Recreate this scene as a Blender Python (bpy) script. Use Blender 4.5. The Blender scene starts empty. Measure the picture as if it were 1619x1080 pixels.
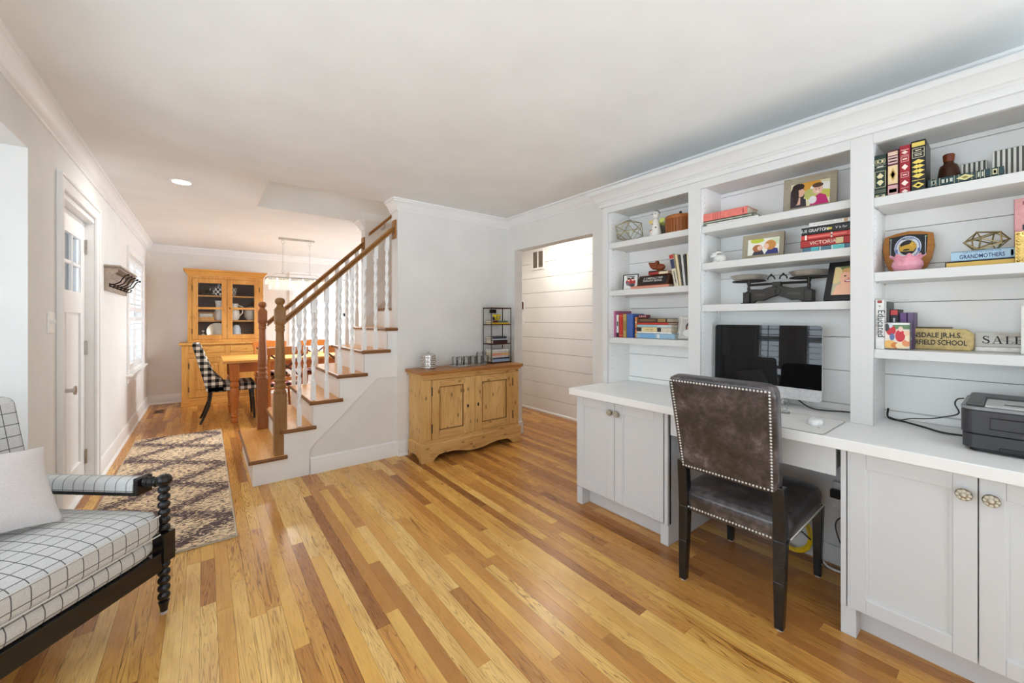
import bpy, bmesh, math, random
from mathutils import Matrix, Vector, Euler
random.seed(7)
PI = math.pi
SC = bpy.context.scene
COL = SC.collection
# ---------------------------------------------------------------- camera, world, exposure
F_PX, VX, CYP, EYE = 625.0, 323.0, 505.0, 1.30
YAW = math.atan((809.5 - VX) / F_PX)
cd = bpy.data.cameras.new('camera')
cd.sensor_width = 36; cd.lens = F_PX * 36 / 1619; cd.shift_y = (CYP - 540) / 1619
cd.clip_start = 0.02
cam = bpy.data.objects.new('camera', cd); COL.objects.link(cam)
cam.location = (0, 0, EYE); cam.rotation_euler = (PI / 2, 0, -YAW)
SC.camera = cam
vs = SC.view_settings
vs.view_transform = 'Standard'; vs.look = 'None'; vs.exposure = 0.32; vs.gamma = 1.0
vs.use_curve_mapping = False
SC.cycles.max_bounces = 12; SC.cycles.diffuse_bounces = 8; SC.cycles.glossy_bounces = 4
SC.cycles.transparent_max_bounces = 16
SC.cycles.use_denoising = True
SC.cycles.sample_clamp_indirect = 8.0
w = bpy.data.worlds.new('sky'); SC.world = w; w.use_nodes = True
bg = w.node_tree.nodes['Background']; bg.inputs[0].default_value = (0.86, 0.93, 1.0, 1); bg.inputs[1].default_value = 1.15
def area(name, loc, rot, sx, sy, power, color=(1, 1, 1), shape='RECTANGLE', spread=PI):
    l = bpy.data.lights.new(name, 'AREA'); l.shape = shape; l.size = sx; l.size_y = sy
    l.energy = power; l.color = color; l.spread = spread
    o = bpy.data.objects.new(name, l); COL.objects.link(o); o.location = loc; o.rotation_euler = rot
    return o
DAY = (0.785, 0.89, 1.0); WARM = (1.0, 0.80, 0.58)
# daylight outside the windows, with added unseen uplights and fill lamps
area('added_daylight_rear', (1.0, -3.2, 1.3), (PI / 2, 0, PI), 3.2, 1.9, 40, DAY)  # added lamp outside the unseen rear windows, lights the whole room
area('added_uplight_rear', (1.0, -4.6, 0.0), (PI, 0, 0), 5.5, 3.2, 820, DAY)  # added lamp facing up at ground level, brightens the ceiling
area('added_uplight_bay', (-3.0, 1.0, 0.0), (PI, 0, 0), 2.4, 4.5, 350, DAY)  # added uplight outside the bay, aimed at the ceiling
area('added_uplight_dining', (1.7, 10.0, 0.0), (PI, 0, 0), 3.5, 2.6, 40, DAY)  # added uplight beyond the dining windows
area('daylight_bay', (-1.75, 1.2, 1.35), (PI / 2, 0, -PI / 2), 3.6, 1.7, 105, DAY)
area('daylight_dining_side', (-0.98, 6.85, 1.4), (PI / 2, 0, -PI / 2), 1.3, 1.5, 6, DAY)
area('daylight_dining_rear', (1.75, 8.6, 1.5), (-PI / 2, 0, 0), 1.8, 1.8, 10, DAY)
area('added_daylight_dining', (4.75, 6.6, 1.4), (PI / 2, 0, PI / 2), 2.0, 1.8, 140, DAY)  # added lamp behind an unseen window, lifts the dining room
area('upstairs_fill', (2.0, 4.2, 4.7), (0, 0, 0), 0.6, 0.6, 9, (1, 0.9, 0.78))  # unseen lamp added to fill the stair shaft

# ---------------------------------------------------------------- mesh and node helpers
def s2l(c):
    c /= 255.0
    return c / 12.92 if c <= 0.04045 else ((c + 0.055) / 1.055) ** 2.4
def S(r, g, b): return (s2l(r), s2l(g), s2l(b), 1.0)

class G:
    """small node-graph helper"""
    def __init__(s, name, rough=0.5, metal=0.0, spec=0.5):
        s.m = bpy.data.materials.new(name); s.m.use_nodes = True
        s.t = s.m.node_tree; s.b = s.t.nodes['Principled BSDF']
        s.b.inputs['Roughness'].default_value = rough; s.b.inputs['Metallic'].default_value = metal
        s.b.inputs['Specular IOR Level'].default_value = spec
    def n(s, typ, **k):
        q = s.t.nodes.new(typ)
        for a, v in k.items(): setattr(q, a, v)
        return q
    def put(s, sock, v):
        if isinstance(v, bpy.types.NodeSocket): s.t.links.new(v, sock)
        else: sock.default_value = v
    def obj(s): return s.n('ShaderNodeTexCoord').outputs['Object']
    def pos(s): return s.n('ShaderNodeNewGeometry').outputs['Position']
    def nrm(s): return s.n('ShaderNodeTexCoord').outputs['Normal']
    def sep(s, v):
        q = s.n('ShaderNodeSeparateXYZ'); s.put(q.inputs[0], v); return q.outputs[0], q.outputs[1], q.outputs[2]
    def comb(s, x, y, z):
        q = s.n('ShaderNodeCombineXYZ')
        for i, v in enumerate((x, y, z)): s.put(q.inputs[i], v)
        return q.outputs[0]
    def scale(s, v, sc):
        q = s.n('ShaderNodeMapping'); s.put(q.inputs['Vector'], v); q.inputs['Scale'].default_value = sc
        return q.outputs[0]
    def noise(s, v, scale, detail=2.0, dist=0.0, rough=0.5):
        q = s.n('ShaderNodeTexNoise'); s.put(q.inputs['Vector'], v); q.inputs['Scale'].default_value = scale
        q.inputs['Detail'].default_value = detail; q.inputs['Distortion'].default_value = dist
        q.inputs['Roughness'].default_value = rough
        return q.outputs[0]
    def mth(s, op, a, b=None, c=None):
        q = s.n('ShaderNodeMath', operation=op); s.put(q.inputs[0], a)
        if b is not None: s.put(q.inputs[1], b)
        if c is not None: s.put(q.inputs[2], c)
        return q.outputs[0]
    def ramp(s, f, stops, interp='LINEAR'):
        q = s.n('ShaderNodeValToRGB'); r = q.color_ramp; r.interpolation = interp
        while len(r.elements) < len(stops): r.elements.new(0.5)
        for e, (p, c) in zip(r.elements, stops):
            e.position = p; e.color = c if len(c) == 4 else (*c, 1)
        s.put(q.inputs[0], f); return q.outputs[0]
    def mix(s, f, a, b, mode='MIX'):
        q = s.n('ShaderNodeMix', data_type='RGBA', blend_type=mode)
        s.put(q.inputs[0], f); s.put(q.inputs[6], a); s.put(q.inputs[7], b); return q.outputs[2]
    def attr(s, nm):
        q = s.n('ShaderNodeAttribute'); q.attribute_name = nm; return q
    def bump(s, h, strength=0.3, dist=0.01):
        q = s.n('ShaderNodeBump'); s.put(q.inputs['Height'], h)
        q.inputs['Strength'].default_value = strength; q.inputs['Distance'].default_value = dist
        s.t.links.new(q.outputs[0], s.b.inputs['Normal'])
    def color(s, c): s.put(s.b.inputs['Base Color'], c); return s
    def rough(s, c): s.put(s.b.inputs['Roughness'], c); return s

_cc = {}
def col(r, g, b, rough=0.5, metal=0.0, var=0.06):
    """plain coloured material with a faint procedural mottling"""
    k = (r, g, b, rough, metal)
    if k in _cc: return _cc[k]
    q = G('colour_%d_%d_%d' % (r, g, b), rough, metal)
    c = S(r, g, b); f = q.noise(q.obj(), 60, 2)
    d = tuple(x * (1 - 2 * var) for x in c[:3]) + (1,); l = tuple(min(1, x * (1 + var)) for x in c[:3]) + (1,)
    q.color(q.ramp(f, [(0.3, d), (0.7, l)]))
    _cc[k] = q.m
    return q.m

class MB:
    """collects shapes, then links them as one mesh object"""
    def __init__(s): s.v = []; s.f = []; s.mi = []; s.c = []; s.M = Matrix.Identity(4); s.cm = 0; s.cc = None
    def add(s, vs, fs):
        o = len(s.v); s.v += [tuple(s.M @ Vector(p)) for p in vs]
        for f in fs: s.f.append([o + i for i in f]); s.mi.append(s.cm); s.c.append(s.cc or (1, 1, 1, 1))
        return s
    def box(s, x0, x1, y0, y1, z0, z1):
        v = [(x, y, z) for z in (z0, z1) for y in (y0, y1) for x in (x0, x1)]
        return s.add(v, [(0, 2, 3, 1), (4, 5, 7, 6), (0, 1, 5, 4), (2, 6, 7, 3), (0, 4, 6, 2), (1, 3, 7, 5)])
    def prism(s, pts, axis, a, b):
        n = len(pts)
        def P(p, k): return (k, p[0], p[1]) if axis == 'x' else (p[0], k, p[1]) if axis == 'y' else (p[0], p[1], k)
        v = [P(p, a) for p in pts] + [P(p, b) for p in pts]
        ar = sum(pts[i][0] * pts[(i + 1) % n][1] - pts[(i + 1) % n][0] * pts[i][1] for i in range(n))
        fl = (ar > 0) ^ (axis == 'y') ^ (b < a)
        fs = [list(range(n))[::-1], [n + i for i in range(n)]] + [[i, (i + 1) % n, n + (i + 1) % n, n + i] for i in range(n)]
        if not fl: fs = [f[::-1] for f in fs]
        return s.add(v, fs)
    def lathe(s, prof, n=20, at=(0, 0, 0), axis='z', tw=None):
        v = []; fs = []; m = len(prof)
        for j, (r, h) in enumerate(prof):
            for i in range(n):
                a = 2 * PI * i / n
                rr = r if tw is None else tw(r, a, h)
                p = (rr * math.cos(a), rr * math.sin(a), h)
                if axis == 'y': p = (p[0], p[2], -p[1])
                elif axis == 'x': p = (p[2], p[1], -p[0])
                v.append((p[0] + at[0], p[1] + at[1], p[2] + at[2]))
        for j in range(m - 1):
            for i in range(n):
                k = (i + 1) % n
                fs.append((j * n + i, j * n + k, (j + 1) * n + k, (j + 1) * n + i))
        fs.append(tuple(range(n))[::-1]); fs.append(tuple((m - 1) * n + i for i in range(n)))
        return s.add(v, fs)
    def cyl(s, r, z0, z1, n=20, at=(0, 0, 0), axis='z'): return s.lathe([(r, z0), (r, z1)], n, at, axis)
    def tube(s, pts, r, n=8, closed=False):
        pts = [Vector(p) for p in pts]; m = len(pts); v = []; fs = []
        prev = None
        for i, p in enumerate(pts):
            a = pts[(i - 1) % m] if (closed or i) else p; b = pts[(i + 1) % m] if (closed or i < m - 1) else p
            t = (b - a).normalized()
            if prev is None: u = t.orthogonal().normalized()
            else:
                u = prev - t * prev.dot(t)
                u = u.normalized() if u.length > 1e-6 else t.orthogonal().normalized()
            prev = u; w_ = t.cross(u); rr = r[i] if isinstance(r, (list, tuple)) else r
            for k in range(n):
                an = 2 * PI * k / n; v.append(p + (u * math.cos(an) + w_ * math.sin(an)) * rr)
        for i in range(m if closed else m - 1):
            j = (i + 1) % m
            for k in range(n):
                l = (k + 1) % n; fs.append((i * n + k, i * n + l, j * n + l, j * n + k))
        if not closed: fs.append(tuple(range(n))[::-1]); fs.append(tuple((m - 1) * n + k for k in range(n)))
        return s.add(v, fs)
    def ball(s, c, rx, ry=None, rz=None, n=14, m=9):
        ry = ry or rx; rz = rz or rx
        v = [(c[0], c[1], c[2] - rz)]; fs = []
        for j in range(1, m):
            t = PI * j / m
            for i in range(n):
                a = 2 * PI * i / n
                v.append((c[0] + rx * math.sin(t) * math.cos(a), c[1] + ry * math.sin(t) * math.sin(a), c[2] - rz * math.cos(t)))
        v.append((c[0], c[1], c[2] + rz)); L = len(v) - 1
        for i in range(n): fs.append((0, 1 + (i + 1) % n, 1 + i)); fs.append((L, L - n + i, L - n + (i + 1) % n))
        for j in range(m - 2):
            for i in range(n):
                a = 1 + j * n; k = (i + 1) % n
                fs.append((a + i, a + k, a + n + k, a + n + i))
        return s.add(v, fs)
    def sweep(s, prof, path, side=1):
        """prof: (offset to the left of travel, z) polygon; path: 2-D points; mitred corners"""
        P = [Vector(p) for p in path]; m = len(P); n = len(prof); v = []; fs = []
        nr = []
        for i in range(m - 1):
            d = (P[i + 1] - P[i]).normalized(); nr.append(Vector((-d.y, d.x)) * side)
        for i in range(m):
            if i == 0: q = nr[0]
            elif i == m - 1: q = nr[-1]
            else:
                q = (nr[i - 1] + nr[i]).normalized(); q = q / max(0.2, q.dot(nr[i]))
            for (o, z) in prof: v.append((P[i].x + q.x * o, P[i].y + q.y * o, z))
        for i in range(m - 1):
            for k in range(n):
                l = (k + 1) % n; fs.append((i * n + k, i * n + l, (i + 1) * n + l, (i + 1) * n + k))
        fs.append(tuple(range(n))[::-1]); fs.append(tuple((m - 1) * n + k for k in range(n)))
        return s.add(v, fs)
    def grid(s, fn, nu, nv, closed_u=False):
        v = [fn(i / (nu if closed_u else nu - 1), j / (nv - 1)) for j in range(nv) for i in range(nu)]; fs = []
        for j in range(nv - 1):
            for i in range(nu if closed_u else nu - 1):
                k = (i + 1) % nu; fs.append((j * nu + i, j * nu + k, (j + 1) * nu + k, (j + 1) * nu + i))
        return s.add(v, fs)
    def mesh(s, name, mats, smooth=None, fix=True):
        me = bpy.data.meshes.new(name); me.from_pydata(s.v, [], s.f)
        if not isinstance(mats, (list, tuple)): mats = [mats]
        for m in mats: me.materials.append(m)
        if len(mats) > 1: me.polygons.foreach_set('material_index', s.mi)
        if any(c != (1, 1, 1, 1) for c in s.c):
            a = me.color_attributes.new('Col', 'FLOAT_COLOR', 'CORNER'); i = 0
            for p, c in zip(me.polygons, s.c):
                for _ in p.loop_indices: a.data[i].color = c; i += 1
        if fix:
            bm = bmesh.new(); bm.from_mesh(me); bmesh.ops.recalc_face_normals(bm, faces=bm.faces); bm.to_mesh(me); bm.free()
        if smooth:
            me.polygons.foreach_set('use_smooth', [True] * len(me.polygons))
            me.set_sharp_from_angle(angle=math.radians(smooth))
        me.update(); return me
    def build(s, name, mats, parent=None, smooth=None, bevel=0, seg=2, loc=None, rot=None, sub=0, fix=True):
        o = bpy.data.objects.new(name, s.mesh(name, mats, smooth, fix)); COL.objects.link(o); o.parent = parent
        if loc: o.location = loc
        if rot: o.rotation_euler = rot
        if bevel:
            b = o.modifiers.new('bevel', 'BEVEL'); b.width = bevel; b.segments = seg; b.limit_method = 'ANGLE'; b.angle_limit = math.radians(40)
            b.harden_normals = False
        if sub:
            b = o.modifiers.new('sub', 'SUBSURF'); b.levels = sub; b.render_levels = sub
        return o
def tag(o, label=None, cat=None, group=None, kind=None):
    if label: o['label'] = label
    if cat: o['category'] = cat
    if group: o['group'] = group
    if kind: o['kind'] = kind
    return o
def T(name, label, cat, loc=(0, 0, 0), rz=0.0, group=None, tilt=0.0):
    o = bpy.data.objects.new(name, None); o.empty_display_size = 0.05; COL.objects.link(o)
    o.location = loc; o.rotation_euler = (tilt, 0, rz); return tag(o, label, cat, group)
def ST(o): o['kind'] = 'structure'; return o
def copy_tree(src, parent=None):
    c = src.copy(); COL.objects.link(c); c.parent = parent
    for ch in list(src.children): copy_tree(ch, c)
    return c
def inst(name, src, parent, loc, rot=None, scale=None):
    o = bpy.data.objects.new(name, src.data); COL.objects.link(o); o.parent = parent; o.location = loc
    for md in src.modifiers:
        k = o.modifiers.new(md.name, md.type)
        if md.type == 'BEVEL': k.width = md.width; k.segments = md.segments; k.limit_method = md.limit_method; k.angle_limit = md.angle_limit
    if rot: o.rotation_euler = rot
    if scale: o.scale = scale
    return o
def text(s, size, mat, parent, loc, rot=(PI / 2, 0, 0), sx=1.0, name='lettering', align='CENTER', bold=0.0, ext=0.0004, fit=None):
    c = bpy.data.curves.new(name, 'FONT'); c.body = s; c.size = size; c.extrude = ext; c.align_x = align; c.align_y = 'CENTER'; c.offset = bold
    c.resolution_u = 3
    t = bpy.data.objects.new('tmp', c); COL.objects.link(t)
    bpy.context.view_layer.update()
    me = bpy.data.meshes.new_from_object(t.evaluated_get(bpy.context.evaluated_depsgraph_get()))
    bpy.data.objects.remove(t); me.materials.clear(); me.materials.append(mat)
    o = bpy.data.objects.new(name, me); COL.objects.link(o); o.parent = parent; o.location = loc; o.rotation_euler = rot; o.scale = (sx, 1, 1)
    if fit: o.scale = (fit / max(1e-6, max(v.co.x for v in me.vertices) - min(v.co.x for v in me.vertices)), 1, 1)
    o['kind'] = 'stuff'
    return o
# pixel of the photograph -> where its ray meets a plane of the room (only used to measure positions)
_f = Vector((math.sin(YAW), math.cos(YAW), 0)); _r = Vector((math.cos(YAW), -math.sin(YAW), 0))
def ray(u, v): return _f * F_PX + _r * (u - 809.5) + Vector((0, 0, CYP - v))
def onX(x, u, v=505):
    d = ray(u, v); t = x / d.x; return (t * d.y, EYE + t * d.z)
def onY(y, u, v=505):
    d = ray(u, v); t = y / d.y; return (t * d.x, EYE + t * d.z)
def onZ(z, u, v):
    d = ray(u, v); t = (z - EYE) / d.z; return (t * d.x, t * d.y)
def proj(x, y, z):
    p = Vector((x, y, z - EYE)); d = p.dot(_f); return (809.5 + F_PX * p.dot(_r) / d, CYP - F_PX * p.z / d, d)

# ---------------------------------------------------------------- materials
def paint(name, rgb, rough=0.6, amt=0.03, spec=0.3):
    q = G(name, rough, 0, spec); f = q.noise(q.pos(), 3.0, 3)
    a = tuple(c * (1 - amt) for c in rgb); b = tuple(min(1, c * (1 + amt)) for c in rgb)
    q.color(q.ramp(f, [(0.3, a), (0.7, b)])); q.bump(q.noise(q.pos(), 220, 2), 0.04, 0.002); return q.m
WALL = paint('wall_paint', (0.815, 0.815, 0.80), 0.7)
WARMWALL = paint('warm_lit_wall_paint', (0.80, 0.785, 0.755), 0.7)  # wall paint with warm lamplight put into its tint
CEIL = paint('ceiling_paint', (0.83, 0.84, 0.835), 0.8)
TRIM = paint('trim_paint', (0.88, 0.885, 0.885), 0.35, 0.015, 0.4)
CAB = paint('cabinet_paint', (0.67, 0.668, 0.655), 0.4, 0.015, 0.4)
CABLOW = paint('cabinet_paint_cooled', (0.67, 0.69, 0.71), 0.4, 0.015, 0.4)  # cabinet paint, colour cooled against warm light bounced off the floor
CABIN = paint('cabinet_paint_brightened', (0.90, 0.90, 0.885), 0.45, 0.015, 0.4)  # cabinet paint, colour brightened to offset shade inside the bays
PLANKW = paint('plank_wall_paint', (0.86, 0.845, 0.82), 0.5)
COUNTER = paint('counter_paint', (0.84, 0.845, 0.84), 0.4, 0.02)
GAP = col(70, 66, 62, 0.8)

def wood(name, light, dark, axis=1, rough=0.45, sc=1.0, knots=0.0, rings=9.0, spec=0.4, coords='obj'):
    q = G(name, rough, 0, spec); v = q.obj() if coords == 'obj' else q.pos()
    k = [9.0 * sc] * 3; k[axis] = 0.7 * sc
    v1 = q.scale(v, k); n1 = q.noise(v1, 1.6, 2.5, 0.6)
    g = q.mth('FRACT', q.mth('MULTIPLY', n1, rings))
    gr = q.ramp(g, [(0.0, (0.60, 0.46, 0.34)), (0.22, (0.97, 0.95, 0.92)), (0.8, (1,) * 3), (1.0, (0.74, 0.62, 0.5))])
    k2 = [220.0 * sc] * 3; k2[axis] = 6.0 * sc
    fib = q.noise(q.scale(v, k2), 1.0, 2)
    base = q.ramp(q.noise(q.scale(v, [4.0 if i != axis else 1.0 for i in range(3)]), 1.0, 2), [(0.3, dark), (0.7, light)])
    c = q.mix(0.55, base, gr, 'MULTIPLY')
    c = q.mix(0.35, c, q.ramp(fib, [(0.35, (0.68, 0.58, 0.48)), (0.65, (1.0,) * 3)]), 'MULTIPLY')
    if knots:
        vr = q.n('ShaderNodeTexVoronoi'); vr.voronoi_dimensions = '2D'; kx, ky, kz = q.sep(v); q.put(vr.inputs['Vector'], q.comb(q.mth('MULTIPLY', q.mth('ADD', kx, q.mth('MULTIPLY', ky, 1.7)), 9.0 if axis else 4.0), q.mth('MULTIPLY', kz, 4.0 if axis else 9.0), 0.0)); vr.inputs['Scale'].default_value = 1.0
        kn = q.ramp(vr.outputs['Distance'], [(0.0, (1, 1, 1)), (0.045, (0.85,) * 3), (0.085, (0.2,) * 3), (0.13, (0, 0, 0))])
        c = q.mix(q.mth('MULTIPLY', kn, knots), c, (0.09, 0.04, 0.015, 1))
    q.color(c); q.bump(fib, 0.08, 0.002); return q.m
PINE = wood('rustic_pine', S(236, 198, 132), S(208, 160, 94), 2, 0.55, knots=0.8)
PINEH = wood('rustic_pine_across', S(234, 194, 128), S(204, 156, 92), 0, 0.55, knots=0.7)
PINETOP = wood('rustic_pine_top', S(190, 134, 74), S(156, 102, 52), 0, 0.4, knots=0.4)
HONEY = wood('honey_pine', S(226, 172, 92), S(200, 140, 66), 2, 0.4, knots=0.25)
HONEYH = wood('honey_pine_across', S(226, 172, 92), S(202, 142, 68), 0, 0.4, knots=0.2)
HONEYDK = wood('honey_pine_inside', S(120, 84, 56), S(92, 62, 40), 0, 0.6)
ORANGE = wood('orange_pine', S(205, 126, 52), S(172, 96, 34), 2, 0.35)
TREAD = wood('oak_tread', S(236, 180, 104), S(212, 152, 80), 1, 0.3)
NOSE = wood('oak_nosing', S(150, 104, 60), S(122, 80, 42), 1, 0.35)
NOSEX = wood('oak_nosing_return', S(150, 104, 60), S(120, 78, 42), 0, 0.35)
NEWEL = wood('oak_newel', S(166, 124, 74), S(138, 98, 54), 2, 0.4, sc=2)
RAIL = wood('oak_rail', S(172, 122, 66), S(138, 92, 44), 0, 0.35, sc=2)
BASKETW = wood('basket_wood', S(176, 106, 46), S(140, 76, 28), 2, 0.5, sc=3)
DARKW = wood('dark_wood', S(96, 56, 32), S(64, 34, 20), 0, 0.45, sc=2)
REDW = wood('carved_red_wood', S(150, 74, 30), S(110, 46, 16), 0, 0.4, sc=3)
FRAMEW = wood('driftwood_frame', S(188, 180, 160), S(150, 142, 124), 0, 0.6, sc=3)
BLACK = G('satin_black_lacquer', 0.16); BLACK.color(BLACK.ramp(BLACK.noise(BLACK.obj(), 40, 2), [(0.3, (0.006, 0.006, 0.007)), (0.7, (0.014, 0.014, 0.016))])); BLACK = BLACK.m
IRON = col(52, 44, 40, 0.5, 0.6)
IRONRED = col(58, 34, 28, 0.5, 0.4)
def metal(name, rgb, rough):
    q = G(name, rough, 1.0); f = q.noise(q.obj(), 90, 3)
    q.color(q.ramp(f, [(0.3, tuple(c * 0.8 for c in rgb)), (0.7, rgb)])); q.rough(q.ramp(f, [(0, (rough * 0.7,) * 3), (1, (min(1, rough * 1.4),) * 3)])); return q.m
NICKEL = metal('brushed_nickel', (0.62, 0.58, 0.52), 0.3)
CHROME = metal('chrome', (0.85, 0.85, 0.85), 0.12)
BRASS = metal('antique_gold_wire', (0.50, 0.40, 0.20), 0.35)
GOLD = metal('bright_gold', (0.85, 0.62, 0.22), 0.25)
ALU = metal('aluminium', (0.80, 0.80, 0.81), 0.35)
CAST = col(62, 58, 54, 0.45, 0.7)
def glass(name, tint=(1, 1, 1, 1), refl=0.12):
    q = G(name); nt = q.t
    tr = q.n('ShaderNodeBsdfTransparent'); tr.inputs[0].default_value = tint
    gl = q.n('ShaderNodeBsdfGlossy'); gl.inputs['Roughness'].default_value = 0.02
    fr = q.n('ShaderNodeFresnel'); fr.inputs[0].default_value = 1.45
    f = q.mth('ADD', q.mth('MULTIPLY', fr.outputs[0], 0.8 if refl else 0.35), refl * 0.3)
    mx = q.n('ShaderNodeMixShader'); nt.links.new(f, mx.inputs[0]); nt.links.new(tr.outputs[0], mx.inputs[1]); nt.links.new(gl.outputs[0], mx.inputs[2])
    nt.links.new(mx.outputs[0], nt.nodes['Material Output'].inputs[0]); return q.m
PANE = glass('window_glass', (0.97, 0.98, 0.98, 1), 0.0)
CLEAR = glass('clear_glass', (0.975, 0.98, 0.975, 1), 0.12)
def emis(name, rgb, st):
    q = G(name); q.b.inputs['Emission Color'].default_value = (*rgb, 1); q.b.inputs['Emission Strength'].default_value = st; q.color((*rgb, 1)); return q.m
LAMP = emis('lamp_diffuser', (1.0, 0.93, 0.82), 9)
PRINT = G('printed_paper', 0.45); PRINT.color(PRINT.attr('Col').outputs['Color']); PRINT = PRINT.m

def oak_floor():
    q = G('oak_floor_boards', 0.3, 0, 0.5)
    tone = q.attr('tone').outputs['Fac']; gr = q.attr('grain').outputs['Fac']
    x, y, z = q.sep(q.pos())
    v = q.comb(q.mth('MULTIPLY', x, 26.0), q.mth('MULTIPLY', y, 1.15), q.mth('MULTIPLY', tone, 83.0))
    n1 = q.noise(v, 1.0, 2.0, 0.9)
    g = q.mth('FRACT', q.mth('MULTIPLY', n1, 13.0))
    line = q.ramp(g, [(0.0, (0.26, 0.17, 0.10)), (0.13, (0.66, 0.58, 0.5)), (0.26, (1, 1, 1)), (0.86, (1, 1, 1)), (1.0, (0.5, 0.4, 0.31))])
    fib = q.noise(q.comb(q.mth('MULTIPLY', x, 420.0), q.mth('MULTIPLY', y, 9.0), tone), 1.0, 2)
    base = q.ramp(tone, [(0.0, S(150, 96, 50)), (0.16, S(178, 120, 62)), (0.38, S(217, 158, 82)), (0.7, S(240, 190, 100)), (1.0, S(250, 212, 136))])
    blot = q.noise(q.comb(q.mth('MULTIPLY', x, 10.0), q.mth('MULTIPLY', y, 2.6), tone), 1.0, 3)
    base = q.mix(q.ramp(blot, [(0.42, (0, 0, 0)), (0.75, (0.5, 0.5, 0.5))]), base, S(190, 128, 64))
    c = q.mix(q.mth('MULTIPLY', gr, 0.85), base, line, 'MULTIPLY')
    c = q.mix(0.4, c, q.ramp(fib, [(0.36, (0.55, 0.5, 0.45)), (0.62, (1, 1, 1))]), 'MULTIPLY')
    q.color(c); q.rough(q.ramp(fib, [(0.3, (0.34,) * 3), (0.7, (0.24,) * 3)])); q.bump(fib, 0.05, 0.001)
    return q.m
OAK = oak_floor()
# ================================================================ SETTING
H = 2.44; XL = -0.68; XR = 2.76; YS = 3.635; YD = 8.09; YB = -2.6; XD = 4.2; XH = 3.75
# ---- floor: sub-floor plus oak strips
b = MB(); b.box(-1.5, XD + 0.1, YB - 0.1, YD + 0.1, -0.06, -0.012)
floor = ST(b.build('floor', GAP))
SW = 0.0585
rows = []
x = -1.36; 
while x < XD:
    y = YB - random.random() * 0.8
    while y < YD:
        L = random.choice((0.45, 0.6, 0.75, 0.9, 1.1, 1.3, 1.6)) * random.uniform(0.85, 1.2)
        y1 = min(y + L, YD + 0.05)
        t = random.random()
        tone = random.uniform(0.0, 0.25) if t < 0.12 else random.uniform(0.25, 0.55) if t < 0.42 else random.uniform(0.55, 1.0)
        if x > 1.75 or y > 3.6: tone *= 0.5          # shade put into board colour along the desk and towards the dining end
        grain = random.choice((0.25, 0.4, 0.6, 0.8, 1.0, 1.1))
        rows.append((x, y, y1, tone, grain)); y = y1
    x += SW
def plank_area(r):
    x0, y0, y1 = r[0], r[1], r[2]
    if y1 < 0.4 or x0 > XR and y0 < 1.4: return 0
    if x0 < XL and y0 > 2.98: return 0
    a = 0; n = 0
    for k in range(7):
        yy = y0 + (y1 - y0) * (k + 0.5) / 7
        u, v, d = proj(x0 + SW / 2, yy, 0) if yy > 0.2 else (0, 0, -1)
        if d > 0.25 and -20 < u < 1640 and v < 1095: a += 1.0 / d ** 3; n += 1
    return a * (y1 - y0)
rows.sort(key=plank_area, reverse=True)
def set_attr(me, tone, grain):
    n = len(me.polygons)
    for nm, vals in (('tone', tone), ('grain', grain)):
        a = me.attributes.new(nm, 'FLOAT', 'FACE')
        a.data.foreach_set('value', vals if isinstance(vals, list) else [vals] * n)
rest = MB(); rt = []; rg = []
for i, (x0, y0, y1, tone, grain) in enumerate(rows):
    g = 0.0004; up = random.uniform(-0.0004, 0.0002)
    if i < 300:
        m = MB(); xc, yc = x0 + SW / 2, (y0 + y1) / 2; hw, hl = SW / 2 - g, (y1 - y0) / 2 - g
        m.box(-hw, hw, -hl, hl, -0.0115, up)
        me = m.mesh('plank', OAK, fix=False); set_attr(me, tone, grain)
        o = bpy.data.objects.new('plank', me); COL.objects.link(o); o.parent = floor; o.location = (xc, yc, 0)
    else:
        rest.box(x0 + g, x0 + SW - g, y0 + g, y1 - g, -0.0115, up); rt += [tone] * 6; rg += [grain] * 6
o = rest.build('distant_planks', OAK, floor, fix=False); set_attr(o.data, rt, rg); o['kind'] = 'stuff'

# ---- ceiling with the opening over the stairs
HX0, HY0, HY1 = 0.42, 3.79, 4.735
b = MB()
b.box(-0.8, XR + 0.11, YB - 0.1, HY0, H, H + 0.12); b.box(-0.8, HX0, HY0, HY1, H, H + 0.12); b.box(-0.8, XD + 0.1, HY1, YD + 0.1, H, H + 0.12)
b.box(XR + 0.11, XH + 0.1, 1.0, HY1, H, H + 0.12)
ST(b.build('ceiling', CEIL))
# ---- walls
b = MB()
def wl(y0, y1, z0, z1): b.box(XL - 0.12, XL, y0, y1, z0, z1)
wl(YB, -1.0, 0, H); wl(-1.0, 2.976, 2.137, H); wl(2.976, 3.53, 0, H); wl(3.53, 4.45, 2.085, H); wl(4.45, 6.17, 0, H)
wl(6.17, 7.5, 0, 0.70); wl(6.17, 7.5, 2.05, H); wl(7.5, YD + 0.1, 0, H)
ST(b.build('wall_left', WALL))
b = MB()          # bay: far jamb, near jamb, soffit and outer wall round two windows
BX = -1.38
b.box(BX, XL - 0.12, 2.976, 3.09, 0, 2.25); b.box(BX, XL - 0.12, -1.11, -1.0, 0, 2.25); b.box(BX, XL - 0.12, -1.0, 2.976, 2.137, 2.25)
for (y0, y1, z0, z1) in ((-1.11, -0.55, 0, 2.25), (-0.55, 2.62, 0, 0.46), (-0.55, 2.62, 2.03, 2.25), (0.35, 0.55, 0.46, 2.03), (1.30, 1.50, 0.46, 2.03), (2.02, 2.27, 0.46, 2.03), (2.62, 3.09, 0, 2.25)):
    b.box(BX - 0.12, BX, y0, y1, z0, z1)
ST(b.build('wall_bay', WALL))
b = MB()          # right wall with the opening to the passage
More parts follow.
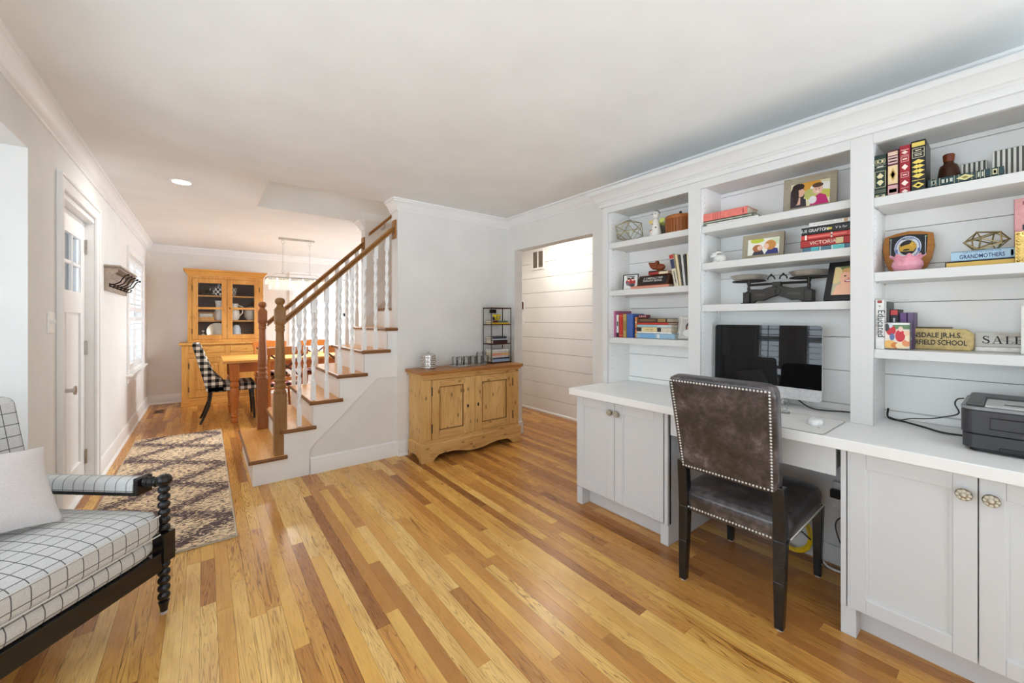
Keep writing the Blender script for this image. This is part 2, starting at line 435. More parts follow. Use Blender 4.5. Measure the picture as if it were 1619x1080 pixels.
b.box(XR, XR + 0.11, YB, 2.365, 0, H); b.box(XR, XR + 0.11, 2.365, 3.50, 2.075, H); b.box(XR, XR + 0.11, 3.50, 4.6, 0, H)
ST(b.build('wall_right', WALL))
b = MB(); b.box(1.452, XR, YS, HY0, 0, H)      # wall beside the stairs
ST(b.build('wall_stair_near', WALL))
b = MB(); b.box(1.452, XD, 4.60, HY1, 0, H)
ST(b.build('wall_stair_far', WARMWALL))
b = MB()          # shaft up to the floor above
b.box(HX0 - 0.1, HX0, HY0 - 0.1, HY1 + 0.1, H + 0.12, 4.9); b.box(HX0, XD, HY0 - 0.1, HY0, H + 0.12, 4.9)
b.box(HX0, XD, HY1, HY1 + 0.1, H + 0.12, 4.9); b.box(XD, XD + 0.1, HY0 - 0.1, HY1 + 0.1, H + 0.12, 4.9); b.box(HX0 - 0.1, XD + 0.1, HY0 - 0.1, HY1 + 0.1, 4.9, 5.0)
b.box(2.88, XD, HY0, 4.6, 2.40, 2.56)
ST(b.build('wall_stairwell', WARMWALL))
b = MB()          # faces lining the cut edge of the ceiling
b.box(HX0 - 0.004, HX0 + 0.003, HY0 + 0.001, HY1 - 0.003, H - 0.0015, H + 0.125); b.box(HX0 - 0.004, 1.452, HY1 - 0.003, HY1 + 0.004, H - 0.0015, H + 0.125)
ST(b.build('wall_stairwell_edge', WARMWALL))
b = MB(); b.box(-0.8, 1.28, YD, YD + 0.1, 0, H); b.box(2.2, XD + 0.1, YD, YD + 0.1, 0, H); b.box(1.28, 2.2, YD, YD + 0.1, 0, 0.72); b.box(1.28, 2.2, YD, YD + 0.1, 2.08, H)
ST(b.build('wall_dining_rear', WARMWALL))
b = MB(); b.box(XD, XD + 0.1, HY1, 5.6, 0, H); b.box(XD, XD + 0.1, 7.6, YD, 0, H); b.box(XD, XD + 0.1, 5.6, 7.6, 0, 0.5); b.box(XD, XD + 0.1, 5.6, 7.6, 2.2, H); ST(b.build('wall_dining_right', WARMWALL))
b = MB()          # wall behind the viewer, with two wide openings added to let in light
b.box(-0.8, -0.5, YB - 0.1, YB, 0, H); b.box(2.5, XR + 0.11, YB - 0.1, YB, 0, H); b.box(-0.5, 2.5, YB - 0.1, YB, 0, 0.12); b.box(-0.5, 2.5, YB - 0.1, YB, 2.25, H); b.box(0.94, 1.06, YB - 0.1, YB, 0.12, 2.25)
ST(b.build('wall_rear', WALL))
# passage beyond the opening: boarded wall
b = MB(); b.box(XH + 0.012, XH + 0.1, 0.9, 5.1, 0, H); hallw = ST(b.build('wall_hall', GAP))
zz = -0.0124
k = 0; pm = {}
while zz < H:
    z0 = max(0.0, zz + 0.0015); z1 = min(H, zz + 0.2114 - 0.0025)
    m = MB(); m.box(0, 0.013, 0, 4.1, 0, z1 - z0)
    key = round(z1 - z0, 4)
    if key not in pm: pm[key] = m.mesh('plank', PLANKW)
    o = bpy.data.objects.new('plank', pm[key]); COL.objects.link(o); o.parent = hallw; o.location = (XH, 0.95, z0)
    bv = o.modifiers.new('bevel', 'BEVEL'); bv.width = 0.002; bv.segments = 1
    zz += 0.2114
b = MB(); b.box(XR + 0.11, XH + 0.1, 4.9, 5.0, 0, H); b.box(XR + 0.11, XH + 0.1, 0.9, 1.0, 0, H); ST(b.build('wall_hall_ends', WALL))

# ---- mouldings
CR = [(0, H - 0.105), (0.010, H - 0.105), (0.013, H - 0.094), (0.018, H - 0.090), (0.018, H - 0.080), (0.026, H - 0.074), (0.034, H - 0.056), (0.046, H - 0.036), (0.060, H - 0.026), (0.060, H - 0.018), (0.072, H - 0.014), (0.072, H), (0, H)]
b = MB(); b.sweep(CR, [(XR, YB), (XR, YS), (1.452, YS), (1.452, HY0 + 0.012)]); ST(b.build('trim_1', TRIM, smooth=30))
b = MB(); b.sweep(CR, [(XD, YD), (XL, YD), (XL, YB)]); ST(b.build('trim_2', TRIM, smooth=30))
b = MB(); b.sweep(CR, [(1.452, 4.60), (1.452, HY1), (XD, HY1)]); ST(b.build('trim_3', TRIM, smooth=30))
BB = [(0, 0), (0.030, 0), (0.030, 0.012), (0.022, 0.022), (0.016, 0.026), (0.016, 0.105), (0.013, 0.115), (0.013, 0.128), (0.006, 0.142), (0, 0.145)]
def base(name, path):
    m = MB(); m.sweep(BB, path); return ST(m.build(name, TRIM, smooth=30))
base('baseboard_left', [(XL, YD), (XL, 4.535)])
base('baseboard_left_near', [(XL, 3.445), (XL, 2.976), (BX, 2.976)])
base('baseboard_dining', [(XD, YD), (XL, YD)])
base('baseboard_stair', [(1.519, YS), (1.452, YS)])
base('baseboard_side', [(XR, 3.50), (XR, YS), (1.52, YS)])
base('baseboard_right', [(XR, 1.96), (XR, 2.365)])
b = MB(); b.sweep([(0, 0), (0.012, 0), (0.012, 0.02), (0, 0.03)], [(XH, 1.0), (XH, 4.9)]); ST(b.build('baseboard_hall', TRIM))
b = MB(); b.box(XR + 0.002, XR + 0.112, 3.478, 3.50, 0, 0.14); ST(b.build('baseboard_opening', TRIM, bevel=0.004))

# ---- shuttered windows
def window(name, loc, rz, wd, ht, cols, rowsz, pitch=0.066, lw=0.06, deep=0.10, tilt=-0.30, sill=True, shutters=True):
    """local x across, local z up, local -y into the room; cols / rowsz: shutter panel extents"""
    r = ST(T(name, None, None, loc, rz))
    m = MB(); c = 0.075
    for (x0, x1, z0, z1) in ((-wd / 2 - c, -wd / 2, -0.02, ht + c), (wd / 2, wd / 2 + c, -0.02, ht + c), (-wd / 2, wd / 2, ht, ht + c)): m.box(x0, x1, -0.018, 0, z0, z1)
    for (x0, x1, z0, z1) in ((-wd / 2, -wd / 2 + 0.012, 0, ht), (wd / 2 - 0.012, wd / 2, 0, ht), (-wd / 2, wd / 2, ht - 0.012, ht), (-wd / 2, wd / 2, 0, 0.012)): m.box(x0, x1, 0, deep, z0, z1)
    m.build('window_frame', TRIM, r, bevel=0.003)
    if sill:
        m = MB(); m.box(-wd / 2 - c - 0.03, wd / 2 + c + 0.03, -0.05, 0.02, -0.045, -0.02); m.build('window_sill', TRIM, r, bevel=0.006)
        m = MB(); m.box(-wd / 2 - c, wd / 2 + c, -0.016, 0, -0.115, -0.045); m.build('apron', TRIM, r, bevel=0.003)
    m = MB(); y = deep - 0.02
    for z0, z1 in ((0.012, ht / 2 - 0.02), (ht / 2 - 0.02, ht - 0.012)):
        m.box(-wd / 2, -wd / 2 + 0.04, y, y + 0.03, z0, z1); m.box(wd / 2 - 0.04, wd / 2, y, y + 0.03, z0, z1)
        m.box(-wd / 2, wd / 2, y, y + 0.03, z0, z0 + 0.04); m.box(-wd / 2, wd / 2, y, y + 0.03, z1 - 0.035, z1)
    m.build('sash', TRIM, r)
    for z0, z1 in ((0.05, ht / 2 - 0.055), (ht / 2 + 0.02, ht - 0.045)):
        m = MB(); m.box(-wd / 2 + 0.04, wd / 2 - 0.04, y + 0.012, y + 0.016, z0, z1); m.build('pane', PANE, r)
    if not shutters: return r
    lv = {}
    for (x0, x1) in cols:
        for (z0, z1) in rowsz:
            st = 0.034; f = MB()
            f.box(x0, x0 + st, 0.005, 0.03, z0, z1); f.box(x1 - st, x1, 0.005, 0.03, z0, z1)
            f.box(x0 + st, x1 - st, 0.005, 0.03, z0, z0 + 0.05); f.box(x0 + st, x1 - st, 0.005, 0.03, z1 - 0.05, z1)
            p = f.build('shutter_panel', TRIM, r, bevel=0.003)
            n = max(1, int((z1 - z0 - 0.10) / pitch)); step = (z1 - z0 - 0.10) / n; wdt = round(x1 - x0 - 2 * st, 3)
            for k in range(n):
                if wdt not in lv:
                    q = MB(); q.prism([(-lw / 2, 0), (-lw / 4, 0.004), (lw / 4, 0.004), (lw / 2, 0), (lw / 4, -0.004), (-lw / 4, -0.004)], 'x', -wdt / 2, wdt / 2); lv[wdt] = q.mesh('louver', TRIM)
                o = bpy.data.objects.new('louver', lv[wdt]); COL.objects.link(o); o.parent = p
                o.location = ((x0 + x1) / 2, 0.018, z0 + 0.05 + step * (k + 0.5)); o.rotation_euler = (tilt, 0, 0)
            q = MB(); q.box((x0 + x1) / 2 - 0.005, (x0 + x1) / 2 + 0.005, -0.02, -0.012, z0 + 0.07, z1 - 0.07); q.build('tilt_rod', TRIM, p)
    return r
window('window_1', (XL, 6.835, 0.70), PI / 2, 1.33, 1.35, ((-0.655, -0.01), (0.01, 0.655)), ((0.02, 0.63), (0.70, 1.33)), tilt=-0.1)
window('window_2', (1.74, YD, 0.72), 0, 0.92, 1.36, ((-0.45, -0.01), (0.01, 0.45)), ((0.02, 0.64), (0.70, 1.34)), pitch=0.066, lw=0.06, tilt=-0.12)
for i, (y0, y1) in enumerate(((2.27, 2.62), (1.50, 2.02), (0.55, 1.30), (-0.55, 0.35))):
    wd = y1 - y0
    cols = ((-wd / 2 + 0.012, wd / 2 - 0.012),) if wd < 0.6 else ((-wd / 2 + 0.012, -0.005), (0.005, wd / 2 - 0.012))
    window('window_%d' % (3 + i), (BX, (y0 + y1) / 2, 0.46), PI / 2, wd, 1.57, cols, ((0.02, 0.26), (0.34, 1.55)), pitch=0.075, lw=0.065, tilt=-0.12, sill=False)
for i, xc in enumerate((0.22, 1.78)):
    window('window_%d' % (7 + i), (xc, YB, 0.12), PI, 1.44, 2.13, (), (), shutters=False)  # unseen rear windows, added as inlets for light

window('window_9', (XD, 6.6, 0.5), -PI / 2, 2.0, 1.7, (), (), shutters=False)  # unseen window added to bring light into the dining room
# ---- front door in the left wall
d = ST(T('door_1', None, None, (XL, 3.99, 0), PI / 2))    # local x = +Y, local -y = into the room
m = MB(); DW = 0.458
m.box(-DW, -DW + 0.115, 0.05, 0.092, 0.012, 2.045); m.box(DW - 0.115, DW, 0.05, 0.092, 0.012, 2.045)
m.box(-DW + 0.115, DW - 0.115, 0.05, 0.092, 0.012, 0.235); m.box(-DW + 0.115, DW - 0.115, 0.05, 0.092, 1.345, 1.50); m.box(-DW + 0.115, DW - 0.115, 0.05, 0.092, 1.895, 2.045)
m.box(-0.055, 0.055, 0.05, 0.092, 0.235, 1.345)
m.build('door_slab', TRIM, d, bevel=0.004)
for x0, x1 in ((-DW + 0.115, -0.055), (0.055, DW - 0.115)):
    m = MB(); m.box(x0, x1, 0.064, 0.08, 0.235, 1.345); m.build('door_panel', TRIM, d)
gx0, gx1 = -DW + 0.115, DW - 0.115; gw = (gx1 - gx0)
m = MB()
for k in (1, 2): m.box(gx0 + gw * k / 3 - 0.012, gx0 + gw * k / 3 + 0.012, 0.054, 0.09, 1.50, 1.895)
m.box(gx0, gx1, 0.054, 0.09, 1.685, 1.709)
m.build('muntin', TRIM, d, bevel=0.003)
PR = glass('door_glass', (0.82, 0.84, 0.86, 1), 0.3)
for k in range(3):
    for z0, z1 in ((1.50, 1.685), (1.709, 1.895)):
        m = MB(); m.box(gx0 + gw * k / 3 + 0.012, gx0 + gw * (k + 1) / 3 - 0.012, 0.070, 0.075, z0, z1); m.build('pane', PR, d)
m = MB(); m.box(-0.46, -0.4585, 0, 0.12, 0, 2.06); m.box(0.4585, 0.46, 0.0, 0.12, 0, 2.06); m.box(-0.46, 0.46, 0, 0.12, 2.048, 2.085); m.box(-0.46, 0.46, 0.02, 0.12, 0, 0.011)
m.build('door_jamb', TRIM, d)
for z in (1.86, 1.08, 0.24):
    m = MB(); m.box(DW - 0.03, DW + 0.002, 0.046, 0.0505, z - 0.05, z + 0.05); m.cyl(0.007, z - 0.055, z + 0.055, 10, (DW + 0.0, 0.044, 0)); m.build('hinge', NICKEL, d, smooth=40)
m = MB(); m.lathe([(0.028, -0.052), (0.028, -0.044), (0.012, -0.040), (0.012, 0.0)], 18, (-0.39, 0.0, 0.86), 'y'); m.tube([(-0.39, 0.0, 0.86), (-0.37, -0.004, 0.861), (-0.33, -0.004, 0.858), (-0.28, 0.0, 0.852)], [0.011, 0.011, 0.009, 0.006], 10)
m.build('door_handle', NICKEL, d, smooth=40)
b = MB()          # door casing
CW = 0.088
for y0, y1, z0, z1 in ((3.53 - CW, 3.53, 0, 2.085 + CW), (4.45, 4.45 + CW, 0, 2.085 + CW), (3.53, 4.45, 2.085, 2.085 + CW)): b.box(XL, XL + 0.018, y0, y1, z0, z1)
for y0, y1, z0, z1 in ((3.53 - CW - 0.001, 3.53 - CW + 0.02, 0, 2.085 + CW - 0.02), (4.45 + CW - 0.02, 4.45 + CW + 0.001, 0, 2.085 + CW - 0.02), (3.53 - CW - 0.001, 4.45 + CW + 0.001, 2.085 + CW - 0.02, 2.085 + CW + 0.001)): b.box(XL, XL + 0.026, y0, y1, z0, z1)
ST(b.build('trim_4', TRIM, bevel=0.004))

# ---- small fixed fittings
def plate(name, label, cat, loc, rz, wd, ht, toggles):
    r = T(name, label, cat, loc, rz)
    m = MB(); m.box(-wd / 2, wd / 2, -0.006, 0, -ht / 2, ht / 2); m.build('cover_plate', TRIM, r, bevel=0.003)
    for tx in toggles:
        m = MB(); m.box(tx - 0.005, tx + 0.005, -0.018, -0.005, -0.004, 0.016); m.build('toggle', TRIM, r, bevel=0.002)
    return r
plate('light_switch', 'white double light switch plate beside the front door casing', 'light switch', (XL, 3.33, 1.28), PI / 2, 0.118, 0.118, (-0.023, 0.023))
plate('light_switch', 'white light switch plate on the boarded passage wall, below the dark red device', 'light switch', (XH, 4.55, 1.27), -PI / 2, 0.075, 0.118, (0,))
r = T('wall_alarm', 'small dark red rounded device on a white plate on the boarded passage wall', 'alarm', (XH, 4.55, 1.505), -PI / 2)
m = MB(); m.box(-0.045, 0.045, -0.012, 0, -0.07, 0.07); m.build('back_plate', TRIM, r, bevel=0.01)
m = MB(); m.box(-0.030, 0.030, -0.035, -0.012, -0.055, 0.055); m.build('red_cover', col(88, 22, 20, 0.3), r, bevel=0.012, seg=3)
r = T('air_vent', 'square return air grille high on the boarded passage wall', 'vent', (XH, 4.21, 2.15), -PI / 2)
m = MB()
for x0, x1, z0, z1 in ((-0.13, -0.105, -0.14, 0.14), (0.105, 0.13, -0.14, 0.14), (-0.105, 0.105, 0.115, 0.14), (-0.105, 0.105, -0.14, -0.115), (-0.01, 0.01, -0.115, 0.115)): m.box(x0, x1, -0.012, 0.0, z0, z1)
m.build('grille_frame', TRIM, r, bevel=0.002)
m = MB(); m.box(-0.105, 0.105, -0.0015, -0.0005, -0.115, 0.115); m.build('dark_backing', col(92, 80, 66), r)
q = MB(); q.box(-0.0475, 0.0475, -0.001, 0.001, -0.005, 0.005); lm = q.mesh('slat', col(150, 136, 116))
for xc in (-0.0575, 0.0575):
    for k in range(14):
        o = bpy.data.objects.new('slat', lm); COL.objects.link(o); o.parent = r; o.location = (xc, -0.006, -0.105 + 0.0162 * k); o.rotation_euler = (0.6, 0, 0)
# recessed ceiling lights (only one is in the photograph's view)
def can(loc, label, power, color, group=None, grp=None):
    r = T('recessed_light', label, 'ceiling light', loc, 0, grp)
    m = MB(); m.lathe([(0.062, -0.002), (0.078, -0.006), (0.084, -0.004), (0.084, 0.0), (0.062, 0.0)], 28); m.build('trim_ring', TRIM, r, smooth=40)
    m = MB(); m.cyl(0.061, -0.0035, -0.001, 28); m.build('diffuser', LAMP, r)
    a = area('recessed_light_lamp', (loc[0], loc[1], loc[2] - 0.02), (0, 0, 0), 0.11, 0.11, power, color, 'DISK'); return r
can((-0.149, 4.277, H), 'round recessed ceiling light glowing near the left wall', 5, (1, 0.95, 0.88))
can((3.42, 3.62, H), 'recessed ceiling light over the boarded passage', 8.5, (1, 0.93, 0.84))
r = T('floor_register', 'narrow dark slotted metal register set in the floor by the far baseboard', 'floor vent', (-0.50, 7.45, 0.0), 0.0)
m = MB(); m.box(-0.06, 0.06, -0.13, 0.13, 0.0, 0.003); m.build('register_plate', col(120, 76, 40, 0.5), r)
m = MB()
for k in range(8): m.box(-0.045, 0.045, -0.11 + 0.029 * k, -0.11 + 0.029 * k + 0.014, 0.003, 0.0036)
o = m.build('slots', col(20, 14, 10), r); o['kind'] = 'stuff'

# ================================================================ STAIRCASE
RISE = 0.2035; RUN = 0.213; N0 = 0.266            # first nosing
YF, YK = 3.655, 4.69                                # side faces
st = T('staircase', 'white staircase with oak treads, twisted white balusters and oak handrails', 'staircase')
def nos(n): return N0 + RUN * (n - 1)
def risx(n): return nos(n) + 0.030
TH = 0.030
for n in range(1, 13):
    inside = n > 6
    y0, y1 = (YF - 0.03, YK + 0.03) if not inside else (HY0, 4.60)
    if n == 6: y0, y1 = YF - 0.03, YK + 0.03
    if n == 1: y1 = 4.76
    x0, x1 = nos(n), risx(n + 1) + (0.022 if not inside else 0)
    z = RISE * n
    m = MB()
    if n == 6:      # last open tread stops against the wall end
        m.prism([(x0 + 0.012, y0 + 0.012), (1.452, y0 + 0.012), (1.452, HY0), (x1, HY0), (x1, 4.60), (1.452, 4.60), (1.452, y1 - 0.012), (x0 + 0.012, y1 - 0.012)], 'z', z - TH, z)
    else: m.box(x0 + 0.012, x1, y0 + 0.012 * (not inside), y1 - 0.012 * (not inside), z - TH, z)
    t = m.build('tread', TREAD, st, bevel=0.006)
    if True:
        m = MB(); prof = [(0.0, -0.004), (0.006, 0), (0.0, 0)]
        nose = [(0.012, z - TH), (0.004, z - TH + 0.006), (0.0, z - TH / 2), (0.004, z - 0.005), (0.012, z - 0.0003)]
        m.prism([(x0 + a, b_) for a, b_ in nose], 'y', y0, y1); m.build('front_nosing', NOSE, t, smooth=50)
        x1 = 1.452 if n == 6 else x1
        if not inside:
            m = MB(); m.prism([(y0 + a, b_) for a, b_ in nose], 'x', x0, x1); m.build('return_nosing', NOSEX, t, smooth=50)
            m = MB(); m.prism([(y1 - a, b_) for a, b_ in nose][::-1], 'x', x0, x1); m.build('return_nosing', NOSEX, t, smooth=50)
    m = MB(); ry0, ry1 = (YF + 0.004, YK - 0.004) if n <= 6 else (HY0, 4.60)
    m.box(risx(n), risx(n) + 0.018, ry0, ry1, z - RISE, z - TH); m.build('riser', TRIM, st)
    if n <= 6:
        m = MB(); m.prism([(risx(n) - 0.012, z - TH), (risx(n), z - TH), (risx(n), z - TH - 0.014)], 'y', ry0, ry1); m.build('cove_moulding', TRIM, st)
def sawtooth(last, xe, zb):
    p = [(risx(1), zb)]
    for n in range(1, last + 1): p += [(risx(n), RISE * n - TH)] + ([(risx(n + 1), RISE * n - TH)] if n < last else [])
    p += [(xe, RISE * last - TH)]
    return p
for y0, y1, nm in ((YF, YF + 0.012, 'front'), (YK - 0.012, YK, 'rear')):
    pts = sawtooth(6, 1.452, 0.0) + [(1.452, 0.755), (1.264, 0.755), (0.694, 0.21), (0.694, 0.0)]
    m = MB()
    # split into convex pieces so that the saw-tooth outline fills cleanly
    for n in range(1, 7):
        xa, xb = risx(n), min(risx(n + 1), 1.452); zt = RISE * n - TH
        lo = lambda x: 0.0 if x <= 0.694 else (0.755 if x >= 1.264 else 0.21 + (x - 0.694) * (0.545 / 0.57))
        cuts = sorted({xa, xb} | {c for c in (0.694, 1.264) if xa < c < xb})
        for a, c in zip(cuts, cuts[1:]):
            la, lc = lo(a + 1e-6), lo(c - 1e-6)
            m.prism([(a, la), (c, lc), (c, zt), (a, zt)], 'y', y0, y1)
    m.build('stringer', TRIM, st)
    m = MB()          # bead along the lower edge of the skirt
    pth = [(0.694, 0.0), (0.694, 0.21), (1.264, 0.755), (1.452, 0.755)]
    yy = y0 - 0.002 if nm == 'front' else y1 + 0.002
    for (xa, za), (xb, zb) in zip(pth, pth[1:]):
        L = math.hypot(xb - xa, zb - za); ux, uz = -(zb - za) / L * 0.006, (xb - xa) / L * 0.006
        m.prism([(xa, za), (xb, zb), (xb + ux, zb + uz), (xa + ux, za + uz)], 'y', min(yy, yy + 0.006 * (1 if nm == 'front' else -1)), max(yy, yy + 0.006 * (1 if nm == 'front' else -1)))
    m.build('stringer_bead', TRIM, st)
    m = MB(); m.prism([(0.694, 0), (1.452, 0), (1.452, 0.755), (1.264, 0.755), (0.694, 0.21)], 'y', y0 + 0.008 if nm == 'front' else y0 - 0.004, y1 + 0.004 if nm == 'front' else y1 - 0.008)
    m.build('under_stair_panel', WALL, st)
m = MB(); m.sweep([(0, 0), (0.018, 0), (0.018, 0.10), (0.012, 0.115), (0.012, 0.125), (0, 0.14)], [(1.452, YF + 0.006), (0.70, YF + 0.006)])
m.build('skirt_base', TRIM, st, smooth=30)
# handrails
SL = 0.965
def rail(y, xa, xb, zt):
    m = MB()
    f = lambda x: zt + SL * (x - 0.534)
    for h0, h1, w_ in ((0, -0.022, 0.030), (-0.022, -0.036, 0.021), (-0.036, -0.056, 0.027)):
        m.prism([(xa, f(xa) + h1), (xb, f(xb) + h1), (xb, f(xb) + h0), (xa, f(xa) + h0)], 'y', y - w_, y + w_)
    m.build('handrail', RAIL, st, bevel=0.007, seg=3)
    m = MB(); zc = f(xb) - 0.03; m.box(xb, xb + 0.018, y - 0.045, y + 0.045, zc - 0.095, zc + 0.085); m.build('rosette', RAIL, st, bevel=0.006)
YN, YR = 3.705, 4.645
rail(YN, 0.52, 1.434, 1.331); rail(YR, 0.50, 1.434, 1.318)
# newel posts
def newel(y, mat, xc=0.487):
    m = MB(); zb = RISE
    m.box(-0.045, 0.045, -0.045, 0.045, 0, 0.495)
    m.lathe([(0.045, 0.495), (0.046, 0.50), (0.046, 0.515), (0.040, 0.522), (0.038, 0.532), (0.044, 0.545), (0.045, 0.557), (0.038, 0.566), (0.036, 0.58), (0.042, 0.592), (0.043, 0.602), (0.036, 0.612), (0.034, 0.622), (0.039, 0.634), (0.041, 0.65),
             (0.040, 0.70), (0.036, 0.80), (0.031, 0.92), (0.029, 0.99), (0.030, 0.998), (0.036, 1.005), (0.036, 1.015), (0.031, 1.022), (0.035, 1.032), (0.035, 1.04), (0.030, 1.05)], 24)
    B = 0.039
    m.lathe([(B * 1.05, 1.05), (B * 1.38, 1.068), (B * 1.38, 1.175), (B * 1.05, 1.195)], 4)
    m.v[-16:] = [tuple(Matrix.Rotation(PI / 4, 3, 'Z') @ Vector(p)) for p in m.v[-16:]]
    m.lathe([(0.026, 1.19), (0.026, 1.205), (0.022, 1.21), (0.022, 1.216), (0.030, 1.222), (0.036, 1.235), (0.037, 1.245), (0.033, 1.26), (0.022, 1.27), (0.006, 1.274)], 24)
    return m.build('newel_post', mat, st, smooth=40, loc=(xc, y, zb))
newel(YN, NEWEL); newel(4.68, wood('oak_newel_red', S(172, 110, 64), S(146, 86, 46), 2, 0.4, sc=2), 0.462)
# twisted balusters
def baluster_mesh(L):
    m = MB(); a = 0.0175; lo, hi = 0.185, L - 0.145
    m.box(-a, a, -a, a, 0, lo - 0.02); m.box(-a, a, -a, a, hi + 0.02, L)
    m.lathe([(a * 1.3, lo - 0.022), (0.014, lo - 0.005), (0.0165, lo), (0.014, lo + 0.004), (0.0125, lo + 0.01)], 16)
    m.lathe([(0.0125, hi - 0.01), (0.014, hi - 0.004), (0.0165, hi), (0.014, hi + 0.005), (a * 1.3, hi + 0.022)], 16)
    rows_ = 84; n = 12
    prof = [(0.0, lo + 0.006 + (hi - lo - 0.012) * k / (rows_ - 1)) for k in range(rows_)]
    m.lathe(prof, n, tw=lambda r, an, h: 0.0140 + 0.0046 * math.cos(2 * an - (h - lo) * 2 * PI / 0.098))
    return m.mesh('baluster', TRIM, smooth=60)
frail = lambda x, zt: zt + SL * (x - 0.534) - 0.045
bmesh_cache = [baluster_mesh(frail(nos(4) + o_, 1.331) - RISE * 4) for o_ in (0.042, 0.148)]
for y in (YN, YR):
    for n in range(2, 7):
        for k, o_ in enumerate((0.042, 0.148)):
            xx = nos(n) + o_
            if n == 2 and k == 0 or xx > 1.43: continue
            o = bpy.data.objects.new('baluster', bmesh_cache[k]); COL.objects.link(o); o.parent = st; o.location = (xx, y, RISE * n)
# wall rail and skirt inside the stairwell
m = MB(); zt = lambda x: 1.566 + 0.955 * (x - 1.469)
m.prism([(1.46, zt(1.46) - 0.24), (3.0, zt(3.0) - 0.24), (3.0, zt(3.0)), (1.46, zt(1.46))], 'y', 4.588, 4.60); m.build('wall_skirt', TRIM, st)
m = MB(); m.box(1.452, 1.47, YF + 0.012, HY0, 0.755, RISE * 6 - TH); m.build('end_board', TRIM, st)
r = T('wall_handrail', 'second oak handrail fixed on the beige wall inside the stairwell', 'handrail')
m = MB(); zr = lambda x: 2.27 + 0.955 * (x - 1.46)
m.prism([(1.47, zr(1.47) - 0.04), (2.7, zr(2.7) - 0.04), (2.7, zr(2.7)), (1.47, zr(1.47))], 'y', 4.50, 4.55); m.build('rail', RAIL, r, bevel=0.012, seg=3)
for xx in (1.65, 2.4):
    m = MB(); m.tube([(xx, 4.525, zr(xx) - 0.04), (xx, 4.53, zr(xx) - 0.09), (xx, 4.60, zr(xx) - 0.10)], 0.008); m.build('bracket', NICKEL, r, smooth=40)

# ================================================================ PINE SIDEBOARD
sb = T('sideboard', 'rustic knotty pine sideboard with two panelled doors against the grey wall', 'sideboard', (1.555, 3.285, 0))   # local x width, y depth
W_, D_, Tz = 1.105, 0.335, 0.80
m = MB(); m.box(0.004, 0.03, 0.03, D_, 0.17, Tz); m.build('side_panel', PINE, sb, bevel=0.003)
m = MB(); m.box(W_ - 0.03, W_ - 0.004, 0.03, D_, 0.17, Tz); m.build('side_panel', PINE, sb, bevel=0.003)
m = MB(); m.box(0.03, W_ - 0.03, D_ - 0.015, D_, 0.17, Tz); m.box(0.03, W_ - 0.03, 0.03, D_ - 0.015, 0.17, 0.19); m.build('back_panel', PINE, sb)
m = MB()
for a, c in ((0.0, 0.085), (W_ / 2 - 0.055, W_ / 2 + 0.0), (W_ - 0.085, W_)):
    m = MB(); m.box(a, c, 0.018, 0.04, 0.196, 0.744); m.build('stile', PINE, sb, bevel=0.003)
for a, c in ((0.745, Tz), (0.165, 0.195)):
    m = MB(); m.box(0, W_, 0.018, 0.04, a, c); m.build('rail', PINEH, sb, bevel=0.003)
def pdoor(x0, x1, lock, hinge):
    z0, z1 = 0.198, 0.742; y0, y1 = 0.010, 0.032; s_ = 0.075
    m = MB(); m.box(x0 + s_, x1 - s_, y0 + 0.012, y1 - 0.004, z0 + s_, z1 - s_ + 0.01); dr = m.build('door', PINE, sb)
    for a, c in ((x0, x0 + s_), (x1 - s_, x1)):
        m = MB(); m.box(a, c, y0, y1, z0, z1); m.build('door_stile', PINE, dr, bevel=0.003)
    for a, c in ((z0, z0 + s_), (z1 - s_ + 0.01, z1)):
        m = MB(); m.box(x0 + s_, x1 - s_, y0, y1, a, c); m.build('door_rail', PINEH, dr, bevel=0.003)
    m = MB(); q0, q1, q2, q3 = x0 + s_, x1 - s_, z0 + s_, z1 - s_ + 0.01
    for a, b_, c, d_ in ((q0, q0 + 0.008, q2, q3), (q1 - 0.008, q1, q2, q3), (q0, q1, q2, q2 + 0.008), (q0, q1, q3 - 0.008, q3)): m.box(a, b_, y0 + 0.004, y0 + 0.013, c, d_)
    m.build('panel_bead', col(132, 92, 48), dr)
    m = MB(); m.ball((lock, y0 - 0.001, 0.46), 0.010, 0.003, 0.018); m.build('keyhole_plate', IRON, dr, smooth=60)
    for z in (0.30, 0.64): 
        m = MB(); m.cyl(0.005, z - 0.04, z + 0.04, 8, (hinge, y0, 0)); m.build('hinge', IRON, dr, smooth=40)
pdoor(0.088, W_ / 2 - 0.058, W_ / 2 - 0.085, 0.087); pdoor(W_ / 2 + 0.003, W_ - 0.088, W_ / 2 + 0.035, W_ - 0.087)
m = MB(); m.sweep([(-0.005, 0.768), (0.012, 0.775), (0.016, 0.79), (0.030, 0.80), (-0.005, 0.80)], [(0.0, D_), (0.0, 0.018), (W_, 0.018), (W_, D_)], side=-1); m.build('top_moulding', PINEH, sb, smooth=30)
m = MB(); m.box(-0.037, W_ + 0.037, -0.018, D_, 0.80, 0.828); m.build('top', PINETOP, sb, bevel=0.005)
